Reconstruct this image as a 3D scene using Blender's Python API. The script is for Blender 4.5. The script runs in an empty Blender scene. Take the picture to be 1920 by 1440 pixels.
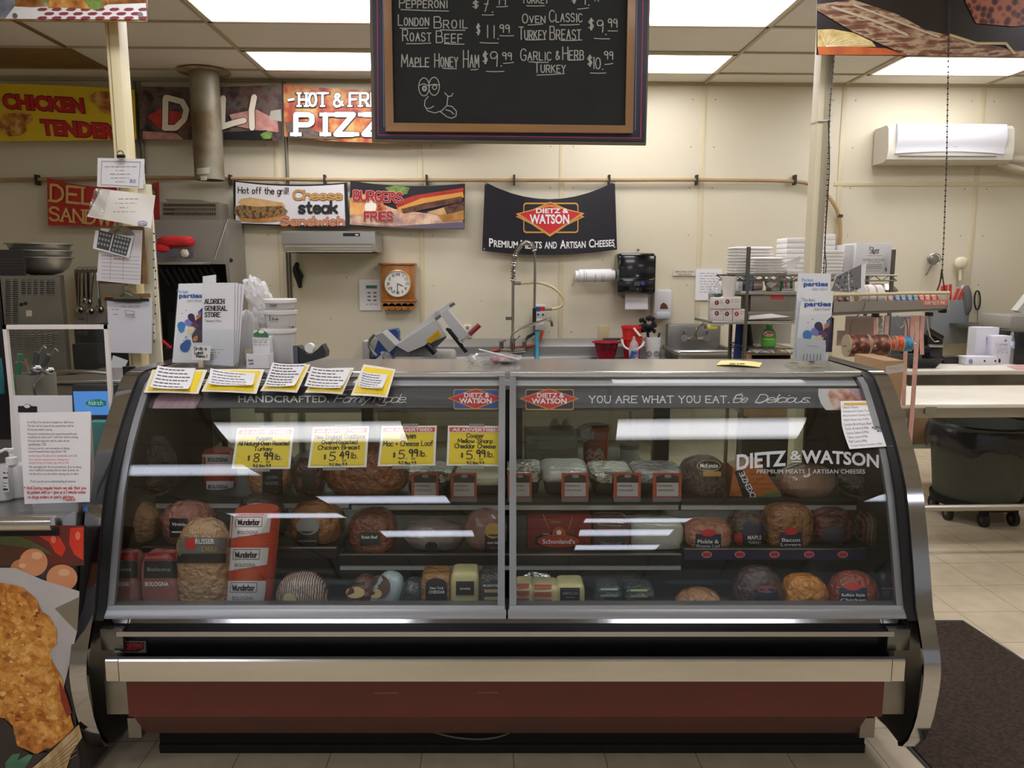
import bpy, bmesh, math, random
from mathutils import Matrix, Vector, noise

# ------------------------------------------------------------------ camera, world, exposure
FOC = 1460.0
PITCH = math.radians(8.38)
YAW = math.radians(1.75)
EYE = 1.56
SC = bpy.context.scene
COL = SC.collection
cam_data = bpy.data.cameras.new('camera')
cam_data.sensor_width = 36.0
cam_data.lens = FOC * 36.0 / 1920.0
cam_data.clip_start = 0.05
cam = bpy.data.objects.new('camera', cam_data)
COL.objects.link(cam)
cam.location = (0,0, EYE)
cam.rotation_euler = (math.pi / 2 - PITCH, 0,-YAW)
SC.camera = cam
world = bpy.data.worlds.new('store_air')
SC.world = world
world.use_nodes = True
wb = world.node_tree.nodes['Background']
wb.inputs[0].default_value = (0.74,0.74,0.74,1)
wb.inputs[1].default_value = 0.4
SC.view_settings.view_transform = 'Standard'
SC.view_settings.look = 'None'
SC.view_settings.gamma = 1.0
SC.view_settings.use_curve_mapping = False
SC.view_settings.exposure = 0.0
LIGHT_E = 8.8          # strength of the kitchen ceiling lights
LIGHT_E_STORE = 7.0     # strength of the ceiling lights over the shop side
SC.cycles.transparent_max_bounces = 24
SC.cycles.max_bounces = 8
SC.cycles.sample_clamp_indirect = 4.0
SC.cycles.caustics_reflective = False
SC.cycles.caustics_refractive = False

CEIL = 3.155            # ceiling height
WALL = 7.0              # distance of the kitchen's back wall
GX0, GDX = -1.82,1.235  # ceiling grid: first line, spacing across
GY0, GDY = 6.66,0.62    # ceiling grid: rear line, spacing along
pi = math.pi


def lin(h):
	h = h.lstrip('#')
	out = []
	for i in (0,2,4):
		c = int(h[i:i + 2],16) / 255.0
		out.append(c / 12.92 if c <= 0.04045 else ((c + 0.055) / 1.055) ** 2.4)
	return (out[0], out[1], out[2],1.0)


# ------------------------------------------------------------------ materials
MATS = {}


def nodes_of(name):
	m = bpy.data.materials.new(name)
	m.use_nodes = True
	nt = m.node_tree
	return m, nt, nt.nodes['Principled BSDF']


def mat(name, col='#808080', rough=0.5, metal=0.0, mix=None, bump=None, coat=0.0, stops=None, scale=8.0,
		detail=3.0, kind='noise', emit=0.0, alpha=None, stretch=None, spec=None, sub=0.0):
	"""Plain, two-tone or many-tone (stops) surface with optional bump; stretch scales the pattern per axis."""
	if name in MATS:
		return MATS[name]
	m, nt, b = nodes_of(name)
	N, L = nt.nodes, nt.links
	b.inputs['Base Color'].default_value = lin(col)
	b.inputs['Roughness'].default_value = rough
	b.inputs['Metallic'].default_value = metal
	if coat:
		b.inputs['Coat Weight'].default_value = coat
		b.inputs['Coat Roughness'].default_value = 0.12
	if spec is not None:
		b.inputs['Specular IOR Level'].default_value = spec
	if sub:
		b.inputs['Subsurface Weight'].default_value = sub
		b.inputs['Subsurface Radius'].default_value = (0.02,0.01,0.006)
	vec = None
	if mix or stops or bump:
		tc = N.new('ShaderNodeTexCoord')
		mp = N.new('ShaderNodeMapping')
		L.new(tc.outputs['Object'], mp.inputs['Vector'])
		if stretch:
			mp.inputs['Scale'].default_value = stretch
		vec = mp.outputs['Vector']
	if mix or stops:
		if kind == 'voronoi':
			t = N.new('ShaderNodeTexVoronoi')
			t.inputs['Scale'].default_value = scale
			out = t.outputs['Distance']
		elif kind == 'wave':
			t = N.new('ShaderNodeTexWave')
			t.inputs['Scale'].default_value = scale
			t.inputs['Distortion'].default_value = 4
			t.inputs['Detail'].default_value = detail
			out = t.outputs['Fac']
		else:
			t = N.new('ShaderNodeTexNoise')
			t.inputs['Scale'].default_value = scale
			t.inputs['Detail'].default_value = detail
			if detail > 9:
				t.inputs['Roughness'].default_value = .72
				t.inputs['Distortion'].default_value = .9
			out = t.outputs['Fac']
		L.new(vec, t.inputs['Vector'])
		r = N.new('ShaderNodeValToRGB')
		st = stops or [(0.38, col),(0.65, mix)]
		while len(r.color_ramp.elements) < len(st):
			r.color_ramp.elements.new(0.5)
		for e, (p, c) in zip(r.color_ramp.elements, st):
			e.position = p
			e.color = lin(c)
		L.new(out, r.inputs['Fac'])
		L.new(r.outputs['Color'], b.inputs['Base Color'])
	if bump:
		t2 = N.new('ShaderNodeTexNoise')
		t2.inputs['Scale'].default_value = bump[0]
		t2.inputs['Detail'].default_value = 4
		L.new(vec, t2.inputs['Vector'])
		bp = N.new('ShaderNodeBump')
		bp.inputs['Strength'].default_value = bump[1]
		bp.inputs['Distance'].default_value = bump[2] if len(bump) > 2 else 0.01
		L.new(t2.outputs['Fac'], bp.inputs['Height'])
		L.new(bp.outputs['Normal'], b.inputs['Normal'])
		if coat:
			L.new(bp.outputs['Normal'], b.inputs['Coat Normal'])
	if emit:
		b.inputs['Emission Color'].default_value = lin(col)
		b.inputs['Emission Strength'].default_value = emit
	if alpha is not None:
		b.inputs['Alpha'].default_value = alpha
	MATS[name] = m
	return m


def clear(name, tint='#e8eeec', base=0.04, rough=0.02, haze=0.0, hazecol='#ffffff', bump=None, tsel=0.96):
	"""Clear sheet: transparent, with mirror reflection growing to grazing angles; haze adds a milky share."""
	if name in MATS:
		return MATS[name]
	m = bpy.data.materials.new(name)
	m.use_nodes = True
	nt = m.node_tree
	N, L = nt.nodes, nt.links
	N.remove(N['Principled BSDF'])
	out = N['Material Output']
	tr = N.new('ShaderNodeBsdfTransparent')
	tr.inputs[0].default_value = lin(tint)
	gl = N.new('ShaderNodeBsdfGlossy')
	gl.inputs['Roughness'].default_value = rough
	lw = N.new('ShaderNodeLayerWeight')
	lw.inputs['Blend'].default_value = 0.5
	pw = N.new('ShaderNodeMath')
	pw.operation = 'POWER'
	L.new(lw.outputs['Facing'], pw.inputs[0])
	pw.inputs[1].default_value = 5
	ml = N.new('ShaderNodeMath')
	ml.operation = 'MULTIPLY_ADD'
	L.new(pw.outputs[0], ml.inputs[0])
	ml.inputs[1].default_value = tsel - base
	ml.inputs[2].default_value = base
	mx = N.new('ShaderNodeMixShader')
	L.new(ml.outputs[0], mx.inputs[0])
	L.new(tr.outputs[0], mx.inputs[1])
	L.new(gl.outputs[0], mx.inputs[2])
	last = mx
	if haze:
		df = N.new('ShaderNodeBsdfDiffuse')
		df.inputs[0].default_value = lin(hazecol)
		m2 = N.new('ShaderNodeMixShader')
		m2.inputs[0].default_value = haze
		L.new(mx.outputs[0], m2.inputs[1])
		L.new(df.outputs[0], m2.inputs[2])
		last = m2
	if bump:
		tc = N.new('ShaderNodeTexCoord')
		t2 = N.new('ShaderNodeTexNoise')
		t2.inputs['Scale'].default_value = bump[0]
		L.new(tc.outputs['Object'], t2.inputs['Vector'])
		bp = N.new('ShaderNodeBump')
		bp.inputs['Strength'].default_value = bump[1]
		bp.inputs['Distance'].default_value = 0.01
		L.new(t2.outputs['Fac'], bp.inputs['Height'])
		L.new(bp.outputs['Normal'], gl.inputs['Normal'])
	L.new(last.outputs[0], out.inputs['Surface'])
	MATS[name] = m
	return m


def lamp_mat(name, col, strength, tubes=False):
	m = bpy.data.materials.new(name)
	m.use_nodes = True
	nt = m.node_tree
	N, L = nt.nodes, nt.links
	N.remove(N['Principled BSDF'])
	e = N.new('ShaderNodeEmission')
	e.inputs[0].default_value = lin(col)
	e.inputs[1].default_value = strength
	if tubes:       # two fluorescent tubes glow through the lens along its length
		tc = N.new('ShaderNodeTexCoord')
		sx = N.new('ShaderNodeSeparateXYZ')
		L.new(tc.outputs['Object'], sx.inputs[0])
		ab = N.new('ShaderNodeMath')
		ab.operation = 'ABSOLUTE'
		L.new(sx.outputs['Y'], ab.inputs[0])
		mr = N.new('ShaderNodeMapRange')
		mr.interpolation_type = 'SMOOTHSTEP'
		for k, v in ((1,.10),(2,.27),(3, strength * 1.45),(4, strength * .45)):
			mr.inputs[k].default_value = v
		L.new(ab.outputs[0], mr.inputs[0])
		L.new(mr.outputs[0], e.inputs[1])
	L.new(e.outputs[0], N['Material Output'].inputs['Surface'])
	MATS[name] = m
	return m


# ------------------------------------------------------------------ sight lines of the photograph
CY, SY = math.cos(YAW), math.sin(YAW)
CP_, SP_ = math.cos(PITCH), math.sin(PITCH)
RZ = Matrix.Rotation(-YAW, 4, 'Z')      # frame of the display case (it stands square to the photographer)


def ray(u, v, fr=0):
	a = (u - 960) / FOC
	b = (720 - v) / FOC
	d = Vector((a, CP_ + b * SP_, -SP_ + b * CP_))
	if not fr:
		d = Vector((d.x * CY + d.y * SY, -d.x * SY + d.y * CY, d.z))
	return d


ORI = Vector((0,0, EYE))


def P(u, v, y, fr=0):
	d = ray(u, v, fr)
	return ORI + d * (y / d.y)


def G(u, v, z, fr=0):
	d = ray(u, v, fr)
	return ORI + d * ((z - EYE) / d.z)


# ------------------------------------------------------------------ surfaces that carry print: (u, v, offset) -> point
def plane(p0, n, fr=0):
	p0, n = Vector(p0), Vector(n).normalized()
	if n.dot(ray(960,720, fr)) > 0:
		n = -n

	def S(u, v, off=0.0):
		d = ray(u, v, fr)
		return ORI + d * ((p0 - ORI).dot(n) / d.dot(n)) + n * off
	return S


def wallp(y, fr=0):
	return plane((0, y, 0),(0,-1,0), fr)


def solid(f, y0, y1, fr=0):
	"""Surface of the solid f(p) < 0 met by the sight line between depths y0 and y1."""
	def S(u, v, off=0.0):
		d = ray(u, v, fr)
		n = 40
		a = y0
		prev = None
		hit = y1
		for i in range(n + 1):
			y = y0 + (y1 - y0) * i / n
			if f(ORI + d * (y / d.y)) < 0:
				lo, hi = (prev if prev is not None else y), y
				for _ in range(12):
					md = (lo + hi) / 2
					if f(ORI + d * (md / d.y)) < 0:
						hi = md
					else:
						lo = md
				hit = hi
				break
			prev = y
		p = ORI + d * (hit / d.y)
		return p - d.normalized() * off
	return S


# ------------------------------------------------------------------ mesh builder
GLY = {}


def glyph(s, bold=0.0, font=None):
	k = (s, bold)
	if k in GLY:
		return GLY[k]
	c = bpy.data.curves.new('t', 'FONT')
	c.body = s
	c.offset = bold
	c.resolution_u = 3
	c.align_x = 'LEFT'
	o = bpy.data.objects.new('t', c)
	me = o.to_mesh()
	vs = [(v.co.x, v.co.y) for v in me.vertices]
	fs = [tuple(p.vertices) for p in me.polygons]
	o.to_mesh_clear()
	bpy.data.objects.remove(o)
	bpy.data.curves.remove(c)
	x0 = min(v[0] for v in vs)
	x1 = max(v[0] for v in vs)
	y0 = min(v[1] for v in vs)
	y1 = max(v[1] for v in vs)
	vs = [((x - x0) / (x1 - x0),(y - y0) / (y1 - y0)) for x, y in vs]
	GLY[k] = (vs, fs, (x1 - x0) / (y1 - y0))
	return GLY[k]


STK_SRC = '''A=0,0 3,10 6,0|1,4 5,4
B=0,0 0,10 4,10 5,9 5,6.5 4,5.3 0,5.3|4,5.3 5.7,4.2 5.7,1.2 4.5,0 0,0
C=6,8.5 4.5,10 2,10 .4,8 0,5 .4,2 2,0 4.5,0 6,1.5
D=0,0 0,10 3,10 5.3,8 6,5 5.3,2 3,0 0,0
E=5.5,10 0,10 0,0 5.5,0|0,5.2 4.5,5.2
F=5.5,10 0,10 0,0|0,5.2 4.5,5.2
G=6,8.5 4.5,10 2,10 .4,8 0,5 .4,2 2,0 4.5,0 6,1.5 6,4.5 3.5,4.5
H=0,0 0,10|6,0 6,10|0,5 6,5
I=1,0 1,10
J=4,10 4,2 3,0 1,0 0,1.5
K=0,0 0,10|5.5,10 0,4.5|1.5,6 6,0
L=0,10 0,0 5,0
M=0,0 .5,10 3.5,3 6.5,10 7,0
N=0,0 0,10 6,0 6,10
O=3,10 1,9 0,5 1,1 3,0 5,1 6,5 5,9 3,10
P=0,0 0,10 4.3,10 5.5,9 5.5,6 4.3,4.8 0,4.8
Q=3,10 1,9 0,5 1,1 3,0 5,1 6,5 5,9 3,10|4,2.5 6.5,-1
R=0,0 0,10 4.3,10 5.5,9 5.5,6 4.3,4.8 0,4.8|3,4.8 6,0
S=5.5,8.5 4,10 1.5,10 .2,8.5 .3,6.5 1.8,5.5 4,4.8 5.5,3.5 5.6,1.5 4,0 1.5,0 0,1.5
T=0,10 6,10|3,10 3,0
U=0,10 0,2.5 1.5,0 4.5,0 6,2.5 6,10
V=0,10 3,0 6,10
W=0,10 2,0 4,8 6,0 8,10
X=0,0 6,10|0,10 6,0
Y=0,10 3,5 6,10|3,5 3,0
Z=0,10 6,10 0,0 6,0
a=4.5,5 3,6 1,6 0,4 0,2 1,0 3,0 4.5,2|4.5,6 4.5,0
b=0,10 0,0|0,4 1.5,6 3.5,6 4.5,4 4.5,2 3.5,0 1.5,0 0,2
c=4.3,5 3,6 1.3,6 0,4 0,2 1.3,0 3,0 4.3,1
d=4.5,10 4.5,0|4.5,4 3,6 1,6 0,4 0,2 1,0 3,0 4.5,2
e=0,3.2 4.5,3.2 4.3,5 3,6 1.2,6 0,4 0,2 1.3,0 3.2,0 4.4,1.2
f=3.5,9.5 2.5,10 1.3,9 1.3,0|0,6 3,6
g=4.5,5 3,6 1,6 0,4 0,2 1,0 3,0 4.5,2|4.5,6 4.5,-2 3,-3.5 .5,-3
h=0,10 0,0|0,4 1.5,6 3.3,6 4.3,4.5 4.3,0
i=.5,6 .5,0|.4,8.4 .7,8.9
j=1.5,6 1.5,-2 0,-3.3|1.4,8.4 1.7,8.9
k=0,10 0,0|4,6 0,2.5|1.3,3.6 4.3,0
l=.5,10 .5,0
m=0,6 0,0|0,4 1.3,6 2.5,6 3.3,4.5 3.3,0|3.3,4 4.6,6 5.8,6 6.6,4.5 6.6,0
n=0,6 0,0|0,4 1.5,6 3.3,6 4.3,4.5 4.3,0
o=2.3,6 .8,5.5 0,3 .8,.5 2.3,0 3.8,.5 4.6,3 3.8,5.5 2.3,6
p=0,6 0,-3.5|0,4 1.5,6 3.5,6 4.5,4 4.5,2 3.5,0 1.5,0 0,2
q=4.5,6 4.5,-3.5|4.5,4 3,6 1,6 0,4 0,2 1,0 3,0 4.5,2
r=0,6 0,0|0,3.5 1.2,5.6 3,6
s=3.8,5.2 2.8,6 1,6 .2,4.7 .8,3.4 3,2.7 3.9,1.4 3,0 1,0 0,.9
t=1.5,9 1.5,1 2.5,0 3.5,.4|0,6 3.3,6
u=0,6 0,1.5 1,0 2.8,0 4.3,2|4.3,6 4.3,0
v=0,6 2.1,0 4.2,6
w=0,6 1.5,0 3,5 4.5,0 6,6
x=0,0 4,6|0,6 4,0
y=0,6 2.2,.4|4.4,6 1.2,-3.5
z=0,6 4,6 0,0 4,0
0=3,10 1,9 0,5 1,1 3,0 5,1 6,5 5,9 3,10
1=1,0 1,10
2=.3,8 1.5,10 4,10 5.3,8 5,6 0,0 5.6,0
3=.3,9 2,10 4.5,9.5 5,7.3 2.5,5.4 5.2,4 5,1 2.5,0 0,1
4=3.5,10 0,4 6,4|4.6,8 4.6,0
5=5,10 .8,10 .4,5.8 3,6.3 5.2,4.5 5,1.3 2.5,0 0,1
6=5,9 3,10 .6,6 0,3 1.5,0 4,0 5.3,2.5 4,5 .6,4
7=0,10 5.5,10 2,0|1.3,5 4.5,5
8=2.7,10 .8,9 .8,6.8 4.6,3.8 4.8,1.2 2.7,0 .4,1.2 .8,3.8 4.6,7 4.4,9 2.7,10
9=5,7.5 3.5,5.4 1,5.6 .2,8 1.5,10 4,10 5.2,8 4.8,0
$=5,8 3.5,9 1,8.4 .6,6.4 4.6,4 4.6,2 3,.8 .3,1.6|2.3,10.5 2.3,-.8|3.3,10.5 3.3,-.8
&=5.8,1 1,7.5 1.4,9.5 3,9.8 3.8,8.4 .4,4 .2,1.6 1.6,0 3.8,.6 5.6,4
.=.4,0 .9,.3
,=.8,.6 .2,-1.4
!=.6,10 .6,3|.5,0 .9,.3
+=0,4 4,4|2,6 2,2
-=0,4 3,4
*=0,4 4,8|4,4 0,8|2,3 2,9
?=0,8 1.5,10 4,9.5 4,7 2,5 2,3|1.9,0 2.3,.4'''
STK = {}
for _l in STK_SRC.split('\n'):
	STK[_l[0]] = [[tuple(float(c) for c in p.split(',')) for p in st.split()] for st in _l[2:].split('|')]


class MB:
	"""Collects shapes in world metres (frame 0) or in the display case's frame (frame 1) and links them as ONE mesh object."""

	def __init__(s, fr=0):
		s.fr, s.v, s.f, s.mi, s.mats, s.flat = fr, [],[],[],[],[]

	def slot(s, m):
		if m not in s.mats:
			s.mats.append(m)
		return s.mats.index(m)

	def add(s, vs, fs, m, flat=False):
		o = len(s.v)
		k = s.slot(m)
		s.v += [Vector(p) for p in vs]
		for f in fs:
			s.f.append([i + o for i in f])
			s.mi.append(k)
			s.flat.append(flat)
		return s

	# --- solids
	def box(s, x0, x1, y0, y1, z0, z1, m, bev=0.0, T=None, seg=2):
		bm = bmesh.new()
		bmesh.ops.create_cube(bm, size=1)
		bmesh.ops.scale(bm, vec=(abs(x1 - x0), abs(y1 - y0), abs(z1 - z0)), verts=bm.verts)
		if bev:
			bmesh.ops.bevel(bm, geom=bm.edges[:], offset=bev, segments=seg, affect='EDGES', profile=0.5)
		c = Vector(((x0 + x1) / 2,(y0 + y1) / 2,(z0 + z1) / 2))
		bm.verts.index_update()
		vs = [(T @ (v.co + c)) if T else v.co + c for v in bm.verts]
		s.add(vs, [[v.index for v in f.verts] for f in bm.faces], m)
		bm.free()
		return s

	def boxpx(s, u0, v0, u1, v1, y, d, m, bev=0.0, z0=None, z1=None):
		"""Box whose front face at depth y covers the pixel box; z0 / z1 override its bottom and top."""
		a, b = P(u0, v0, y, s.fr), P(u1, v1, y, s.fr)
		return s.box(a.x, b.x, y, y + d, b.z if z0 is None else z0, a.z if z1 is None else z1, m, bev)

	def prism(s, pts, axis, a0, a1, m):
		"""Outline pts (2-D) pushed along an axis: 'x' takes (y, z), 'y' takes (x, z), 'z' takes (x, y)."""
		mk = {'x': lambda p, a: (a, p[0], p[1]), 'y': lambda p, a: (p[0], a, p[1]), 'z': lambda p, a: (p[0], p[1], a)}[axis]
		n = len(pts)
		vs = [mk(p, a0) for p in pts] + [mk(p, a1) for p in pts]
		fs = [list(range(n)), list(range(2 * n - 1, n - 1,-1))] + [[i, (i + 1) % n, (i + 1) % n + n, i + n] for i in range(n)]
		return s.add(vs, fs, m)

	def strip(s, prof, x0, x1, t, m):
		"""A sheet of thickness t that follows the (y, z) profile from x0 to x1, thickness on the inside."""
		n = len(prof)
		ins = []
		for i in range(n):
			a, b = prof[max(i - 1,0)], prof[min(i + 1, n - 1)]
			dy, dz = b[0] - a[0], b[1] - a[1]
			l = math.hypot(dy, dz) or 1
			ins.append((prof[i][0] - dz / l * t, prof[i][1] + dy / l * t))
		return s.prism(list(prof) + ins[::-1], 'x', x0, x1, m) if n < 3 else s._strip(prof, ins, x0, x1, m)

	def _strip(s, A, B, x0, x1, m):
		n = len(A)
		vs = [(x0, p[0], p[1]) for p in A] + [(x1, p[0], p[1]) for p in A] + [(x0, p[0], p[1]) for p in B] + [(x1, p[0], p[1]) for p in B]
		fs = []
		for i in range(n - 1):
			fs += [[i, i + 1, n + i + 1, n + i],[2 * n + i, 3 * n + i, 3 * n + i + 1,2 * n + i + 1],
				   [i, 2 * n + i, 2 * n + i + 1, i + 1],[n + i, n + i + 1,3 * n + i + 1,3 * n + i]]
		fs += [[0, n, 3 * n, 2 * n],[n - 1,3 * n - 1,4 * n - 1,2 * n - 1]]
		return s.add(vs, fs, m)

	def cyl(s, p0, p1, r0, m, r1=None, n=20, caps=True):
		p0, p1 = Vector(p0), Vector(p1)
		r1 = r0 if r1 is None else r1
		d = (p1 - p0).normalized()
		a = d.orthogonal().normalized()
		b = d.cross(a)
		vs = []
		for p, r in ((p0, r0),(p1, r1)):
			vs += [p + (a * math.cos(2 * pi * i / n) + b * math.sin(2 * pi * i / n)) * r for i in range(n)]
		fs = [[i, (i + 1) % n, (i + 1) % n + n, i + n] for i in range(n)]
		if caps:
			fs += [list(range(n))[::-1], list(range(n, 2 * n))]
		return s.add(vs, fs, m)

	def tube(s, pts, r, m, n=8, closed=False, smooth=0):
		pts = [Vector(p) for p in pts]
		for _ in range(smooth):
			q = [pts[0]]
			for a, b in zip(pts, pts[1:]):
				q += [a * .75 + b * .25, a * .25 + b * .75]
			pts = q + [pts[-1]]
		k = len(pts)
		if isinstance(r, (list, tuple)) and len(r) != k:
			r0 = r
			r = [r0[min(int(i * (len(r0) - 1) / (k - 1)), len(r0) - 2)] + (r0[min(int(i * (len(r0) - 1) / (k - 1)), len(r0) - 2) + 1] - r0[min(int(i * (len(r0) - 1) / (k - 1)), len(r0) - 2)]) * ((i * (len(r0) - 1) / (k - 1)) - min(int(i * (len(r0) - 1) / (k - 1)), len(r0) - 2)) for i in range(k)]
		vs = []
		prev = None
		for i, p in enumerate(pts):
			if closed:
				d = pts[(i + 1) % k] - pts[i - 1]
			else:
				d = pts[min(i + 1, k - 1)] - pts[max(i - 1,0)]
			d = d.normalized() if d.length > 1e-9 else Vector((0,0,1))
			if prev is None:
				prev = d.orthogonal().normalized()
			a = (prev - d * prev.dot(d))
			a = a.normalized() if a.length > 1e-6 else d.orthogonal().normalized()
			prev = a
			b = d.cross(a)
			rr = r[i] if isinstance(r, (list, tuple)) else r
			vs += [p + (a * math.cos(2 * pi * j / n) + b * math.sin(2 * pi * j / n)) * rr for j in range(n)]
		fs = []
		for i in range(k if closed else k - 1):
			o, q = i * n, ((i + 1) % k) * n
			fs += [[o + j, o + (j + 1) % n, q + (j + 1) % n, q + j] for j in range(n)]
		if not closed:
			fs += [list(range(n))[::-1], list(range((k - 1) * n, k * n))]
		return s.add(vs, fs, m)

	def lathe(s, c, prof, m, n=28, axis=(0,0,1)):
		"""prof: (radius, height) from the bottom up, turned about the axis through c."""
		c, d = Vector(c), Vector(axis).normalized()
		a = Vector((1,0,0)) if abs(d.z) > .99 else d.orthogonal().normalized()
		b = d.cross(a)
		vs = []
		for r, h in prof:
			vs += [c + d * h + (a * math.cos(2 * pi * i / n) + b * math.sin(2 * pi * i / n)) * max(r, 1e-5) for i in range(n)]
		fs = []
		for k in range(len(prof) - 1):
			o = k * n
			fs += [[o + i, o + (i + 1) % n, o + n + (i + 1) % n, o + n + i] for i in range(n)]
		fs += [list(range(n))[::-1], list(range((len(prof) - 1) * n, len(prof) * n))]
		return s.add(vs, fs, m)

	def blob(s, c, r, m, n=2.5, lump=0.0, seed=0, seg=(28,18), freq=3.0, T=None):
		"""Rounded lump: super-ellipsoid with radii r, surface pushed in and out by noise."""
		c = Vector(c)
		nu, nv = seg
		e = 2.0 / n
		pw = lambda x: math.copysign(abs(x) ** e, x)
		vs = []
		for j in range(nv + 1):
			t = -pi / 2 + pi * j / nv
			for i in range(nu):
				q = 2 * pi * i / nu
				d = Vector((pw(math.cos(t)) * pw(math.cos(q)), pw(math.cos(t)) * pw(math.sin(q)), pw(math.sin(t))))
				k = 1.0
				if lump:
					k += lump * noise.noise(d * freq + Vector((seed * 7.3, seed * 3.1, seed)))
				p = Vector((d.x * r[0] * k, d.y * r[1] * k, d.z * r[2] * k))
				vs.append(c + ((T @ p) if T else p))
		fs = []
		for j in range(nv):
			for i in range(nu):
				fs.append([j * nu + i, j * nu + (i + 1) % nu, (j + 1) * nu + (i + 1) % nu, (j + 1) * nu + i])
		return s.add(vs, fs, m)

	def sheet(s, fn, nu, nv, m, t=0.0, nrm=None):
		"""fn(a, b) for a, b in 0..1 gives the front; t pushes a back sheet along +y (or nrm) and closes the rim."""
		W = nu + 1
		A = [Vector(fn(i / nu, j / nv)) for j in range(nv + 1) for i in range(W)]
		fs = [[j * W + i, j * W + i + 1,(j + 1) * W + i + 1,(j + 1) * W + i] for j in range(nv) for i in range(nu)]
		if t:
			d = Vector(nrm or (0,1,0)) * t
			o = len(A)
			A = A + [p + d for p in A]
			fs += [[o + k for k in f[::-1]] for f in fs]
			rim = [i for i in range(W)] + [j * W + nu for j in range(1, nv + 1)] + [nv * W + i for i in range(nu - 1,-1,-1)] + [j * W for j in range(nv - 1,0,-1)]
			fs += [[rim[k], rim[k - 1], rim[k - 1] + o, rim[k] + o] for k in range(len(rim))]
		return s.add(A, fs, m)

	# --- print on a surface S(u, v, offset), in pixels of the photograph
	def poly(s, pts, S, m, off=0.002):
		return s.add([S(u, v, off) for u, v in pts],[list(range(len(pts)))], m, True)

	def patch(s, u0, v0, u1, v1, S, m, off=0.002, n=(8,6), warp=None, rnd=0.0):
		nu, nv = n
		pts = []
		for j in range(nv + 1):
			for i in range(nu + 1):
				u, v = u0 + (u1 - u0) * i / nu, v0 + (v1 - v0) * j / nv
				if warp:
					u, v = warp(u, v)
				pts.append(S(u, v, off))
		W = nu + 1
		return s.add(pts, [[j * W + i, j * W + i + 1,(j + 1) * W + i + 1,(j + 1) * W + i] for j in range(nv) for i in range(nu)], m)

	def oval(s, u0, v0, u1, v1, S, m, off=0.003, n=24):
		cu, cv, ru, rv = (u0 + u1) / 2,(v0 + v1) / 2,(u1 - u0) / 2,(v1 - v0) / 2
		pts = [S(cu, cv, off)] + [S(cu + ru * math.cos(2 * pi * i / n), cv + rv * math.sin(2 * pi * i / n), off) for i in range(n)]
		return s.add(pts, [[0,1 + i, 1 + (i + 1) % n] for i in range(n)], m, True)

	def rrect(s, u0, v0, u1, v1, r, S, m, off=0.002):
		pts = []
		for cu, cv, a0 in ((u1 - r, v0 + r, -90),(u1 - r, v1 - r, 0),(u0 + r, v1 - r, 90),(u0 + r, v0 + r, 180)):
			for k in range(5):
				a = math.radians(a0 + 22.5 * k)
				pts.append((cu + r * math.cos(a), cv + r * math.sin(a)))
		return s.poly(pts, S, m, off)

	def text(s, t, u0, v0, u1, v1, S, m, off=0.003, bold=0.0, warp=None, shear=0.0):
		vs, fs, _ = glyph(t, bold)
		out = []
		for x, y in vs:
			u, v = u0 + (u1 - u0) * x + shear * (y - .5) * (v1 - v0), v1 - (v1 - v0) * y
			if warp:
				u, v = warp(u, v)
			out.append(S(u, v, off))
		return s.add(out, fs, m, True)

	def line(s, pts, w, S, m, off=0.003, closed=False, caps=True, warp=None):
		if warp:
			pts = [warp(*p) for p in pts]
		h = w / 2
		seg = list(zip(pts, pts[1:] + (pts[:1] if closed else [])))
		if not closed:
			seg = seg[:len(pts) - 1]
		o0 = off
		for (a, b),(c, d) in seg:
			s.k = (getattr(s, 'k', 0) + 1) % 30
			off = o0 + s.k * 2.5e-5
			l = math.hypot(c - a, d - b) or 1e-6
			x, y = -(d - b) / l * h, (c - a) / l * h
			s.add([S(a + x, b + y, off), S(c + x, d + y, off), S(c - x, d - y, off), S(a - x, b - y, off)],[[0,1,2,3]], m, True)
		if caps:
			for a, b in pts:
				s.k = (getattr(s, 'k', 0) + 1) % 30
				off = o0 + s.k * 2.5e-5
				s.add([S(a + h * math.cos(k * pi / 3), b + h * math.sin(k * pi / 3), off) for k in range(6)],[list(range(6))], m, True)
		return s

	def pen(s, t, u0, v0, u1, v1, S, m, lw=1.5, off=0.003, small=False, warp=None, slab=False, gap=2.0, jit=0.0, shear=0.0):
		"""Pen strokes: v0 cap line, v1 base line, fitted between u0 and u1; small = lower case drawn as small capitals."""
		x = 0.0
		out = []
		rnd = random.Random(t)
		for ch in t:
			if ch == ' ':
				x += 4
				continue
			k = 1.0
			g = ch
			if small and ch.islower():
				g, k = ch.upper(),0.72
			if ch == '^':
				continue
			st = STK.get(g) or STK.get(ch.upper()) or STK['.']
			jy = rnd.uniform(-1,1) * jit
			jx = rnd.uniform(-1,1) * jit * .5
			wd = max(p[0] for q in st for p in q) * k
			out.append([[(x + jx + p[0] * k + shear * p[1] * k * .1, p[1] * k + jy) for p in q] for q in st])
			x += wd + gap
		W = max(x - gap, 1)
		f = lambda p: (u0 + (u1 - u0) * p[0] / W, v1 - (v1 - v0) * p[1] / 10)
		for g in out:
			for q in g:
				s.line([f(p) for p in q], lw, S, m, off, warp=warp)
				if slab:
					for p in (q[0], q[-1]):
						if abs(p[1]) < .3 or abs(p[1] - 10) < .3 or abs(p[1] - 7.2) < .2:
							a = f(p)
							s.line([(a[0] - lw * 1.1, a[1]),(a[0] + lw * 1.1, a[1])], lw * .7, S, m, off, warp=warp, caps=False)
		return s

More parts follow.
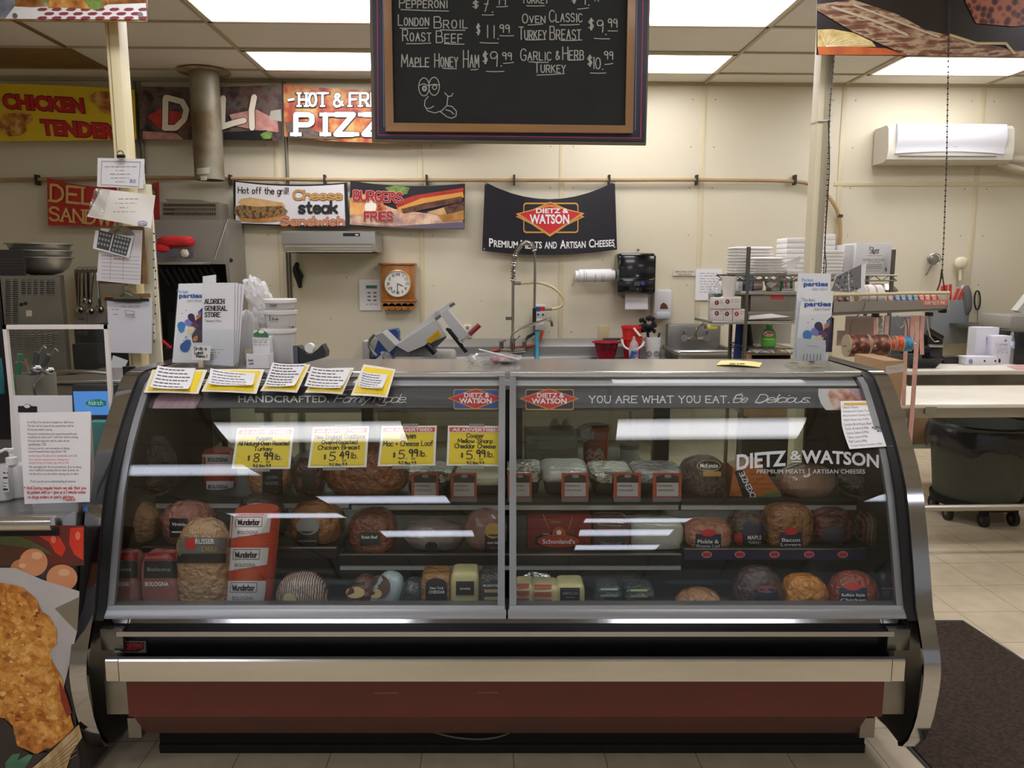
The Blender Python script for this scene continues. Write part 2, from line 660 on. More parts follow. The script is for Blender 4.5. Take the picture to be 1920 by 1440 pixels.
	def scribble(s, u0, v0, u1, v1, S, m, lw=1.0, off=0.003, seed=0, warp=None):
		"""A line of print too small to read: a row of short dashes."""
		rnd = random.Random(seed)
		u = u0
		v = (v0 + v1) / 2
		while u < u1 - 2:
			w = min(rnd.uniform(3,11), u1 - u)
			s.line([(u, v),(u + w, v)], lw, S, m, off, caps=False, warp=warp)
			u += w + rnd.uniform(1.5,3)
		return s

	# --- link
	def build(s, name, parent=None, label=None, cat=None, group=None, kind=None, angle=35, origin=None):
		vs = [(RZ @ p) for p in s.v] if s.fr else s.v
		if parent is not None:
			inv = WM[parent.name].inverted()
			vs = [inv @ p for p in vs]
			M = WM[parent.name]
		else:
			if origin is None:
				xs, ys, zs = [p.x for p in vs],[p.y for p in vs],[p.z for p in vs]
				origin = Vector(((min(xs) + max(xs)) / 2,(min(ys) + max(ys)) / 2, min(zs)))
			M = Matrix.Translation(origin)
			vs = [p - Vector(origin) for p in vs]
		me = bpy.data.meshes.new(name)
		me.from_pydata([tuple(p) for p in vs],[], s.f)
		for m in s.mats:
			me.materials.append(m)
		me.polygons.foreach_set('material_index', s.mi)
		me.polygons.foreach_set('use_smooth', [True] * len(s.f))
		me.update()
		bm = bmesh.new()
		bm.from_mesh(me)
		fl = [f for f in bm.faces if not s.flat[f.index]]
		bmesh.ops.recalc_face_normals(bm, faces=fl)
		bm.to_mesh(me)
		bm.free()
		me.set_sharp_from_angle(angle=math.radians(angle))
		o = bpy.data.objects.new(name, me)
		COL.objects.link(o)
		if parent is not None:
			o.parent = parent
		else:
			o.location = origin
		WM[o.name] = M
		return tag(o, label, cat, group, kind)


WM = {}


def tag(o, label=None, cat=None, group=None, kind=None):
	if label:
		o['label'] = label
	if cat:
		o['category'] = cat
	if group:
		o['group'] = group
	if kind:
		o['kind'] = kind
	return o


def thing(name, label, cat, loc, group=None, fr=0):
	o = bpy.data.objects.new(name, None)
	o.empty_display_size = 0.05
	COL.objects.link(o)
	p = Vector(loc)
	if fr:
		p = RZ @ p
		o.rotation_euler = (0,0,-YAW)
		M = Matrix.Translation(p) @ RZ
	else:
		M = Matrix.Translation(p)
	o.location = p
	WM[o.name] = M
	return tag(o, label, cat, group)


def dup(root, delta, label=None, group=None):
	"""Copy of a thing with its parts and sub-parts, moved by delta."""
	def one(o, par):
		c = o.copy()
		COL.objects.link(c)
		if par is not None:
			c.parent = par
		for ch in list(o.children):
			one(ch, c)
		return c
	r = one(root, None)
	r.location = root.location + Vector(delta)
	if label:
		r['label'] = label
	if group:
		r['group'] = group
	WM[r.name] = Matrix.Translation(Vector(delta)) @ WM[root.name]
	return r


def rot(c, ax, deg):
	c = Vector(c)
	return Matrix.Translation(c) @ Matrix.Rotation(math.radians(deg),4, ax) @ Matrix.Translation(-c)


def turn(cu, cv, deg):
	"""Turns print about a pixel (degrees clockwise)."""
	a = math.radians(deg)
	return lambda u, v: (cu + (u - cu) * math.cos(a) - (v - cv) * math.sin(a), cv + (u - cu) * math.sin(a) + (v - cv) * math.cos(a))


def quadmap(u0, v0, u1, v1, q):
	"""Maps the pixel box onto the quad q (top left, top right, bottom right, bottom left)."""
	def f(u, v):
		a, b = (u - u0) / (u1 - u0),(v - v0) / (v1 - v0)
		t = (q[0][0] * (1 - a) + q[1][0] * a, q[0][1] * (1 - a) + q[1][1] * a)
		l = (q[3][0] * (1 - a) + q[2][0] * a, q[3][1] * (1 - a) + q[2][1] * a)
		return (t[0] * (1 - b) + l[0] * b, t[1] * (1 - b) + l[1] * b)
	return f


# ------------------------------------------------------------------ shared materials
STEEL = mat('brushed_steel', '#b9b8b4', 0.32,1.0, bump=(60,.02))
STEELD = mat('worn_steel', '#8d8a84', 0.42,1.0, mix='#7a766f', scale=5)
CHROME = mat('polished_chrome', '#b4b4b7', 0.1,1.0, bump=(9,.03))
ALU = mat('grey_aluminium', '#9c9fa1', 0.38,0.85)
BLACK = mat('black_plastic', '#141414', 0.35)
MATTE = mat('matte_black', '#0b0b0b', 0.8)
GASKET = mat('black_gasket', '#0a0a0a', 0.5)
WHITE = mat('white_plastic', '#ecebe8', 0.4)
PAPER = mat('white_paper', '#e9e8ea', 0.8)
PAPERW = mat('sleeved_paper', '#ebeaec', 0.25)
INK = mat('black_ink', '#1c1b1c', 0.6)
GREYINK = mat('grey_print', '#77757a', 0.7)
REDINK = mat('red_ink', '#c0303a', 0.7)
FOAM = mat('white_foam', '#f2efec', 0.75)
CARD = mat('brown_cardboard', '#a98762', 0.8, mix='#b4926c', scale=4)
YEL = mat('yellow_card', '#f0d21c', 0.45)
YELG = mat('gold_print', '#d8a820', 0.5)
RED = mat('red_plastic', '#c3191d', 0.35)
REDP = mat('red_print', '#c9262b', 0.45)
BLUEP = mat('blue_print', '#2b4f9c', 0.5)
NAVY = mat('navy_print', '#1d1f47', 0.5)
GOLD = mat('gold_line', '#c79a4e', 0.5)
WHITEP = mat('white_print', '#efedee', 0.5)
GREENP = mat('green_print', '#3d7d4c', 0.5)
GLASS = clear('clear_acrylic', '#fcfdfd', 0.035,0.03)
FILM = clear('plastic_film', '#f4f4f4', 0.07,0.12, haze=0.12, bump=(22,.7), tsel=.6)

# ================================================================== the room
def gl(k):
	return GX0 + k * GDX


def gr(k):
	return GY0 - k * GDY


lens = lamp_mat('lamp_lens', '#fdfbff', LIGHT_E, True)
lens_store = lamp_mat('lamp_lens_store', '#e9eeff', LIGHT_E_STORE, True)

# floor: square vinyl tiles, thin dark joints
m, nt, b = nodes_of('vinyl_tile')
MATS['vinyl_tile'] = m
N, L = nt.nodes, nt.links
tc = N.new('ShaderNodeTexCoord')
br = N.new('ShaderNodeTexBrick')
br.offset = 0.0
br.inputs['Scale'].default_value = 1.0
br.inputs['Brick Width'].default_value = 0.297
br.inputs['Row Height'].default_value = 0.297
br.inputs['Mortar Size'].default_value = 0.0016
br.inputs['Mortar Smooth'].default_value = 0.2
br.inputs['Color1'].default_value = lin('#dccdb0')
br.inputs['Color2'].default_value = lin('#d6c6a8')
br.inputs['Mortar'].default_value = lin('#7a6a50')
mp = N.new('ShaderNodeMapping')
mp.inputs['Location'].default_value = (-0.075,-0.06,0)
L.new(tc.outputs['Object'], mp.inputs['Vector'])
L.new(mp.outputs['Vector'], br.inputs['Vector'])
ns = N.new('ShaderNodeTexNoise')
ns.inputs['Scale'].default_value = 11
ns.inputs['Detail'].default_value = 6
L.new(tc.outputs['Object'], ns.inputs['Vector'])
mx = N.new('ShaderNodeMix')
mx.data_type = 'RGBA'
mx.blend_type = 'MULTIPLY'
mx.inputs[0].default_value = 0.35
L.new(br.outputs['Color'], mx.inputs[6])
L.new(ns.outputs['Color'], mx.inputs[7])
rp = N.new('ShaderNodeValToRGB')
rp.color_ramp.elements[0].position = .35
rp.color_ramp.elements[0].color = (.72,.68,.62,1)
rp.color_ramp.elements[1].position = .6
rp.color_ramp.elements[1].color = (1,1,1,1)
L.new(ns.outputs['Fac'], rp.inputs['Fac'])
L.new(rp.outputs['Color'], mx.inputs[7])
L.new(mx.outputs[2], b.inputs['Base Color'])
b.inputs['Roughness'].default_value = 0.45
mb = MB()
mb.box(-6.5,7.5,-8, WALL + .1,-.1,0, m)
mb.build('floor', kind='structure', origin=(0,0,0))

# back wall: cream board panels under thin cover battens
cream = mat('cream_wall', '#ddd5bd', 0.42, mix='#d8ceb3', scale=.7, detail=5)
batten = mat('cream_batten', '#d3c7a4', 0.45)
screw = mat('screw_head', '#c0ae83', 0.5)
mb = MB()
mb.box(-6.5,7.5, WALL, WALL + .12,0, CEIL + .1, cream)
mb.build('wall_back', kind='structure')
mb = MB()
for k in range(-1,6):
	x = gl(k)
	mb.box(x - .022, x + .022, WALL - .006, WALL + .004,0.1, CEIL, batten, .002)
zz = P(1700,345, WALL).z
mb.box(gl(4) - .05,7.4, WALL - .0075, WALL + .004, zz - .02, zz + .02, batten, .002)
mb.build('trim_1', kind='structure')
mb = MB()
for k in range(-1,6):
	for dx in (-.1,.1):
		for z in (1.0,1.42,1.86,2.27,2.62,3.02):
			mb.lathe((gl(k) + dx, WALL + .002, z),[(.009,0),(.006,.006)], screw, 8,(0,-1,0))
for u, v in ((650,520),(620,597),(700,640),(903,563),(1032,595),(1080,485),(1130,487),(1660,490),(1740,492)):
	p = P(u, v, WALL + .002)
	mb.lathe(p, [(.009,0),(.006,.006)], screw, 8,(0,-1,0))
mb.build('trim_2', kind='structure')
mb = MB()
mb.box(-6.62,-6.5,-8, WALL + .1,0, CEIL + .1, cream)
mb.build('wall_left', kind='structure')
mb = MB()
mb.box(7.5,7.62,-8, WALL + .1,0, CEIL + .1, cream)
mb.build('wall_right', kind='structure')

# ceiling: lay-in tiles between T bars, one brown tile, soot above the stove pipe
tile = mat('ceiling_tile', '#ece8e0', 0.9, mix='#e4dfd5', scale=.8, detail=4)
tileb = mat('browned_ceiling_tile', '#8a6c40', 0.9, mix='#7a5c33', scale=2.5)
mb = MB()
mb.box(-6.5,7.5,-8, WALL + .1, CEIL + .005, CEIL + .08, tile)
mb.box(gl(-2) + .02, gl(-1) - .02, gr(1) + .02, gr(0) - .02, CEIL - .004, CEIL + .01, tileb)
mb.build('ceiling', kind='structure')
soot = mat('soot_stain', '#b7a586', 0.95, mix='#8a6c44', scale=6)
tbar = mat('ceiling_bar', '#b3a688', 0.5)
tbarb = mat('browned_ceiling_bar', '#7d6138', 0.5)
mb = MB()
for k in range(-3,7):
	mb.box(gl(k) - .013, gl(k) + .013,-8, WALL, CEIL - .008, CEIL + .006, tbarb if k in (-1,-2) else tbar)
for k in range(0,22):
	mb.box(-6.4,7.4, gr(k) - .013, gr(k) + .013, CEIL - .006, CEIL + .006, tbar)
mb.box(-6.4,7.4, WALL - .025, WALL, CEIL - .02, CEIL + .006, tbar)
mb.build('trim_3', kind='structure')

# ceiling lights: two-foot by four-foot lay-in fixtures
fixture = mat('lamp_frame', '#d9cfb8', 0.5)
rib = mat('lamp_rib', '#fff6e6', 0.4)
lights = [(0,0, 'in the row at the back wall, over the sandwich banners'),(0,2, 'in the row at the back wall, beyond the chalkboard'),(0,4, 'in the row at the back wall, before the air conditioner'),
		  (2,0, 'in the second row from the back wall, beside the left post'),(2,2, 'in the second row from the back wall, beside the chalkboard'),(2,4, 'in the second row from the back wall, above the food banner'),
		  (5,0, 'just behind the chalkboard, toward the stove pipe side'),(5,2, 'just behind the chalkboard, toward the grey post side'),(5,4, 'level with the chalkboard, over the label tray'),
		  (8,0, 'over the shop floor before the case, chicken poster side'),(8,2, 'over the shop floor before the case, etched lettering side'),
		  (10,-1, 'over the chicken poster counter'),(13,0, 'over the shop aisle, in line with the case centre'),(13,4, 'over the shop aisle beyond the floor mat'),(15,-1, 'far back over the aisle in line with the poster counter'),
		  (16,2, 'nearest of three in a line far down the shop'),(18,2, 'middle of three in a line far down the shop'),(20,2, 'last of three in a line far down the shop'),(18,0, 'single one far down the shop behind the photographer')]
for r0, c, where in lights:
	x0, x1, y0, y1 = gl(c) + .015, gl(c + 1) - .015, gr(r0 + 1) + .015, gr(r0) - .015
	o = thing('ceiling_light', 'flat white ceiling light ' + where, 'ceiling light', ((x0 + x1) / 2,(y0 + y1) / 2, CEIL), 'ceiling lights of the shop')
	mb = MB()
	for a, b2, c2, d in ((x0, x1, y0, y0 + .03),(x0, x1, y1 - .03, y1),(x0, x0 + .03, y0, y1),(x1 - .03, x1, y0, y1)):
		mb.box(a, b2, c2, d, CEIL - .012, CEIL + .003, fixture)
	mb.build('light_frame', o)
	mb = MB()
	mb.box(x0 + .03, x1 - .03, y0 + .03, y1 - .03, CEIL - .006, CEIL + .001, lens if r0 < 9 else lens_store)
	mb.build('light_diffuser', o)

# floor mat
P4 = [G(u, v, 0) for u, v in ((1600,1165),(1805,1165),(2060,1330),(2060,1500),(1790,1500),(1701,1402),(1640,1340))]
mat_top = mat('brown_mat_pile', '#4a382b', 0.95, mix='#2e231b', scale=70, bump=(160,.8))
mat_rim = mat('mat_rubber_rim', '#33333a', 0.6)
cx = sum(p.x for p in P4) / 7
cy = sum(p.y for p in P4) / 7
o = thing('floor_mat', 'dark brown carpeted floor mat with black rubber rim beside the deli case', 'floor mat', (cx, cy, 0))
mb = MB()
mb.prism([(p.x, p.y) for p in P4], 'z', 0.0,.006, mat_rim)
mb.build('mat_rim', o)
mb = MB()
mb.prism([(cx + (p.x - cx) * .965, cy + (p.y - cy) * .965) for p in P4], 'z', 0.004,.011, mat_top)
mb.build('mat_pile', o)

# ================================================================== the deli case
CXL, CXR = -1.298,1.258
OUT = [(2.637,1.220),(2.60,1.217),(2.569,1.205),(2.53,1.172),(2.489,1.130),(2.44,1.075),(2.396,1.022),(2.352,.962),(2.314,.899),(2.286,.828),
	   (2.262,.754),(2.232,.655),(2.205,.559),(2.188,.526),(2.176,.502),(2.155,.46),(2.141,.422),(2.134,.376),(2.137,.33),(2.144,.286),
	   (2.153,.24),(2.166,.196),(2.19,.14),(2.222,.098),(2.245,.085)]
GLS = [(2.602,1.199),(2.566,1.179),(2.525,1.138),(2.472,1.079),(2.422,1.014),(2.378,.945),(2.338,.868),(2.304,.775),(2.274,.684),(2.246,.594),(2.232,.554)]
case = thing('deli_display_case', 'curved glass deli display case with chrome ends and a dark red base', 'display case', (-.02,2.62,0), fr=1)
maroon = mat('dark_red_panel', '#5e2019', 0.5, mix='#571d17', scale=3)
maroon_shade = mat('shaded_red_skirt', '#4a1a14', 0.6, mix='#3c1a12', scale=6)  # skirt faces down: its shade is put into a darker copy of the red
bumperm = mat('bumper_steel', '#c9c6c0', 0.22,0.9, mix='#b9b5ac', scale=3.5, stretch=(.3,1,3))
darkin = mat('case_liner', '#2b2a2a', 0.45)
shelfm = mat('black_shelf', '#0e0e10', 0.4)
frost = mat('rail_grey', '#8f9194', 0.35,0.6)
case_glass = clear('case_glass', '#f6f8f7', 0.04,0.012)
door_glass = clear('rear_door_glass', '#dbe1de', 0.06,0.02)

# ends
sidem = mat('end_panel_steel', '#6f6d69', 0.3,0.9)
for x0, x1, inner in ((CXL, CXL + .05,1),(CXR - .05, CXR, -1)):
	mb = MB(1)
	back = [(3.05,1.225),(3.1,1.19),(3.16,.5),(3.16,.12)]
	xa, xb = (x0 + .018, x0 + .04) if inner > 0 else (x1 - .04, x1 - .018)
	mb.prism([(y + .012, z) for y, z in OUT[::-1]][:-2] + [(2.64,1.205)] + back, 'x', xa, xb, sidem)
	e = mb.build('end_panel', case)
	mb = MB(1)
	mb.strip(OUT, x0, x1,.012, CHROME)
	mb.box(x0, x1,2.63,3.06,1.206,1.222, CHROME)
	mb.build('chrome_edge', e)
	mb = MB(1)
	xa, xb = (x1, x1 + .026) if inner > 0 else (x0 - .026, x0)
	mb.strip([(y + .013, z - .006) for y, z in OUT[:14]], xa, xb, .02, GASKET)
	mb.build('gasket', e)

# glass panes with their aluminium frames
xm0, xm1 = -.022,-.008
LP, RP = (CXL + .076, xm0),(xm1, CXR - .076)
panes = []
for xa, xb in (LP, RP):
	mb = MB(1)
	mb.strip(GLS, xa + .012, xb - .012,.006, case_glass)
	g = mb.build('glass_pane', case)
	panes.append(g)
	mb = MB(1)
	gp = [(y - .004, z + .003) for y, z in GLS]
	mb.strip(gp, xa, xa + .021,.016, frost)
	mb.strip(gp, xb - .021, xb, .016, frost)
	mb.prism([(2.228,.556),(2.222,.545),(2.262,.545),(2.262,.556)], 'x', xa, xb, ALU)
	mb.prism([(2.222,.546),(2.208,.532),(2.205,.524),(2.262,.524),(2.262,.546)], 'x', xa - .004, xb + .004, frost)
	mb.build('pane_frame', g)

# top: stainless shelf with bright nosing, light canopy and printed header behind the glass
mb = MB(1)
mb.box(CXL + .06, CXR - .06,2.625,2.99,1.207,1.217, mat('case_top_steel', '#c7c3bd', 0.16,0.75))
mb.build('top_shelf', case)
mb = MB(1)
mb.box(CXL + .08, xm0 - .001,2.600,2.626,1.200,1.2185, mat('nosing', '#d9dadb', 0.2,0.9),.003)
mb.box(xm1 + .001, CXR - .08,2.600,2.626,1.200,1.2185, MATS['nosing'],.003)
mb.build('top_nosing', case)
mb = MB(1)
canm = mat('canopy_grey', '#d2d1d6', 0.4)
mb.prism([(2.620,1.194),(2.583,1.174),(2.600,1.158),(2.70,1.165),(2.95,1.195),(2.95,1.206),(2.62,1.206)], 'x', CXL + .1, CXR - .1, canm)
mb.build('light_canopy', case)
HP0, HP1 = (2.578,1.166),(2.528,1.108)
hw = mat('header_board', '#3e3c42', 0.5, mix='#57545b', scale=5, stretch=(1,8,8))
hS = plane((0, HP1[0], HP1[1]),(0,-(HP0[1] - HP1[1]), HP0[0] - HP1[0]),1)
TEXT = WHITEP


def logo(mb, S, u0, v0, u1, v1, off, blue, gold=GOLD, txt=True, k=1.0):
	"""Red lozenge on a gold-rimmed blue rounded block, two lines of white capitals."""
	w, h = u1 - u0, v1 - v0
	bx0, bx1 = u0 + w * .11, u1 - w * .09
	mb.rrect(bx0, v0, bx1, v1, h * .1, S, gold, off)
	mb.rrect(bx0 + w * .014, v0 + h * .05, bx1 - w * .014, v1 - h * .05, h * .08, S, blue, off + .0006)
	cu, cv = (u0 + u1) / 2, v0 + h * .46
	mb.poly([(u0, cv),(cu, v0 - h * .03 * k),(u1, cv),(cu, v1 + h * .02 * k)], S, gold, off + .0012)
	mb.poly([(u0 + w * .04, cv),(cu, v0 + h * .02),(u1 - w * .04, cv),(cu, v1 - h * .04)], S, REDP, off + .0018)
	if txt:
		mb.text('DIETZ &', cu - w * .2, v0 + h * .2, cu + w * .25, v0 + h * .43, S, WHITEP, off + .0024,.02)
		mb.text('WATSON', cu - w * .29, v0 + h * .46, cu + w * .29, v0 + h * .72, S, WHITEP, off + .0024,.03)


hd = []
for xa, xb in (LP, RP):
	mb = MB(1)
	n = Vector((0,-(HP0[1] - HP1[1]), HP0[0] - HP1[0])).normalized() * .003
	mb.prism([HP1, HP0,(HP0[0] - n.y * 1, HP0[1] - n.z),(HP1[0] - n.y, HP1[1] - n.z)], 'x', xa + .02, xb - .02, hw)
	hd.append(mb.build('header_sign', case))
mb = MB(1)
mb.text('HANDCRAFTED.', 447,742,617,755, hS, TEXT, .001,.01)
mb.pen('Family', 626,740,690,755, hS, TEXT, 1.4,.001, shear=3, gap=.2)
mb.pen('Made.', 699,739,761,755, hS, TEXT, 1.4,.001, shear=3, gap=.2)
mb.line([(640,733),(668,729),(720,731)],.8, hS, TEXT, .001)
mb.line([(704,757),(712,761),(722,760),(726,752)],.9, hS, TEXT, .001)
for v in (731.5,763.5):
	mb.line([(300, v),(938, v)],.5, hS, GREYINK, .0006)
mb.build('header_lettering', hd[0])
mb = MB(1)
logo(mb, hS, 839,730,944,768,.001, BLUEP)
mb.build('header_emblem', hd[0])
pk = mat('pink_ham_print', '#c9a6b4', 0.5, mix='#b98f9f', scale=22)
mb = MB(1)
mb.poly([(286,766),(292,748),(300,739),(372,733),(378,745),(366,766)], hS, pk, .001)
for k in range(5):
	mb.line([(306 + k * 15,765),(318 + k * 13,750),(322 + k * 12,738)],.8, hS, mat('ham_line', '#9c6f80', .6),.0014)
mb.build('ham_slices_picture', hd[0])
mb = MB(1)
mb.pen('YOU ARE WHAT YOU EAT.', 1105,743,1367,755.5, hS, TEXT, 1.7,.001, slab=True, gap=2.2)
mb.pen('Be', 1374,741,1399,755, hS, TEXT, 1.4,.001, shear=3, gap=.2)
mb.pen('Delicious.', 1416,740,1518,755, hS, TEXT, 1.4,.001, shear=3, gap=.3)
mb.line([(1374,750),(1380,741),(1392,738)],.8, hS, TEXT, .001)
mb.line([(1415,755),(1424,757),(1436,752)],.8, hS, TEXT, .001)
mb.build('header_lettering', hd[1])
mb = MB(1)
logo(mb, hS, 973,730,1086,769,.001, NAVY)
mb.build('header_emblem', hd[1])
mb = MB(1)
mb.poly([(1534,729),(1640,729),(1640,769),(1548,769),(1539,757),(1534,742)], hS, mat('plate_print', '#d5cfd0', .5),.001)
mb.poly([(1556,730),(1636,730),(1638,768),(1563,769),(1556,752),(1552,740)], hS, mat('sliced_meat_print', '#c98874', .5, stops=[(.35, '#a8574a'),(.5, '#d39a86'),(.62, '#e4c2b6')], scale=26),.0014)
mb.poly([(1590,730),(1630,730),(1638,750),(1604,745)], hS, pk, .0018)
mb.build('sliced_meat_picture', hd[1])

# lettering on the right-hand pane, following the bend of the glass
gf = lambda p: -1 if p.z < 1.3 and p.y > gly(p.z) else 1


def gly(z):
	for (y0, z0),(y1, z1) in zip(GLS, GLS[1:]):
		if z1 <= z <= z0:
			return y0 + (y1 - y0) * (z - z0) / (z1 - z0)
	return 9 if z > 1.199 else 2.23


gS = solid(gf, 2.0,2.75,1)
etch = mat('etched_lettering', '#b9bcbd', 0.6)
mb = MB(1)
arc = lambda u, v: (u, v + ((u - 1514) / 135.0) ** 2 * 9)
mb.text('DIETZ', 1381,844,1474,873, gS, etch, .001,.03, warp=arc)
mb.text('&', 1481,845,1503,862, gS, etch, .001,.02, warp=arc)
mb.line([(1485,865.5),(1503,865.5)],2, gS, etch, .001, caps=False)
mb.text('WATSON', 1503,844,1648,869, gS, etch, .001,.03, warp=arc)
mb.text('PREMIUM MEATS', 1419,880,1509,888, gS, etch, .001)
mb.line([(1517,878),(1517,890)],1.2, gS, etch, .001, caps=False)
mb.text('ARTISAN CHEESES', 1524,880,1622,888, gS, etch, .001)
mb.build('pane_lettering', panes[1])

# front below the glass
mb = MB(1)
x0, x1 = CXL + .1, CXR - .1
slots = [((2.212,.527),(2.206,.508), CHROME),((2.196,.489),(2.188,.476), CHROME)]
mb.prism([(2.204,.524),(2.212,.507),(2.26,.507),(2.26,.524)], 'x', x0, x1, CHROME)
mb.prism([(2.186,.492),(2.184,.478),(2.26,.478),(2.26,.492)], 'x', x0 + .02, x1 - .02, CHROME)
mb.build('trim_rail', case)
mb = MB(1)
mb.box(x0, x1,2.215,2.235,.36,.524, mat('black_band', '#070708', .3))
mb.build('black_band', case)
mb = MB(1)
mb.prism([(2.150,.424),(2.146,.419),(2.146,.356),(2.20,.35),(2.20,.37),(2.166,.422)], 'x', x0 + .04, x1 - .04, bumperm)
mb.prism([(2.152,.424),(2.148,.419),(2.148,.356),(2.2,.35),(2.2,.37),(2.166,.422)], 'x', x0, x0 + .037, bumperm)
mb.prism([(2.152,.424),(2.148,.419),(2.148,.356),(2.2,.35),(2.2,.37),(2.166,.422)], 'x', x1 - .037, x1, bumperm)
mb.prism([(2.149,.4255),(2.168,.4235),(2.168,.4215),(2.152,.422)], 'x', x0, x1, mat('bumper_lip', '#8b8d92', .3,.8))
mb.build('bumper', case)
for xa, xb in ((x0 - .03, x0 + .038),(x1 - .038, x1 + .03)):
	mb = MB(1)
	mb.box(xa, xb, 2.186,2.25,.432,.50, mat('end_cap_steel', '#6e6c6a', .25,.9),.003)
	mb.build('end_cap', case)
	mb = MB(1)
	mb.box(xa, xb, 2.188,2.25,.225,.352, STEELD, .003)
	mb.build('corner_cap', case)
mb = MB(1)
mb.box(x0 + .045, x1 - .045,2.172,2.24,.228,.356, maroon)
for u0, u1, v in ((702,746,1300),(896,934,1299)):
	a, b2 = P(u0, v, 2.17,1), P(u1, v, 2.17,1)
	mb.box(a.x, b2.x, 2.1712,2.173, a.z - .0012, a.z + .0012, mat('scratch', '#8a5a50', .7))
mb.build('front_panel', case)
mb = MB(1)
mb.prism([(2.172,.228),(2.235,.135),(2.30,.135),(2.30,.228)], 'x', x0 + .06, x1 - .09, maroon_shade)
mb.build('skirt', case)
for xa, xb in ((x0 + .02, x0 + .06),(x1 - .09, x1 - .045)):
	mb = MB(1)
	mb.box(xa, xb, 2.21,2.33,.135,.2, STEELD)
	mb.build('skirt_bracket', case)
mb = MB(1)
a = P(1620,1410,2.34,1)
mb.box(CXL + .15, a.x, 2.342,2.40,0.0,.14, mat('grimy_black', '#0a0a09', .9))
mb.box(CXL + .15, a.x, 2.335,2.345,0.0,.03, mat('grimy_edge', '#101010', .85, mix='#1a1512', scale=30))
mb.build('base_plinth', case)
mb = MB(1)
mb.tube([P(u, v, 2.32,1) for u, v in ((812,1372),(840,1380),(880,1386),(920,1385),(950,1377),(958,1370))],.004, mat('armoured_cable', '#5c5a50', .4,.7), smooth=2)
mb.build('conduit', case)
mb = MB(1)
Sb = wallp(2.212,1)
mb.boxpx(213,1203,274,1224,2.206,.01, mat('badge_plate', '#9a9a98', .4,.7))
bS = wallp(2.206,1)
mb.poly([(216,1204),(271,1204),(271,1216),(255,1223),(232,1223),(216,1216)], bS, INK, .0006)
mb.text('DEMARTINO', 219,1206,269,1213, bS, mat('badge_red', '#d0332c', .5),.0014,.02)
mb.line([(219,1214.5),(269,1214.5)],.8, bS, MATS['badge_red'],.0014)
mb.scribble(232,1216,258,1218, bS, MATS['badge_red'],1.3,.0014,1)
mb.scribble(234,1220,255,1222, bS, MATS['badge_red'],1.3,.0014,2)
mb.build('maker_badge', case)

# inside: deck, liner, shelves, sliding rear doors
mb = MB(1)
mb.box(CXL + .06, CXR - .06,2.236,3.0,.43,.45, mat('deck_grey', '#55575a', .35,.3))
mb.build('deck', case)
mb = MB(1)
mb.box(CXL + .06, CXR - .06,3.0,3.03,.2,.64, darkin)
mb.build('rear_liner', case)
ZU, ZML, ZMC, ZMR = .774,.645,.621,.640
for xa, xb, y0, z, ym in ((-1.22,-.56,2.58,.78,2.9),(-.55,.57,2.58, ZU, 2.9),(.58,1.18,2.58,.774,2.9)):
	mb = MB(1)
	mb.box(xa, xb, y0, ym, z - .008, z, shelfm)
	mb.box(xa, xb, y0 - .004, y0 + .006, z - .012, z + .012, shelfm)
	sh = mb.build('upper_shelf', case)
	mb = MB(1)
	mb.box(xa, xb, y0 - .002, y0 + .008, z - .03, z - .013, mat('shelf_lamp_strip', '#a9aba9', .35))
	mb.build('shelf_lip', sh)
for xa, xb, z in ((-1.22,-.58, ZML),(-.57,.56, ZMC),(.57,1.17, ZMR)):
	mb = MB(1)
	mb.box(xa, xb, 2.47,2.9, z - .008, z, shelfm)
	mb.box(xa, xb, 2.464,2.474, z - .03, z + .004, shelfm if z != ZMR else NAVY)
	sh = mb.build('middle_shelf', case)
	mb = MB(1)
	mb.box(xa, xb, 2.462,2.474, z + .0045, z + .0075, STEEL)
	if z == ZMC:
		mb.box(xa, xb, 2.466,2.476, z - .048, z - .034, MATS['shelf_lamp_strip'])
	mb.build('shelf_lip', sh)
	if z == ZMR:
		mb = MB(1)
		s2 = wallp(2.464,1)
		for u in (1325,1387,1452,1517,1580):
			mb.oval(u - 10,1033, u + 10,1046, s2, mat('badge_pale', '#c98f92', .6),.001,12)
			mb.rrect(u - 7,1036, u + 7,1043,2, s2, REDP, .0016)
		mb.build('shelf_emblem', sh)
dfm = mat('door_frame_black', '#16181a', .4)
mb = MB(1)
xs = [P(u, 820,2.97,1).x for u in (250,375,690,960,1240,1535)]
ws = [.02,.05,.022,.04,.03,.055]
for x, w in zip(xs, ws):
	mb.box(x - w, x + w, 2.965,2.985,.64,1.19, dfm)
mb.box(CXL + .06, CXR - .06,2.96,2.99,.625,.66, dfm)
mb.box(CXL + .06, CXR - .06,2.96,2.99,1.17,1.2, dfm)
rd = mb.build('rear_door_frame', case)
for xa, xb in ((xs[0], xs[2]),(xs[2], xs[3]),(xs[3], xs[4]),(xs[4], CXR - .1)):
	mb = MB(1)
	mb.box(xa, xb, 2.973,2.977,.65,1.18, door_glass)
	mb.build('rear_door_pane', rd)

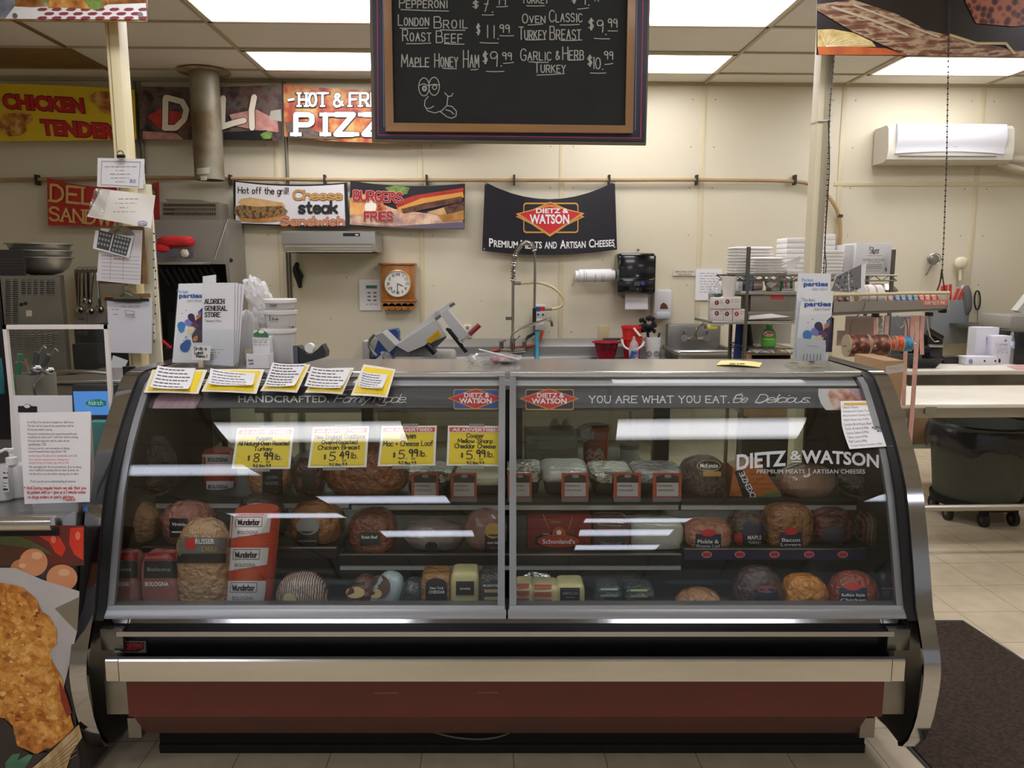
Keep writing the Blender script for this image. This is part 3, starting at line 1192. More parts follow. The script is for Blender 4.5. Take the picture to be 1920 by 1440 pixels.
# ================================================================== on the back wall and above: banners, pipes, clock, fixtures
steak = mat('steak_print', '#5a3a26', .5, stops=[(.3, '#2e1d14'),(.45, '#6d4a30'),(.55, '#a9824f'),(.62, '#5d6b33'),(.7, '#8a3f35')], scale=30, detail=6)
bun = mat('bun_print', '#c9924f', .5, mix='#a86f34', scale=9)
bunl = mat('pale_bun_print', '#dcb47c', .5, mix='#c99a5e', scale=9)
lettuce = mat('lettuce_print', '#5f7d35', .5, mix='#86a04e', scale=25)
tomato = mat('tomato_print', '#c23a2c', .45, mix='#a32b22', scale=14)
meatd = mat('dark_meat_print', '#4d2a1f', .5, mix='#76503a', scale=24)
pinkm = mat('pink_meat_print', '#b97a72', .5, mix='#c99a90', scale=14)
flame = mat('flame_print', '#e08a3c', .5, stops=[(.3, '#b04a22'),(.48, '#e89248'),(.6, '#f4c37c'),(.7, '#fdeedd')], scale=5)
blackp = mat('black_print', '#17151a', .45)
delibg = mat('deli_collage_print', '#5a4440', .5, stops=[(.3, '#1c1718'),(.42, '#3d3532'),(.52, '#6b4a44'),(.6, '#5f5950'),(.7, '#2c3626')], scale=9, detail=4)
pizzabg = mat('pizza_print', '#c0562c', .5, stops=[(.32, '#7a2418'),(.45, '#a84526'),(.55, '#b87a38'),(.66, '#c09a5c')], scale=8, detail=3)
CREAMP = mat('cream_print', '#efe4cc', .5)


def banner(name, label, y, top, bot, bg, wob=.012, group='printed vinyl banners'):
	"""Vinyl sheet hung at depth y; top and bot are lists of pixels from left to right along its edges."""
	def along(pts, t):
		x = pts[0][0] + (pts[-1][0] - pts[0][0]) * t
		for (a, b),(c, d) in zip(pts, pts[1:]):
			if a <= x <= c + 1e-6:
				k = (x - a) / (c - a or 1)
				k2 = k
				return (x, b + (d - b) * k2)
		return pts[-1]

	def fn(a, b):
		p, q = along(bot, a), along(top, a)
		u, v = p[0] + (q[0] - p[0]) * b, p[1] + (q[1] - p[1]) * b
		return P(u, v, y + wob * (.5 + .5 * math.sin(a * 9 + b * 2)) * (.3 + b * .7))
	o = thing(name, label, 'banner', P((bot[0][0] + bot[-1][0]) / 2, bot[0][1], y), group)
	mb = MB()
	mb.sheet(fn, 36,10, bg, .003)
	mb.build('banner_sheet', o)
	return o, wallp(y - .001)


def curve(p0, p1, sag, n=10):
	return [(p0[0] + (p1[0] - p0[0]) * i / n, p0[1] + (p1[1] - p0[1]) * i / n + 4 * sag * (i / n) * (1 - i / n)) for i in range(n + 1)]


YB = 6.87
# yellow banner
o, S = banner('chicken_banner', 'yellow vinyl banner with red block lettering and fried chicken pieces', YB, curve((-30,156),(252,168),-2), curve((-30,265),(256,261),1), mat('yellow_vinyl', '#e8c82c', .4))
mb = MB()
w1 = lambda u, v: (u, v + (u - 5) * .06)
for t, u0, v0, u1, v1 in (('CHICKEN', 6,176,157,203),('TENDERS', 78,220,228,248)):
	mb.text(t, u0 - 2, v0 - 2, u1 + 2, v1 + 2, S, mat('maroon_print', '#7a1412', .5),.002,.075, w1,-.15)
	mb.text(t, u0, v0, u1, v1, S, REDP, .004,.05, w1,-.15)
mb.build('banner_lettering', o)
fried = mat('fried_chicken_print', '#b9772f', .5, stops=[(.34, '#8a4f1c'),(.5, '#c28138'),(.64, '#e0b062')], scale=16, detail=6)
mb = MB()
mb.poly([(3,222),(10,213),(40,212),(60,215),(62,226),(48,234),(50,246),(38,254),(18,256),(2,244),(0,232)], S, fried, .003)
mb.build('chicken_print', o)
mb = MB()
mb.poly([(168,180),(180,172),(203,172),(222,178),(230,200),(215,214),(190,210),(184,194),(170,190)], S, fried, .003)
mb.build('chicken_print', o)

# DELI banner
o, S = banner('deli_banner', 'dark food-collage banner with four big brush-painted cream letters, behind the stove pipe', YB, curve((262,162),(527,158),3), curve((262,262),(530,264),-1), delibg)
mb = MB()
mb.poly([(275,218),(300,205),(340,210),(352,232),(338,246),(300,242)], S, tomato, .002)
mb.poly([(430,215),(480,205),(520,225),(522,248),(480,244),(440,236)], S, pinkm, .002)
mb.poly([(268,246),(330,250),(345,262),(268,261)], S, pinkm, .002)
mb.poly([(420,248),(500,244),(512,262),(420,262)], S, blackp, .002)
mb.poly([(488,252),(500,246),(511,249),(508,260),(494,261)], S, lettuce, .003)
mb.poly([(508,208),(527,205),(528,228),(504,224)], S, mat('cheese_cube_print', '#a8a698', .5),.003)
mb.build('collage_print', o)
mb = MB()
for a, b, c in ((1,13.5, blackp),(0,11, CREAMP)):
	off = .004 + (1 - a) * .002
	mb.line([(311,184),(310,236)], b, S, c, off)
	mb.line([(309,240),(330,240),(346,224),(350,206),(342,191),(312,183)], b, S, c, off)
	for uu in (365,385):
		mb.line([(uu, 188),(uu, 238)], b * .6, S, c, off)
	mb.line([(419,184),(417,236)], b, S, c, off)
	mb.line([(417,238),(438,231),(458,226)], b, S, c, off)
	mb.line([(477,182),(472,208),(473,240)], b, S, c, off)
mb.build('banner_lettering', o)

# PIZZA banner
o, S = banner('pizza_banner', 'orange pizza-photo banner with white slab lettering, partly behind the chalkboard', YB, curve((531,157),(930,158),12), curve((533,256),(930,256),12), pizzabg)
mb = MB()
mb.poly([(534,228),(570,236),(605,250),(640,262),(540,258)], S, mat('peel_print', '#6b5648', .5, mix='#4b3d36', scale=18, stretch=(1,1,6)),.002)
mb.poly([(700,255),(900,240),(928,254),(860,266),(700,266)], S, MATS['peel_print'],.002)
mb.build('pizza_picture', o)
mb = MB()
for c, k, off in ((blackp, 2.2,.004),(WHITEP, 0,.006)):
	mb.pen('HOT', 561,175,612,199, S, c, 4.6 + k, off, slab=True)
	mb.pen('&', 626,176,643,200, S, c, 4.6 + k, off)
	mb.pen('FRESH', 656,175,752,199, S, c, 4.6 + k, off, slab=True)
	mb.line([(540,188),(552,186)],5 + k, S, c, off, caps=False)
	mb.line([(764,186),(776,188)],5 + k, S, c, off, caps=False)
	mb.pen('PIZZA', 555,215,768,252, S, c, 10 + k, off, slab=True, gap=3.6)
mb.build('banner_lettering', o)

# red banner behind the papers
o, S = banner('sandwich_banner', 'red banner with tan serif lettering, half hidden by papers on the post', 6.9, curve((88,333),(298,341),14), curve((90,423),(300,432),-3), mat('red_vinyl', '#bf2f28', .4))
mb = MB()
tan = mat('tan_print', '#d9b36a', .5)
w2 = lambda u, v: (u, v + (u - 90) * .09)
mb.pen('DELI', 96,346,186,376, S, tan, 5,.006, slab=True, warp=w2)
mb.pen('SANDWICH', 94,388,262,412, S, tan, 4,.006, slab=True, warp=w2, gap=1.6)
mb.build('banner_lettering', o)
mb = MB()
mb.poly([(266,352),(282,346),(294,352),(296,372),(280,384),(266,374)], S, meatd, .004)
mb.oval(270,356,292,366, S, bun, .006)
mb.build('sandwich_picture', o)

# cheese steak banner
o, S = banner('cheese_steak_banner', 'white banner with black border, a sandwich photo and brown and black lettering', 6.9, curve((437,338),(651,342),6), curve((438,420),(655,428),1), blackp, .006)
mb = MB()
wt = curve((442,341),(645,345),6) + curve((648,423),(442,418),1)
mb.add([S(u, v, .002) for u, v in wt],[[i, i + 1,20 - i, 21 - i] for i in range(10)], mat('white_vinyl', '#e4dfe0', .35))
mb.build('white_field', o)
mb = MB()
mb.poly([(446,380),(452,373),(470,370),(505,376),(530,380),(536,388),(520,394),(470,390)], S, bunl, .004)
mb.poly([(440,388),(452,384),(480,388),(530,386),(540,396),(532,408),(500,412),(456,412),(440,400)], S, steak, .006)
mb.poly([(446,408),(480,411),(528,406),(524,414),(490,417),(456,415)], S, bun, .007)
mb.build('sandwich_picture', o)
mb = MB()
w3 = lambda u, v: (u, v + 4 * 4 * ((u - 440) / 210) * (1 - (u - 440) / 210) * .5)
mb.pen('Hot off the grill!', 447,350,541,362, S, INK, 1.6,.005, warp=w3, gap=1.6)
mb.build('small_lettering', o)
mb = MB()
for c, k, off in ((mat('brown_outline', '#7a4f22', .5),1.6,.005),(mat('gold_lettering', '#c69a56', .5),0,.007)):
	mb.pen('Cheese', 551,358,641,374, S, c, 3.4 + k, off, gap=1)
mb.pen('steak', 561,378,632,399, S, INK, 5.2,.006, gap=1.6)
for c, k, off in ((mat('rust_outline', '#8a4a2a', .5),1.6,.005),(mat('salmon_lettering', '#d08a62', .5),0,.007)):
	mb.pen('Sandwich', 527,407,645,422, S, c, 4.2 + k, off, gap=1.8)
mb.build('large_lettering', o)

# burgers and fries banner
o, S = banner('burger_banner', 'burger-photo banner with red hand-drawn lettering, beside the white sandwich banner', 6.9, curve((657,339),(872,344),7), curve((654,422),(871,430),1), blackp, .006)
mb = MB()
mb.poly([(656,376),(690,372),(740,392),(800,400),(866,396),(870,428),(760,428),(656,421)], S, mat('fries_print', '#c9a190', .5, stops=[(.35, '#8f7f8c'),(.5, '#d9a98a'),(.64, '#eed0b4')], scale=9),.003)
mb.poly([(656,372),(676,362),(712,372),(726,392),(700,404),(656,404)], S, flame, .004)
mb.oval(684,376,706,400, S, mat('flame_core', '#fdf3e6', .5),.005)
mb.poly([(722,352),(745,347),(768,352),(764,364),(735,366)], S, lettuce, .004)
mb.poly([(740,378),(780,366),(870,352),(868,364),(800,376),(745,392)], S, tomato, .005)
mb.poly([(745,390),(790,372),(868,360),(870,370),(800,384),(752,398)], S, mat('orange_cheese_print', '#e0a044', .5),.006)
mb.poly([(752,392),(800,380),(866,368),(866,378),(800,392),(756,400)], S, meatd, .007)
mb.poly([(800,398),(850,384),(870,380),(870,398),(830,404)], S, bunl, .006)
mb.poly([(832,388),(870,378),(870,394),(838,402)], S, meatd, .008)
mb.poly([(822,404),(870,396),(870,412),(830,416)], S, bun, .008)
mb.poly([(656,418),(740,424),(870,416),(871,429),(760,428)], S, mat('plate_edge_print', '#6a6070', .5),.008)
mb.build('burger_picture', o)
mb = MB()
for c, k, off in ((mat('pink_outline', '#e8b4b0', .5),1.8,.010),(mat('brick_lettering', '#a8242a', .5),0,.012)):
	mb.pen('BURGERS', 664,358,754,375, S, c, 3.6 + k, off, gap=1.6, warp=lambda u, v: (u, v + (u - 664) * .05))
	mb.pen('&', 708,383,716,392, S, c, 1.6 + k * .5, off)
	mb.pen('FRIES', 684,398,736,413, S, c, 3.4 + k, off, gap=1.6)
mb.build('banner_lettering', o)

# navy banner with the red lozenge
o, S = banner('meat_brand_banner', 'black banner with sagging top edge, red lozenge emblem and white lettering', 6.92, curve((909,341),(1153,340),33), curve((904,470),(1157,468),9), mat('black_vinyl', '#1b1a22', .3),.006)
mb = MB()
logo(mb, S, 967,380,1096,437,.004, blackp, mat('gold_rim', '#cf9a4a', .5), txt=False)
mb.poly([(967,401),(1031,384),(1096,400),(1031,444)], S, MATS['gold_rim'],.008)
mb.poly([(974,401),(1031,387),(1089,400),(1031,439)], S, REDP, .009)
mb.text('DIETZ &', 1005,391,1066,400, S, WHITEP, .011,.03)
mb.text('WATSON', 993,402,1067,420, S, WHITEP, .011,.03)
mb.build('banner_emblem', o)
mb = MB()
w4 = lambda u, v: (u, v + 3.2 - 8 * ((u - 1035) / 115) ** 2 * .55 + (1 if u < 1000 else 0))
x = 917
for i, (t, uw) in enumerate((('P', 9),('REMIUM', 46),(' ', 4),('M', 12),('EATS', 29),(' ', 4),('AND', 24),(' ', 5),('A', 12),('RTISAN', 37),(' ', 5),('C', 11),('HEESES', 38))):
	if t != ' ':
		big = len(t) == 1
		mb.text(t, x, 447 if big else 450, x + uw - 1,463, S, WHITEP, .004,.02, w4)
	x += uw
mb.build('banner_lettering', o)
mb = MB()
for u, v in ((908,467),(1152,463),(911,344),(1151,343)):
	mb.lathe(S(u, v, .002),[(.009,0),(.009,.003),(.004,.003)], STEEL, 12,(0,-1,0))
mb.build('eyelet', o)

# hanging banners nearer the ceiling, in front of the posts
o, S = banner('checkered_banner', 'glossy photo banner hung above the left post, showing red checkered cloth', 3.95,[(-260,-190),(274,-190)],[(-260,35),(276,41)], mat('photo_brown', '#7a4a2a', .25, stops=[(.35, '#53301c'),(.5, '#a0662f'),(.6, '#8f8a5a'),(.7, '#cdb68a')], scale=9, detail=5),.004)
mb = MB()
mb.poly([(-200,0),(60,14),(274,6),(276,37),(-250,34)], S, WHITEP, .002)
for r in range(3):
	for k in range(8):
		u = 70 + k * 27 + (r % 2) * 13
		v = 15 + r * 8
		if u < 262:
			mb.poly([(u, v + 3),(u + 6, v),(u + 17, v),(u + 20, v + 3),(u + 14, v + 6),(u + 3, v + 6)], S, mat('check_red', '#8e3f44', .4),.003)
mb.poly([(-200,36),(-200,-20),(20,-60),(30,10),(10,36)], S, mat('dark_blue_print', '#2c3344', .3, mix='#c9ccd8', scale=4),.004)
mb.poly([(90,16),(100,-30),(200,-40),(205,8),(180,18),(120,14)], S, fried, .004)
mb.poly([(158,2),(170,-6),(190,-2),(196,14),(180,20),(168,14)], S, lettuce, .005)
mb.build('cloth_picture', o)
mb = MB()
for u, v in ((264,28),(29,30)):
	mb.lathe(S(u, v, .002),[(.012,0),(.012,.003),(.005,.003)], STEEL, 14,(0,-1,0))
mb.build('eyelet', o)

o, S = banner('cutting_board_banner', 'dark food-photo banner with a lemon half and smoked meat, hung above the right post', 3.95,[(1533,-190),(2060,-190)],[(1531,103),(2060,109)], mat('near_black_print', '#241d1b', .35),.004)
mb = MB()
wood = mat('feather_print', '#6d4a38', .5, stops=[(.3, '#3a241c'),(.46, '#7b4f38'),(.56, '#b39a7c'),(.66, '#5d3a30')], scale=9, stretch=(1,1,5), detail=5)
mb.poly([(1532,8),(1600,0),(1680,26),(1735,56),(1800,72),(1900,94),(1990,102),(1990,108),(1700,104),(1600,60),(1532,20)], S, wood, .002)
mb.poly([(1532,56),(1560,55),(1600,62),(1634,78),(1642,88),(1532,90)], S, mat('lemon_print', '#d9c488', .5, mix='#b79a58', scale=20),.004)
for k in range(7):
	mb.line([(1548,88),(1538 + k * 16,62 + k * 3.4)],.9, S, mat('lemon_rib', '#f0e6c0', .5),.005, caps=False)
mb.poly([(1532,88),(1600,88),(1660,91),(1700,104),(1534,103)], S, mat('orange_slice_print', '#c9682c', .5, mix='#a9502a', scale=8),.005)
mb.poly([(1800,-40),(1990,-60),(1990,40),(1900,50),(1830,44),(1812,10)], S, mat('chopped_meat_print', '#5a2a22', .4, stops=[(.2, '#2a1310'),(.42, '#6a3026'),(.6, '#a5604a')], kind='voronoi', scale=30),.003)
mb.line([(1780,66),(1830,82),(1885,82),(1900,100)],5, S, mat('board_edge_print', '#b9a47c', .5),.005)
mb.line([(1600,10),(1680,40),(1760,70)],4, S, mat('pale_feather', '#b7a58c', .5),.004)
mb.line([(1560,14),(1640,40),(1700,66)],5, S, MATS['pale_feather'],.004)
mb.build('food_picture', o)

# conduit along the wall and its clips; vertical pipes
pipe = mat('tan_pipe', '#b89a70', .45, mix='#a3845c', scale=3)
o = thing('water_pipe', 'tan pipe along the back wall above the lower banners, bending down at one end', 'pipe', P(900,337,6.96))
mb = MB()
pts = [(-200,338),(0,338),(250,332),(440,335),(650,338),(860,338),(1100,338),(1300,337),(1480,339),(1515,343),(1545,358),(1566,385),(1575,410),(1576,440),(1574,463)]
mb.tube([P(u, v, 6.955) for u, v in pts],.016, pipe, 10, smooth=2)
mb.build('pipe_run', o)
for u in (70,432,609,800,964,1142,1306,1490):
	mb = MB()
	p = P(u, 337,6.955)
	mb.box(p.x - .008, p.x + .008,6.925,6.99, p.z - .045, p.z + .04, mat('dark_clip', '#2a241d', .6))
	mb.build('pipe_clip', o)
mb = MB()
for a, b in ((1575,405),(1574,463)):
	p = P(a, b, 6.955)
	mb = MB()
	mb.cyl(p - Vector((0,0,.012)), p + Vector((0,0,.012)),.025, mat('pipe_band', '#3a3027', .6), n=12)
	mb.build('pipe_band', o)
conduitm = mat('grey_conduit', '#86816f', .4,.5)
mb = MB()
p = P(532,157,6.985)
mb.tube([(p.x, 6.985, CEIL - .01),(p.x, 6.985, P(533,420,6.985).z)],.014, conduitm, 10)
mb.build('electrical_conduit', label='thin grey conduit running down the wall between two of the upper banners', cat='pipe')
mb = MB()
p = P(541,500,6.965)
for dx in (-.012,.014):
	mb.tube([(p.x + dx, 6.965, P(541,462,6.965).z),(p.x + dx, 6.965,.9)],.009, mat('dark_conduit', '#5d584c', .45,.4),8)
mb.build('electrical_conduit', label='pair of dark conduits running down the wall under the range hood', cat='pipe')
mb = MB()
for u, r in ((252,.014),(260,.017)):
	p = P(u + 2,200,6.955)
	mb.tube([(p.x, 6.955, CEIL - .03),(p.x, 6.955, P(u, 326,6.955).z)], r, conduitm, 10)
mb.build('electrical_conduit', label='two grey conduits side by side between yellow and dark upper banners', cat='pipe')

# stove pipe
mb = MB()
YS = 6.71
c = P(386,200, YS)
zb = P(390,338, YS).z
r = .117
flue = mat('galvanised_flue', '#87806a', .5,.35, stops=[(.35, '#6f5c41'),(.5, '#8b846f'),(.65, '#9a9584')], scale=3)
mb.lathe((c.x, YS, zb),[(r - .008,.05),(r - .008,0),(r, 0),(r, CEIL - zb - .001)], flue, 32)
mb.lathe((c.x, YS, zb + .04),[(r - .01,0),(r - .01,.004)], MATTE, 32)
fl = mb.build('stove_pipe', label='grey stained galvanised stove pipe hanging from ceiling before the dark letter banner', cat='flue pipe')
mb = MB()
mb.lathe((c.x, YS, CEIL - .01),[(.21,0),(.21,.002)], MATS['soot_stain'],24)
mb.build('ceiling_stain', kind='structure')
fp = solid(lambda q: (q.x - c.x) ** 2 + (q.y - YS) ** 2 - r * r, 6.4,6.9)
mb2 = MB()
mb2.patch(369,316,393,327, fp, mat('paint_smear', '#c9c2b0', .6),.002, warp=lambda u, v: (u + math.sin(v * 2) * 2, v - (u - 369) * .1))
mb2.patch(376,330,388,338, fp, MATS['paint_smear'],.002)
mb2.build('paint_smear', fl)

# chalkboard
YC = 3.3
S = wallp(YC)
o = thing('chalkboard', 'large black menu chalkboard with oak frame on a navy panel hanging from the ceiling', 'chalkboard', P(957,270, YC))
zt = 2.98
mb = MB()
mb.prism([(P(697,266, YC).x, P(697,265, YC).z),(P(1212,271, YC).x, P(1212,271, YC).z),(P(1221,-30, YC).x, zt),(P(693,-30, YC).x, zt)], 'y', YC + .006, YC + .03, mat('board_edge', '#6a5d45', .5))
mb.build('board_edge', o)
mb = MB()
mb.prism([(P(704,262, YC).x, P(704,259, YC).z),(P(1209,266, YC).x, P(1209,265, YC).z),(P(1216,-30, YC).x, zt - .01),(P(697,-30, YC).x, zt - .01)], 'y', YC, YC + .007, mat('navy_panel', '#1c1c3c', .4))
mb.build('backing_panel', o)
mb = MB()
pr = mat('red_pinstripe', '#b8404a', .5)
wp = mat('pale_pinstripe', '#8d8fae', .5)
mb.line([(706,-200),(709,253),(1201,259),(1209,-200)],1.6, S, pr, .001)
mb.line([(717,-200),(720,238)],1.2, S, wp, .001)
mb.line([(1197,-200),(1191,244)],1.2, S, wp, .001)
mb.build('pinstripe', o)
oak = mat('oak_frame', '#a87b45', .4, mix='#8f6536', scale=6, stretch=(1,1,.25), coat=.2)
oakh = mat('oak_frame_rail', '#a87b45', .4, mix='#8f6536', scale=6, stretch=(.2,1,1.5), coat=.2)
mb = MB()
fx = lambda u, v: (P(u, v, YC).x, P(u, v, YC).z)
mb.prism([fx(724,248), fx(739,232),(fx(735,-30)[0], zt - .03),(fx(721,-30)[0], zt - .03)], 'y', YC - .022, YC + .002, oak)
mb.prism([fx(1185,251), fx(1171,237),(fx(1176,-30)[0], zt - .03),(fx(1191,-30)[0], zt - .03)], 'y', YC - .022, YC + .002, oak)
mb.prism([fx(724,248), fx(1185,251), fx(1171,237), fx(739,232)], 'y', YC - .0225, YC + .002, oakh)
mb.box(fx(721,0)[0], fx(1191,0)[0], YC - .022, YC + .002, zt - .04, zt - .02, oakh)
mb.build('oak_frame', o)
mb = MB()
mb.prism([fx(738,233), fx(1172,238),(fx(1177,-30)[0], zt - .03),(fx(734,-30)[0], zt - .03)], 'y', YC - .006, YC + .002, mat('slate', '#171a1a', .75, mix='#1f2322', scale=4))
mb.build('slate', o)
S = wallp(YC - .006)
chalk = mat('chalk', '#b9bab4', .95)
mb = MB()
T = lambda t, u0, v0, u1, v1, lw=2.0: mb.pen(t, u0, v0, u1, v1, S, chalk, lw, .001, small=True, jit=.25)
U = lambda u0, v0, u1, v1: mb.line([(u0, v0),((u0 + u1) / 2,(v0 + v1) / 2 + .5),(u1, v1)],1.7, S, chalk, .001)
T('Pepperoni', 749,-4,838,15); U(752,18,841,21)
T('$', 886,2,897,15); T('7', 905,-6,917,22); T('.', 921,18,925,23); T('99', 929,-9,948,9); U(931,13,952,12); U(904,28,926,28)
T('London', 747,28,804,48); U(750,53,803,53); T('Broil', 814,32,876,53); U(826,56,872,57)
T('Roast', 755,56,808,77); U(762,82,808,81); T('Beef', 818,58,867,80); U(833,82,870,83)
T('$', 893,46,900,64); T('11', 910,48,927,71); T('.', 932,68,935,73); T('99', 937,47,955,61); U(937,67,963,67); U(900,80,934,81)
T('Maple', 753,102,804,125); U(772,125,804,125); T('Honey', 815,101,858,126); U(830,128,856,129); T('Ham', 869,94,898,126); U(883,131,896,130)
T('$', 905,98,914,118); T('9', 919,97,933,124); T('.', 938,121,941,124); T('99', 942,99,959,112); U(944,119,963,117); U(912,134,945,134)
T('Turkey', 978,-10,1028,6); U(987,11,1021,11); T('$', 1072,-12,1080,5); T('9', 1089,-14,1098,8); T('.', 1102,5,1105,10); T('99', 1112,-14,1122,2); U(1083,17,1103,15)
T('Oven', 979,26,1022,43); U(990,47,1018,45); T('Classic', 1030,20,1091,41); U(1050,47,1086,46)
T('Turkey', 973,51,1024,74); U(987,75,1023,74); T('Breast', 1031,49,1089,74); U(1052,76,1091,75)
T('$', 1103,36,1113,55); T('9', 1119,38,1131,60); T('.', 1134,61,1137,65); T('99', 1140,36,1157,51); U(1140,58,1158,58); U(1114,72,1143,73)
T('Garlic', 976,92,1033,113); U(992,116,1028,117); T('&', 1042,96,1049,112); T('Herb', 1055,88,1094,112); U(1066,113,1093,112)
T('Turkey', 1002,117,1060,136); U(1007,141,1058,138)
T('$', 1101,105,1110,123); T('10', 1112,108,1126,129); T('.', 1129,126,1131,130); T('99', 1133,97,1149,111); U(1134,121,1149,119); U(1107,137,1136,137)
mb.build('chalk_writing', o)
mb = MB()
K = lambda pts, c=False: mb.line(pts, 1.7, S, chalk, .001, closed=c)
ov = lambda cu, cv, ru, rv, a0=0, a1=360, n=16: [(cu + ru * math.cos(math.radians(a0 + (a1 - a0) * i / n)), cv + rv * math.sin(math.radians(a0 + (a1 - a0) * i / n))) for i in range(n + 1)]
K(ov(795,163,10,17)); K(ov(814,162,10,17))
K([(786,160),(795,157),(804,161)]); K([(805,160),(815,158),(824,160)])
K(ov(796,166,4,5)); K(ov(815,164,4,4)); K(ov(796,166,2,3))
K([(803,181),(797,188),(796,198),(802,208),(815,212),(828,208),(838,198),(840,180)])
K([(834,174),(840,181),(847,180),(849,175)])
K([(801,203),(807,203),(813,199)])
K([(825,209),(838,219),(847,222),(855,218),(856,209),(848,200),(838,198)])
K([(836,206),(844,208),(851,214)])
mb.build('chalk_drawing', o)
mb = MB()
for u in (740,1175):
	p = P(u, -30, YC)
	mb.tube([(p.x, YC + .015, zt - .02),(p.x, YC + .015, CEIL - .004)],.004, STEEL, 6)
mb.build('hanging_wire', o)

# range hood
o = thing('range_hood', 'stainless under-cabinet range hood on the wall below white sandwich banner', 'range hood', P(617,470,6.6))
mb = MB()
a, b2 = P(527,433,6.52), P(699,453,6.52)
zb = P(600,472,6.55).z
zt, x0, x1 = a.z, a.x, P(706,450,6.6).x
mb.prism([(6.55, zt),(6.52, zt - .01),(6.52, zt - .1),(6.56, zb + .03),(6.57, zb),(6.985, zb),(6.985, zt)], 'x', x0, x1, STEEL)
mb.build('hood_body', o)
mb = MB()
for k in range(2):
	mb.box(x0 + .03, x1 - .03,6.525 + k * .018,6.53 + k * .018, zt - .125 - k * .045, zt - .118 - k * .045, mat('hood_crease', '#dddcd9', .25,.9))
mb.build('hood_crease', o)
mb = MB()
mb.boxpx(643,437,675,443,6.514,.01, BLACK)
mb.boxpx(666,439,672,441.5,6.512,.004, WHITE)
mb.build('control_panel', o)
mb = MB()
mb.box(x0 + .04, x1 - .04,6.58,6.96, zb - .006, zb + .002, MATTE)
mb.build('grease_filter', o)

# wall clock
clk = thing('wall_clock', 'oak wall clock with white dial and black numerals beside the range hood', 'clock', P(746,580,6.97))
oakc = mat('clock_oak', '#b3732f', .4, mix='#9a5f24', scale=14, stretch=(1,1,.4), coat=.3)
mb = MB()
mb.boxpx(709,493,780,497,6.89,.1, oakc, .006)
mb.boxpx(714,497,777,563,6.905,.085, oakc, .004)
mb.boxpx(714,562,781,566,6.89,.1, oakc, .005)
mb.boxpx(717,566,777,575,6.90,.09, oakc, .004)
S = wallp(6.9)
for k in range(5):
	c = P(723 + k * 12,575,6.9)
	mb.cyl((c.x, 6.9, c.z),(c.x, 6.98, c.z),.03, oakc, n=16)
mb.build('clock_case', clk)
mb = MB()
c = P(745.5,532,6.9)
mb.lathe((c.x, 6.905, c.z),[(.121,0),(.121,.014),(.112,.018),(.112,.004)], mat('dial_rim', '#c8a15c', .3,.6),36,(0,-1,0))
mb.build('dial_rim', clk)
mb = MB()
mb.lathe((c.x, 6.905, c.z),[(.114,0),(.114,.008)], mat('dial_white', '#eceae3', .3),36,(0,-1,0))
d = mb.build('dial', clk)
S = wallp(6.896)
mb = MB()
for k, t in enumerate(('XII', 'I', 'II', 'III', 'IV', 'V', 'VI', 'VII', 'VIII', 'IX', 'X', 'XI')):
	a = math.radians(30 * k)
	cu, cv = 745.5 + 17.5 * math.sin(a),532 - 17.5 * math.cos(a)
	mb.pen(t, cu - 1.0 * len(t), cv - 2.6, cu + 1.0 * len(t) + .5, cv + 2.6, S, INK, .8,.001, gap=1)
mb.build('dial_numerals', d)
for a, l, w in ((114,11,1.5),(181,17,1.2)):
	mb = MB()
	a = math.radians(a)
	mb.line([(745.5,532),(745.5 + l * math.sin(a),532 - l * math.cos(a))], w, S, INK, .003)
	mb.build('clock_hand', clk)

# small things on the wall


def wallpaper(name, label, u0, v0, u1, v1, cat='paper', y=6.985, m=PAPER, group=None):
	mb = MB()
	mb.boxpx(u0, v0, u1, v1, y, .008, m)
	o = mb.build(name, label=label, cat=cat, group=group)
	return o, wallp(y)


o, S = wallpaper('wall_notice', 'white notice with a green heading taped beside the oak clock', 673,524,714,582)
mb = MB()
mb.poly([(686,535),(707,535),(707,541),(686,541)], S, GREENP, .001)
for k in range(2):
	for j in range(3):
		mb.line([(689 + k * 11,549 + j * 7),(695 + k * 11,549 + j * 7)],3, S, GREYINK, .001, caps=False)
mb.scribble(686,570,708,571, S, GREYINK, 1,.001,3)
mb.build('notice_print', o)
o, S = wallpaper('wall_notice', 'sheet in a clear sleeve taped to the wall above the hand sink', 1305,504,1352,563, m=PAPERW)
mb = MB()
for k in range(8):
	mb.scribble(1312,512 + k * 5,1346,513 + k * 5, S, GREYINK, .8,.001, k)
mb.build('notice_print', o)
o, S = wallpaper('hand_washing_sign', 'small white strip sign above the soap dispenser and hand sink', 1262,506,1304,517, 'sign', m=mat('sign_beige', '#d8cfc0', .5))
mb = MB()
mb.text('EMPLOYEES  MUST', 1266,508,1301,511.5, S, INK, .001)
mb.text('WASH HANDS', 1271,513,1296,516, S, INK, .001)
mb.build('sign_lettering', o)
for u0, v0, u1, v1, lab in ((869,609,884,633, 'white power outlet on the wall behind the slicer handle'),(1123,611,1140,637, 'blank beige wall box above the red colander')):
	mb = MB()
	mb.boxpx(u0, v0, u1, v1,6.975,.02, mat('outlet_ivory', '#e6dfcc', .4) if u0 < 900 else mat('box_beige', '#cbb98c', .5),.004)
	o = mb.build('wall_outlet', label=lab, cat='outlet')
	if u0 < 900:
		mb = MB()
		S = wallp(6.975)
		for v in (615,626):
			mb.oval(873, v - 4,880, v + 4, S, mat('socket_grey', '#a79e8c', .5),.001,14)
			mb.line([(875, v - 1),(875, v + 1.5)],.8, S, INK, .002, caps=False)
			mb.line([(878, v - 1),(878, v + 1.5)],.8, S, INK, .002, caps=False)
		mb.build('socket', o)
mb = MB()
pts = [P(u, v, 6.95) for u, v in ((558,492),(554,505),(558,517),(561,527),(563,540))]
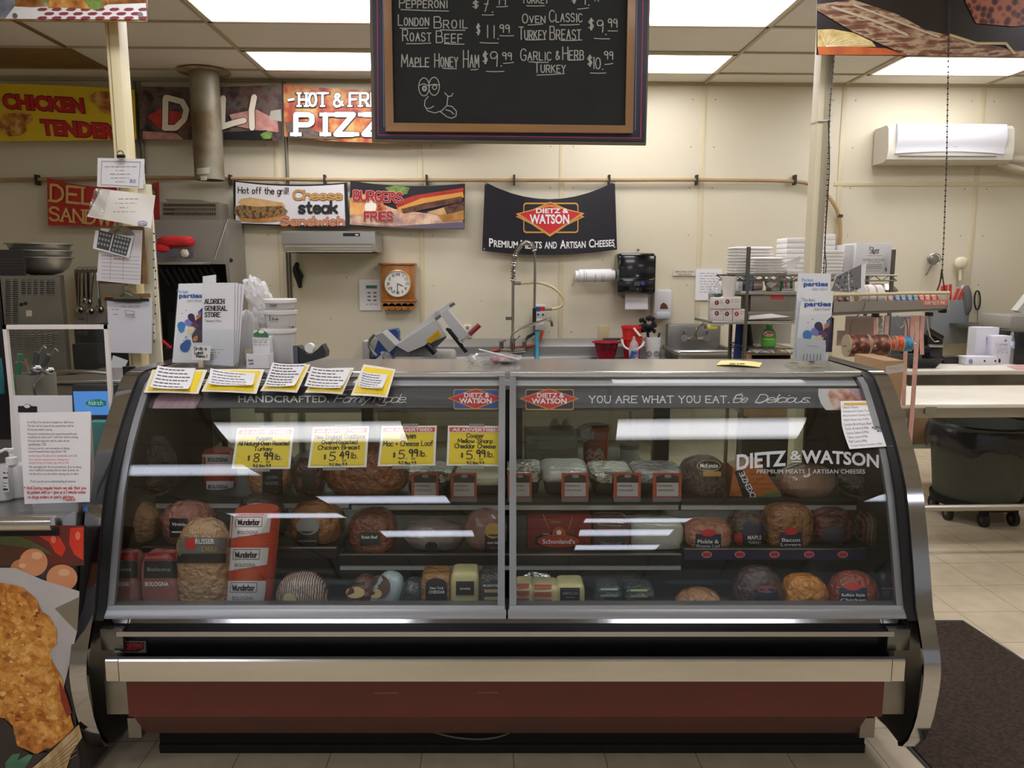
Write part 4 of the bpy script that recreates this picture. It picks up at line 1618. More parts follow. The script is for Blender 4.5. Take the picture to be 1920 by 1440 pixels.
mb.tube(pts, [.012,.028,.03,.024,.012], mat('black_glove', '#22201f', .8, bump=(60,.8)),10, smooth=1)
mb.tube([P(u, v, 6.93) for u, v in ((560,505),(566,517),(564,530))],[.012,.016,.008], MATS['black_glove'],8)
mb.build('black_cloth', label='twisted black cloth hanging on the wall under the range hood', cat='cloth')

# towel roll
o = thing('towel_roll', 'white paper towel roll with grey printed rings on a wall holder', 'paper towel', P(1115,528,6.9))
mb = MB()
a, b2 = P(1085,517,6.9), P(1146,516,6.9)
mb.cyl(a, b2,.055, PAPER, n=24)
ro = mb.build('roll', o)
mb = MB()
for u, w in ((1094,.9),(1098,.9),(1115,1.2),(1127,.6),(1131,.6)):
	p = P(u, 517,6.9)
	mb.cyl((p.x - .002 * w, 6.9, p.z),(p.x + .002 * w, 6.9, p.z),.0556, GREYINK, n=24)
mb.build('roll_print', ro)
mb = MB()
for p, s_ in ((a, -1),(b2,1)):
	mb.cyl(p, p + Vector((s_ * .03,0,0)),.045, WHITE, n=20)
	mb.box(p.x + s_ * .008, p.x + s_ * .028,6.9,6.995, p.z - .03, p.z + .03, WHITE, .004)
mb.build('roll_holder', o)

# black towel dispenser
o = thing('towel_dispenser', 'large glossy black paper towel dispenser on the wall with a white towel hanging out', 'dispenser', P(1194,552,6.85))
gb = mat('glossy_black', '#0d0e10', .12, coat=.5)
mb = MB()
mb.boxpx(1160,474,1230,552,6.76,.23, gb, .03)
mb.boxpx(1158,520,1228,551,6.75,.1, gb, .02)
mb.build('dispenser_cover', o)
S = wallp(6.749)
mb = MB()
mb.rrect(1189,528,1200,536,2, S, mat('panel_grey', '#3d4148', .4),.001)
mb.oval(1201,527,1209,535, S, mat('blue_dot', '#303c8a', .4),.001,14)
mb.line([(1195,541),(1195,543)],1.4, S, GREYINK, .001)
mb.rrect(1192,515,1198,519,1, S, GREYINK, .001)
mb.build('dispenser_print', o)
mb = MB()
te = [(1172,552)] + [(1172 + 43 * i / 16,581 - (i % 2) * 2) for i in range(17)] + [(1215,552)]
mb.prism([(P(u, v, 6.84).x, P(u, v, 6.84).z) for u, v in te], 'y', 6.84,6.842, PAPER)
mb.build('paper_towel', o)
mb = MB()
p = P(1196,469,6.97)
mb.lathe(p, [(.012,0),(.012,.02)], mat('steel_knob', '#8a7c66', .4,.6),12,(0,-1,0))
mb.build('wall_hook', o)

# soap dispenser
o = thing('soap_dispenser', 'white push-bar soap dispenser on the wall beside the black towel dispenser', 'dispenser', P(1243,600,6.88))
mb = MB()
mb.boxpx(1227,543,1260,598,6.85,.14, mat('soap_grey', '#c9c7c5', .35),.025)
mb.build('dispenser_body', o)
mb = MB()
mb.boxpx(1230,585,1258,599,6.835,.04, mat('soap_bar', '#b7bac0', .3),.018)
mb.build('push_bar', o)
S = wallp(6.849)
mb = MB()
mb.poly([(1237,579),(1239,571),(1244,567),(1250,571),(1253,579)], S, mat('soap_window', '#5e3f3a', .25),.002)
mb.build('soap_window', o)

# air conditioner
YA = 6.72
o = thing('air_conditioner', 'white wall-mounted split air conditioner high on the back wall', 'air conditioner', P(1775,308,6.85))
mb = MB()
a, b2 = P(1660,236,6.8), P(1888,306,6.8)
mb.prism([(6.77, a.z),(6.74, a.z - .03),(6.72, b2.z + .1),(6.74, b2.z + .02),(6.80, b2.z),(6.985, b2.z),(6.985, a.z)], 'x', a.x, b2.x, mat('ac_body', '#d8d3c8', .35))
mb.build('ac_body', o)
mb = MB()
q = lambda s_, t: Vector((P(1681 + (1886 - 1681) * s_, 260, YA).x, YA - .02 * math.sin(pi * min(t * 1.2,1)) + .0, a.z + .005 - t * (.245 - .02 * (1 - (2 * s_ - 1) ** 2) - .0 * s_)))
mb.sheet(q, 24,8, mat('ac_panel', '#d9d9de', .25),.03)
mb.build('ac_front_panel', o)
mb = MB()
mb.box(P(1684,300,6.73).x, P(1868,300,6.73).x, 6.727,6.735, b2.z + .045, b2.z + .049, mat('vane_gap', '#5d5648', .6))
mb.build('air_vane', o)
S = wallp(YA - .02)
mb = MB()
mb.text('OUAR', 1787,274,1796,276.5, S, GREYINK, .001)
mb.build('ac_mark', o)
mb = MB()
mb.tube([P(u, v, 6.9) for u, v in ((1880,296),(1930,300),(2050,306))],.035, mat('lineset_cover', '#d9d2c0', .5),12)
mb.tube([P(u, v, 6.88) for u, v in ((1870,306),(1912,317),(1990,330),(2050,334))],.024, MATS['lineset_cover'],12)
mb.build('refrigerant_line', o)

# ================================================================== kitchen side on the left: oven, hood, utensils, post with papers, front counter
louv = mat('louvre_light', '#b8b4a8', .4,.8)
ovs = mat('oven_side', '#7b7668', .38,.8, mix='#6a6558', scale=3)
YO = 5.4
cR = P(119,600, YO)
TH = math.radians(26)
on = Vector((math.sin(TH),-math.cos(TH),0))          # the louvred face looks at the shop
ox = Vector((-math.cos(TH),-math.sin(TH),0))         # along that face, away from the wall strip
oS = plane((cR.x, YO, 1), on)
zt = oS(60,517).z
wL = (oS(8,600) - oS(119,600)).length
o = thing('convection_oven', 'tall stainless oven with louvred side below the nested mixing bowls', 'oven', (cR.x - .3, YO + .3,0))


def obox(mb, a0, a1, d0, d1, z0, z1, m):
	"""Box in the oven's own frame: a along the face, d behind it."""
	q = [Vector((cR.x, YO, 0)) + ox * a - on * d for a, d in ((a0, d0),(a1, d0),(a1, d1),(a0, d1))]
	mb.prism([(p.x, p.y) for p in q], 'z', z0, z1, m)


mb = MB()
obox(mb, 0, wL, 0,.7,.12, zt, ovs)
mb.build('oven_body', o)
mb = MB()
cols = [(15,525,612),(29,525,612),(44,526,553),(55,526,553),(67,526,553),(79,526,553),(90,526,553),(99,526,553),
		(22,622,652),(35,622,652),(50,626,652),(62,626,652),(74,626,650),(85,625,650),(95,624,648),(104,622,648)]
for u, v0, v1 in cols:
	if u == 22:
		mb.build('louver', o)
		mb = MB()
	v = v0
	w = 4.5 if u < 36 else 3.5
	while v < v1:
		mb.poly([(u - w, v - 1),(u + w, v - 1),(u + w, v + 2.6),(u - w, v + 2.6)], oS, MATTE, .001)
		mb.add([oS(u - w, v + .2,.002), oS(u + w, v + .2,.002), oS(u + w, v + 1.9,.009), oS(u - w, v + 1.9,.009)],[[0,1,2,3]], louv)
		v += 4
mb.build('louver', o)
mb = MB()
mb.poly([(49,582),(60,582),(60,593),(49,593)], oS, mat('sticker_grey', '#b2ab98', .6),.002)
for u, v in ((40,571),(48,569)):
	mb.lathe(oS(u, v),[(.012,0),(.010,.006)], MATTE, 12, tuple(on))
mb.build('oven_fitting', o)
mb = MB()
obox(mb, wL + .01, wL + .5,.02,.66,.12, zt - .01, mat('oven_front_black', '#15151a', .3))
mb.build('oven_front', o)
for a in (.06, wL - .06):
	for d in (.06,.64):
		mb = MB()
		q = Vector((cR.x, YO, 0)) + ox * a - on * d
		mb.cyl((q.x, q.y, 0),(q.x, q.y, .13),.03, STEELD, n=12)
		mb.build('oven_foot', o)
# crate and bowls on the oven
mb = MB()
obox(mb, oS(53,500).length * 0 + (oS(53,500) - oS(119,500)).length, wL + .45,.02,.18, zt + .001, P(20,469, YO).z, mat('black_crate', '#1b1614', .6))
ct = mb.build('black_crate', label='black plastic crate on the oven beside the nested bowls', cat='crate')
mb = MB()
for v in (486,491,497,503):
	mb.line([(-30, v),(50, v)],1.6, lambda u, v2, off=0.0: oS(u, v2, off - .018), mat('crate_ridge', '#3a2f29', .6),.001, caps=False)
mb.build('crate_ridge', ct)
bs = mat('bowl_steel', '#b5b2aa', .3,.7, bump=(14,.05))
yb = YO + .42
bx = P(76,480, yb).x
R = 52 * yb / FOC
hz = P(76,483, yb).z - zt
for i, label in enumerate(('stainless mixing bowl at the bottom of the nested bowls', 'stainless mixing bowl in the middle of the nested bowls', 'stainless mixing bowl on top of the nested bowls')):
	z0 = zt + .002 + .048 * i
	h = hz
	mb = MB()
	mb.lathe((bx, yb, z0),[(R * .35,0),(R * .62, h * .12),(R * .85, h * .42),(R * .96, h * .85),(R, h),(R + .012, h + .002),(R + .012, h - .006),(R - .004, h - .004),(R * .935, h * .85),(R * .82, h * .43),(R * .59, h * .15),(R * .3,.008)], bs, 36)
	mb.build('mixing_bowl', label=label, cat='bowl', group='nested mixing bowls')

# exhaust hood
YH = 6.5
o = thing('exhaust_hood', 'large stainless exhaust hood over the dark grill, behind the papers on the post', 'exhaust hood', (P(370,500, YH + .2).x, 6.8, P(370,670, YH).z))
hs = mat('hood_steel', '#a29d95', .4,.55, mix='#958f86', scale=2)
x0, x1 = P(262,500, YH).x, P(424,410, YH + .1).x
zt, zl = P(350,412, YH + .1).z, P(350,487, YH).z
mb = MB()
mb.prism([(YH + .1, zt),(YH, zl + .02),(YH, zl - .035),(WALL - .03, zl - .035),(WALL - .03, zt)], 'x', x0, x1, hs)
mb.build('hood_canopy', o)
mb = MB()
mb.prism([(YH + .12, zt + .01),(YH + .02, zl),(YH + .02, zl - .04),(YH + .12, zl - .7),(WALL - .03, zl - .7),(WALL - .03, zt + .01)], 'x', x1 + .001, x1 + .03, hs)
mb.build('hood_side', o)
mb = MB()
mb.tube([(x1 + .01, YH + .1, zt),(P(402,484, YH).x, YH - .012, zl)],.006, STEEL, 6)
mb.box(x0, P(386,490, YH - .1).x, YH - .15, YH + .02, zl - .04, zl - .02, mat('hood_ledge', '#a9a59c', .35,.7),.003)
mb.build('hood_ledge', o)
mb = MB()
for k in range(9):
	u = 300 + k * 12
	mb.tube([P(u, 503, YH + .1), P(u + 18,534, YH + .3)],.012, mat('baffle_grey', '#55524c', .4,.5),6)
mb.build('grease_baffle', o)
mb = MB()
mb.box(x0, x1, YH + .36, YH + .42, zl - .8, zl - .036, MATTE)
mb.build('hood_backplate', o)
mb = MB()
xs = x1 + .031
hS2 = plane((xs, 6.7,1),(1,0,0))
mb.poly([(444,489),(453,488),(453,505),(444,506)], hS2, WHITE, .003)
mb.lathe(hS2(424 + 8,488,0),[(.018,0),(.018,.01),(.008,.02)], BLACK, 12,(1,0,0))
mb.build('hood_switch', o)
# vent box with louvres on the hood
y = 6.63
o = thing('louvered_vent_box', 'metal vent box with louvred front sitting on top of the exhaust hood', 'vent box', P(363,411, y))
vb = mat('vent_metal', '#9a9282', .4,.6)
mb = MB()
z0 = zt + .002
ztv = P(360,379, y).z
mb.box(P(302,395, y).x, P(410,395, y).x, y, y + .24, z0, ztv, vb)
mb.prism([(P(306,372, y).x, P(306,372, y).z),(P(375,374, y).x, P(375,374, y).z),(P(380,378, y).x, ztv),(P(312,379, y).x, ztv)], 'y', y + .03, y + .2, vb)
mb.build('vent_body', o)
mb = MB()
for v in (382,390,398):
	mb.boxpx(306, v, 404, v + 5, y - .006,.01, mat('vent_dark', '#3d3326', .7))
for k in range(22):
	mb.boxpx(328 + k * 3.4,391,329.6 + k * 3.4,402, y - .012,.008, vb)
mb.build('vent_louver', o)
# red mitts and cloth on the ledge
mb = MB()
mb.blob(P(330,453, YH - .07),(.15,.045,.045), mat('red_mitt', '#d02a2a', .75, mix='#b92224', scale=10),2.6,.15,4)
mb.blob(P(304,466, YH - .07),(.07,.045,.04), MATS['red_mitt'],2.4,.2,2)
mb.build('oven_mitt', label='red quilted oven mitts lying on the ledge of the exhaust hood', cat='oven mitt')
mb = MB()
mb.sheet(lambda a, b: P(292 + 70 * a, 482 - 12 * b + 4 * math.sin(a * 9), YH - .17 + .01 * b),14,5, mat('charcoal_cloth', '#56535a', .8),.006)
mb.blob(P(346,475, YH - .19),(.03,.015,.03), mat('pale_rag', '#c9c2b6', .8),2.2,.3,3)
mb.build('kitchen_rag', label='grey and pale rag hanging over hood ledge under red mitts', cat='cloth')
# dark grill below the hood
o = thing('grill', 'dark cooking grill below the exhaust hood behind the paper holder', 'grill', (P(345,650, YH).x, YH + .2,0))
gx0, gx1 = P(292,620, YH).x, P(398,620, YH).x
mb = MB()
mb.box(gx0, gx1, YH - .1, YH + .34,.1,.92, MATTE, .01)
mb.box(gx0, gx1, YH + .24, YH + .34,.92,1.2, MATTE)
mb.build('grill_body', o)
mb = MB()
for k in range(6):
	x = gx0 + .04 + k * (gx1 - gx0 - .08) / 5
	mb.tube([(x, YH - .08,.93),(x, YH + .22,.94)],.008, STEELD, 6)
mb.build('grill_grate', o)
mb = MB()
for x in (gx0 + .05, gx1 - .05):
	for y in (YH - .05, YH + .3):
		mb.cyl((x, y, 0),(x, y, .11),.025, MATTE, n=10)
mb.build('grill_leg', o)
mb = MB()
mb.tube([P(290,627, YH - .2), P(312,645, YH - .18), P(320,652, YH - .16)],.012, RED, 8)
mb.build('red_spatula', label='red utensil handle sticking out beside the dark grill', cat='utensil')

# utensil rack with ladles
YU = 6.85
o = thing('utensil_rack', 'wall strip with hooks holding the hanging ladles next to the oven', 'utensil rack', P(165,510, YU))
mb = MB()
mb.boxpx(139,507,150,588, YU + .06,.02, mat('rack_wood', '#7a4d33', .5))
mb.boxpx(139,505,192,512, YU + .04,.03, STEELD)
mb.build('hook_strip', o)
mb = MB()
for k in range(5):
	c = P(150 + k * 9,505, YU + .02)
	mb.tube([c + Vector((math.cos(t) * .02,0, math.sin(t) * .02)) for t in [i * pi / 5 for i in range(6)]],.003, STEELD, 6)
mb.build('rack_hook', o)
lad = [(149,511,149,581,8),(156,511,157,563,6),(165,511,166,566,7),(174,511,169,583,8),(182,511,187,580,8)]
for i, (u0, v0, u1, v1, r) in enumerate(lad):
	o = thing('ladle', ['steel ladle hanging at the oven end of the rack', 'steel ladle with short handle, second from the oven', 'steel ladle with black-handled shaft in middle of rack', 'steel ladle hanging low, second from the post', 'steel ladle hanging nearest the post'][i], 'ladle', P(u1, v1, YU), 'ladles on the utensil rack')
	mb = MB()
	mb.tube([P(u0, v0, YU), P((u0 + u1) / 2,(v0 + v1) / 2, YU - .01), P(u1, v1 - r, YU)],.011, CHROME if i != 2 else BLACK, 8)
	mb.build('handle', o)
	mb = MB()
	R = r * YU / FOC
	mb.blob(P(u1, v1, YU - .02),(R, R * .7, R), CHROME, 2,0,0,(20,12))
	mb.build('ladle_bowl', o)
o = thing('whiteboard_strip', 'small whiteboard with marker scrawl below the hanging ladles', 'whiteboard', P(168,606,6.94))
mb = MB()
mb.boxpx(137,580,198,608,6.94,.015, mat('board_white', '#b8b5ae', .3))
mb.build('board_sheet', o)
mb = MB()
S = wallp(6.94)
mb.pen('tues', 146,594,158,600, S, GREYINK, 1,.001)
mb.line([(163,580),(163,608)],1, S, GREYINK, .001)
mb.build('board_writing', o)
# black fryer
o = thing('black_fryer', 'black countertop fryer with twin knobs below the whiteboard', 'fryer', (P(170,650,6.2).x, 6.4, P(170,690,6.2).z))
mb = MB()
mb.boxpx(137,612,200,645,6.25,.45, mat('fryer_black', '#17171a', .3),.012)
mb.boxpx(134,645,255,700,6.15,.5, MATTE, .01)
mb.build('fryer_body', o)
for u in (150,161):
	mb = MB()
	mb.lathe(P(u, 625,6.25),[(.022,0),(.02,.02),(.008,.025)], mat('fryer_knob', '#2c2d31', .3),14,(0,-1,0))
	mb.build('knob', o)
mb = MB()
mb.box(P(134,700,6.15).x, P(255,700,6.15).x, 6.16,6.65,0, P(170,700,6.15).z - .002, STEELD)
mb.build('equipment_stand', label='steel stand under the black fryer', cat='stand')

# post with papers
YP = 4.1
cp = mat('cream_post', '#e6d9ae', .5, mix='#dccb98', scale=2, stretch=(3,3,.3))
o = thing('support_post', 'cream square post from floor to ceiling with papers clipped to it', 'post', (P(232,400, YP).x, YP + .05,0))
mb = MB()
a = P(222,290, YP)
px0, px1 = P(207,200, YP).x, P(232,200, YP).x
mb.box(px0, px1, YP, YP + .1,0, CEIL - .001, cp, .004)
mb.build('post_shaft', o)
mb = MB()
mb.box(px0 + .016, px0 + .019, YP - .002, YP + .01,0, CEIL - .002, mat('post_groove', '#8d7f55', .7))
mb.build('post_groove', o)
mb = MB()
mb.box(P(266,500, YP).x, P(290,500, YP).x, YP + .01, YP + .03, P(270,700, YP).z, P(270,345, YP).z, mat('ivory_board', '#e4dcc2', .5))
mb.build('post_side_board', o)
mb = MB()
for v0, v1, u in ((430,500,291),(500,590,294),(600,635,291),(300,345,271)):
	mb.boxpx(u - 6, v0, u, v1, YP - .012,.01, mat('hinge_white', '#eae6da', .4))
	for k in range(int((v1 - v0) / 16) + 1):
		p = P(u - 2.5, v0 + 8 + k * 16, YP - .012)
		mb.cyl((p.x, YP - .014, p.z),(p.x, YP - .011, p.z),.004, INK, n=8)
mb.build('punched_strip', o)


def flat_paper(name, label, cat, q, y, m, t=.002, tilt=0.0, wave=0.0, group=None):
	"""Sheet whose corners (top left, top right, bottom right, bottom left) are pixels at depth y; tilt leans its foot towards the viewer."""
	f = quadmap(0,0,1,1, q)
	mb = MB()
	mb.sheet(lambda a, b: P(*f(a, 1 - b), y - tilt * (1 - b) + wave * math.sin(a * 6 + b * 4)),10,8, m, t)
	o = mb.build(name, label=label, cat=cat, group=group)
	return o, lambda u, v, off=0.0: P(u, v, y - off - max(tilt, 0) - abs(wave) - .0005)


o, S = flat_paper('certificate', 'white certificate with thin border clipped highest on the cream post', 'certificate', [(183,296),(271,298),(268,353),(182,350)], YP - .03, PAPERW)
mb = MB()
mb.line([(191,302),(263,304),(260,350),(189,346)],.8, S, GREYINK, .001, closed=True)
for k, (u0, u1) in enumerate(((196,256),(217,236),(206,244),(208,242),(216,234))):
	mb.scribble(u0,312 + k * 7, u1,313 + k * 7, S, GREYINK, .9,.001, k)
mb.text('RV', 244,336,255,341, S, BLUEP, .001)
mb.line([(243,342),(255,342)],.8, S, BLUEP, .001)
mb.build('certificate_print', o)
mb = MB()
p = P(227,293, YP - .05)
mb.cyl(p + Vector((-.018,0,0)), p + Vector((.018,0,0)),.009, mat('clip_black', '#2a2422', .35,.4), n=12)
mb.tube([p + Vector((math.cos(t) * .014,-.005,.012 + math.sin(t) * .014)) for t in [i * pi / 5 for i in range(11)]],.003, CHROME, 6)
mb.build('binder_clip', label='black binder clip holding the certificate on the cream post', cat='binder clip')
o, S = flat_paper('sleeved_certificate', 'cream certificate in a shiny plastic sleeve, below bordered certificate on post', 'certificate', [(190,354),(291,366),(283,428),(163,406)], YP - .1, mat('cream_sheet', '#efe9df', .2),.003,.02,.004)
mb = MB()
for k, (u0, u1) in enumerate(((222,259),(216,256),(224,240),(212,254))):
	mb.scribble(u0,372 + k * 8, u1,374 + k * 8, S, GREYINK, 1.3 if k == 0 else .9,.002, k)
mb.oval(258,414,276,423, S, BLUEP, .002)
mb.oval(259,415,275,422, S, WHITEP, .003)
mb.text('ServSafe', 261,416.5,273,420.5, S, BLUEP, .004)
mb.build('certificate_print', o)
mb = MB()
mb.sheet(lambda a, b: P(163 + 30 * a + (1 - b) * -0 + b * 14,404 - b * 50 + 6 * a * (1 - b), YP - .125 + .008 * math.sin(b * 12 + a * 5)),8,12, FILM, 0)
mb.build('plastic_sleeve', o)
# clipboards
brd = mat('clipboard_brown', '#8d6a3e', .5, mix='#7c5a33', scale=20)
for (q, label, y, qp, kind) in (([(190,424),(270,424),(277,532),(186,532)], 'brown clipboard with a lined price form and photo, upper one on the post', YP - .05,[(189,428),(267,432),(263,534),(181,526)],0),
							   ([(194,552),(281,550),(284,575),(196,575)], 'brown clipboard with a white sheet, lower one on the post', YP - .06,[(200,562),(285,558),(284,663),(206,661)],1)):
	o = thing('clipboard', label, 'clipboard', P(235, q[2][1], y))
	f = quadmap(0,0,1,1, q)
	mb = MB()
	mb.sheet(lambda a, b: P(*f(a, 1 - b), y),4,4, brd, .004)
	mb.build('clipboard_back', o)
	f2 = quadmap(0,0,1,1, qp)
	mb = MB()
	mb.sheet(lambda a, b: P(*f2(a, 1 - b), y - .008 - .01 * (1 - b)),6,6, mat('pinkish_sheet', '#e6e0e2', .8) if kind == 0 else mat('bluish_sheet', '#e4e3ea', .8),.003)
	mb.build('paper_sheet', o)
	S = lambda u, v, off=0.0: P(u, v, y - .0195 - off)
	if kind == 0:
		mb = MB()
		for k in range(7):
			mb.line([(190,478 + k * 7),(262,482 + k * 7)],.6, S, GREYINK, .001, caps=False)
		for u in (208,232):
			mb.line([(u, 480),(u - 2,524)],.5, S, GREYINK, .001, caps=False)
		mb.scribble(214,484,232,486, S, REDINK, 1.4,.001,4)
		mb.scribble(190,478,218,482, S, GREYINK, .8,.001,5)
		mb.build('form_print', o)
		mb = MB()
		w = turn(215,459,13)
		f3 = quadmap(0,0,1,1,[(179,432),(250,444),(242,484),(174,466)])
		mb.sheet(lambda a, b: P(*f3(a, 1 - b), y - .024),3,3, PAPER, .001)
		ph = mb.build('photo_print', o)
		mb = MB()
		S2 = lambda u, v, off=0.0: P(u, v, y - .0245 - off)
		mb.poly([(186,431),(212,438),(204,470),(181,464)], S2, mat('photo_grey', '#4a4a4c', .5),.001)
		mb.poly([(214,439),(246,447),(237,480),(206,471)], S2, MATS['photo_grey'],.001)
		for i in range(5):
			for j in range(4):
				cu, cv = 218 + i * 5.6 - j * 2,444 + j * 8 + i * 1.4
				mb.oval(cu - 2.2, cv - 2.6, cu + 2.2, cv + 3, S2, mat('photo_pale', '#a2a2a2', .5),.002,8)
		for i in range(4):
			for j in range(3):
				cu, cv = 189 + i * 5.6 - j * 2,438 + j * 9 + i * 1.4
				mb.oval(cu - 2, cv - 2.4, cu + 2, cv + 2.6, S2, MATS['photo_pale'],.002,8)
		mb.build('photo_picture', ph)
	else:
		mb = MB()
		mb.scribble(210,580,226,581, S, GREYINK, 1,.001,4)
		mb.scribble(212,589,224,590, S, GREYINK, 1,.001,6)
		mb.line([(234,582),(252,584),(252,595),(236,594)],.8, S, GREYINK, .001, closed=True)
		mb.pen('total', 237,587,250,592, S, GREYINK, .9,.001)
		mb.scribble(228,574,264,575, S, GREYINK, .8,.001,6)
		mb.build('form_print', o)
	cu, cv = (226,432) if kind == 0 else (238,553)
	mb = MB()
	p = P(cu, cv + 3, y - .02)
	mb.prism([(p.x - .07, p.z - .012),(p.x + .07, p.z - .012),(p.x + .05, p.z + .012),(p.x + .015, p.z + .03),(p.x - .015, p.z + .03),(p.x - .05, p.z + .012)], 'y', p.y - .004, p.y + .004, mat('clip_metal', '#94907f', .3,.9))
	mb.cyl(p + Vector((0,-.005,.03)), p + Vector((0,-.005,.055)),.014, MATS['clip_metal'], n=12)
	mb.tube([p + Vector((-.03,-.006,.0)), p + Vector((0,-.014,.02)), p + Vector((.03,-.006,.0))],.005, MATS['clip_metal'],6)
	mb.build('clip', o)
	if kind == 1:
		mb = MB()
		mb.prism([(P(200,557, y).x, P(200,557, y).z),(P(283,558, y).x, P(283,559, y).z),(P(283,564, y).x, P(283,565, y).z),(P(245,567, y).x, P(245,567, y).z),(P(200,562, y).x, P(200,563, y).z)], 'y', y - .0225, y - .0215, INK)
		mb.build('black_header', o)
o, S = flat_paper('loose_paper', 'blank white scrap of paper low on the post behind the white sign frame', 'paper', [(212,666),(240,676),(232,694),(206,690)], YP - .08, PAPER, .001)

# left front counter with the fried-chicken poster panel
YF = 2.2
o = thing('service_counter', 'stainless-topped counter with fried chicken poster on its front beside the deli case', 'counter', (-1.75,2.6,0))
zc = G(80,962,.86)
cx1 = -1.24
mb = MB()
mb.box(-2.6, cx1, YF + .01,3.3,.02,.80, mat('counter_body', '#3a3634', .6))
mb.build('counter_body', o)
mb = MB()
mb.box(-2.6, cx1, YF + .02,3.3,.80,.845, mat('counter_steel', '#9a9794', .25,.8))
mb.build('counter_top', o)
mb = MB()
mb.tube([(-2.6, YF - .005,.838),(cx1 - .01, YF - .005,.838)],.022, mat('edge_steel', '#c9c6c2', .22,.95),14)
mb.box(-2.6, cx1, YF - .004, YF + .02,.80,.822, MATTE)
mb.build('counter_edge', o)
S = wallp(YF)
mb = MB()
mb.box(-2.6,-1.24, YF, YF + .011,.02,.80, mat('poster_dark', '#3a3438', .4, mix='#2a2528', scale=3))
po = mb.build('poster_panel', o)
fc = mat('crispy_chicken_print', '#c98a3c', .45, stops=[(.3, '#6e3510'),(.42, '#b06a22'),(.52, '#cf8d3c'),(.62, '#e0a856'),(.75, '#f1cf92')], scale=16, detail=12)
fc2 = mat('crispy_chicken_pale', '#d9a04e', .45, stops=[(.32, '#8f4f18'),(.48, '#cf8a36'),(.66, '#efc377')], scale=26, detail=12)
mb = MB()
mb.poly([(-300,985),(158,985),(158,1060),(120,1062),(60,1060),(-300,1064)], S, mat('dark_red_print', '#6a2420', .45, mix='#4a2a1c', scale=6),.0004)
mb.poly([(30,985),(80,985),(112,1006),(124,1028),(116,1044),(104,1036),(92,1016),(66,1000)], S, mat('pepper_red_print', '#d23420', .4, mix='#e04a30', scale=6),.001)
mb.poly([(132,990),(157,988),(156,1050),(140,1040),(130,1020)], S, MATS['pepper_red_print'],.001)
mb.poly([(-10,1008),(20,1000),(56,1012),(90,1030),(100,1042),(70,1030),(30,1024),(0,1020)], S, mat('leaf_print', '#5f6136', .5, mix='#3f4a28', scale=14),.0014)
egg = mat('egg_print', '#c8835a', .45, mix='#d89a70', scale=4)
mb.oval(37,1028,90,1080, S, egg, .002)
mb.oval(20,1048,62,1086, S, mat('onion_print', '#b8774e', .45, mix='#c98d62', scale=5),.0017)
mb.oval(88,1058,146,1108, S, egg, .0024)
for u0, v0, u1, v1 in ((60,1034,80,1048),(110,1066,132,1080),(36,1056,50,1064)):
	mb.oval(u0, v0, u1, v1, S, mat('egg_gleam_print', '#e0ad8a', .45),.0027)
for u0, v0, u1, v1 in ((96,1004,106,1018),(142,996,152,1012)):
	mb.oval(u0, v0, u1, v1, S, mat('pepper_gleam_print', '#ec7a64', .4),.0027)
paperp = mat('wax_paper_print', '#c3bfc0', .5, mix='#aeaaae', scale=4)
mb.poly([(-300,1063),(30,1064),(80,1086),(150,1108),(146,1180),(132,1240),(120,1290),(-300,1300)], S, paperp, .003)
mb.poly([(104,1140),(150,1118),(146,1184),(128,1166)], S, mat('paper_shade_print', '#7f7766', .5),.0034)
ch1 = [(-300,1082),(10,1092),(44,1100),(70,1122),(80,1146),(94,1154),(108,1180),(108,1206),(94,1220),(100,1240),(118,1270),(124,1300),(136,1350),(140,1362),(120,1384),(96,1402),(60,1400),(30,1392),(26,1360),(10,1345),(-300,1330)]
mb.poly(ch1, S, fc, .0045)
mb.poly([(20,1180),(60,1176),(88,1212),(104,1262),(112,1306),(90,1330),(60,1322),(40,1290),(22,1240)], S, fc2,.005)
mb.poly([(14,1110),(44,1112),(60,1140),(70,1180),(40,1190),(20,1160)], S, fc2,.0053)
mb.poly([(30,1352),(60,1346),(110,1356),(130,1372),(110,1390),(70,1412),(34,1396)], S, mat('crumb_print', '#b8702a', .45, stops=[(.3, '#7a3f12'),(.5, '#c47d30'),(.66, '#e6ad5c')], scale=30, detail=8),.0055)
rnd = random.Random(3)
tones = [mat('crust_%s' % n_, c_, .45, mix=c2_, scale=40, detail=10) for n_, c_, c2_ in (('umber', '#8f5218', '#a8681f'),('amber', '#b9762a', '#c98a3a'),('gold', '#dba550', '#c98f3e'),('honey', '#e8bf76', '#d9a558'))]


def inside(u, v):
	c = False
	for (a, b),(d, e) in zip(ch1, ch1[1:] + ch1[:1]):
		if (b > v) != (e > v) and u < (d - a) * (v - b) / (e - b) + a:
			c = not c
	return c


k = 0
while k < 230:
	u, v = rnd.uniform(-60,136), rnd.uniform(1090,1398)
	if not inside(u, v) or not inside(u + 7, v) or not inside(u - 7, v + 6):
		continue
	r_, a0 = rnd.uniform(2.5,8), rnd.uniform(0,3)
	mb.poly([(u + r_ * rnd.uniform(.5,1.2) * math.cos(a0 + t * pi / 4), v + r_ * rnd.uniform(.4,.9) * math.sin(a0 + t * pi / 4)) for t in range(8)], S, tones[rnd.choice((0,1,1,2,2,3))],.0057 + k * 1.5e-6)
	k += 1
mb.poly([(112,1272),(126,1300),(136,1334),(128,1344),(116,1312)], S, mat('ketchup_print', '#8f2b1c', .4),.0056)
mb.poly([(-300,1330),(10,1346),(26,1362),(34,1396),(60,1412),(90,1408),(60,1440),(-300,1460)], S, mat('shadow_cloth_print', '#2c2624', .5, mix='#3d3430', scale=6),.0058)
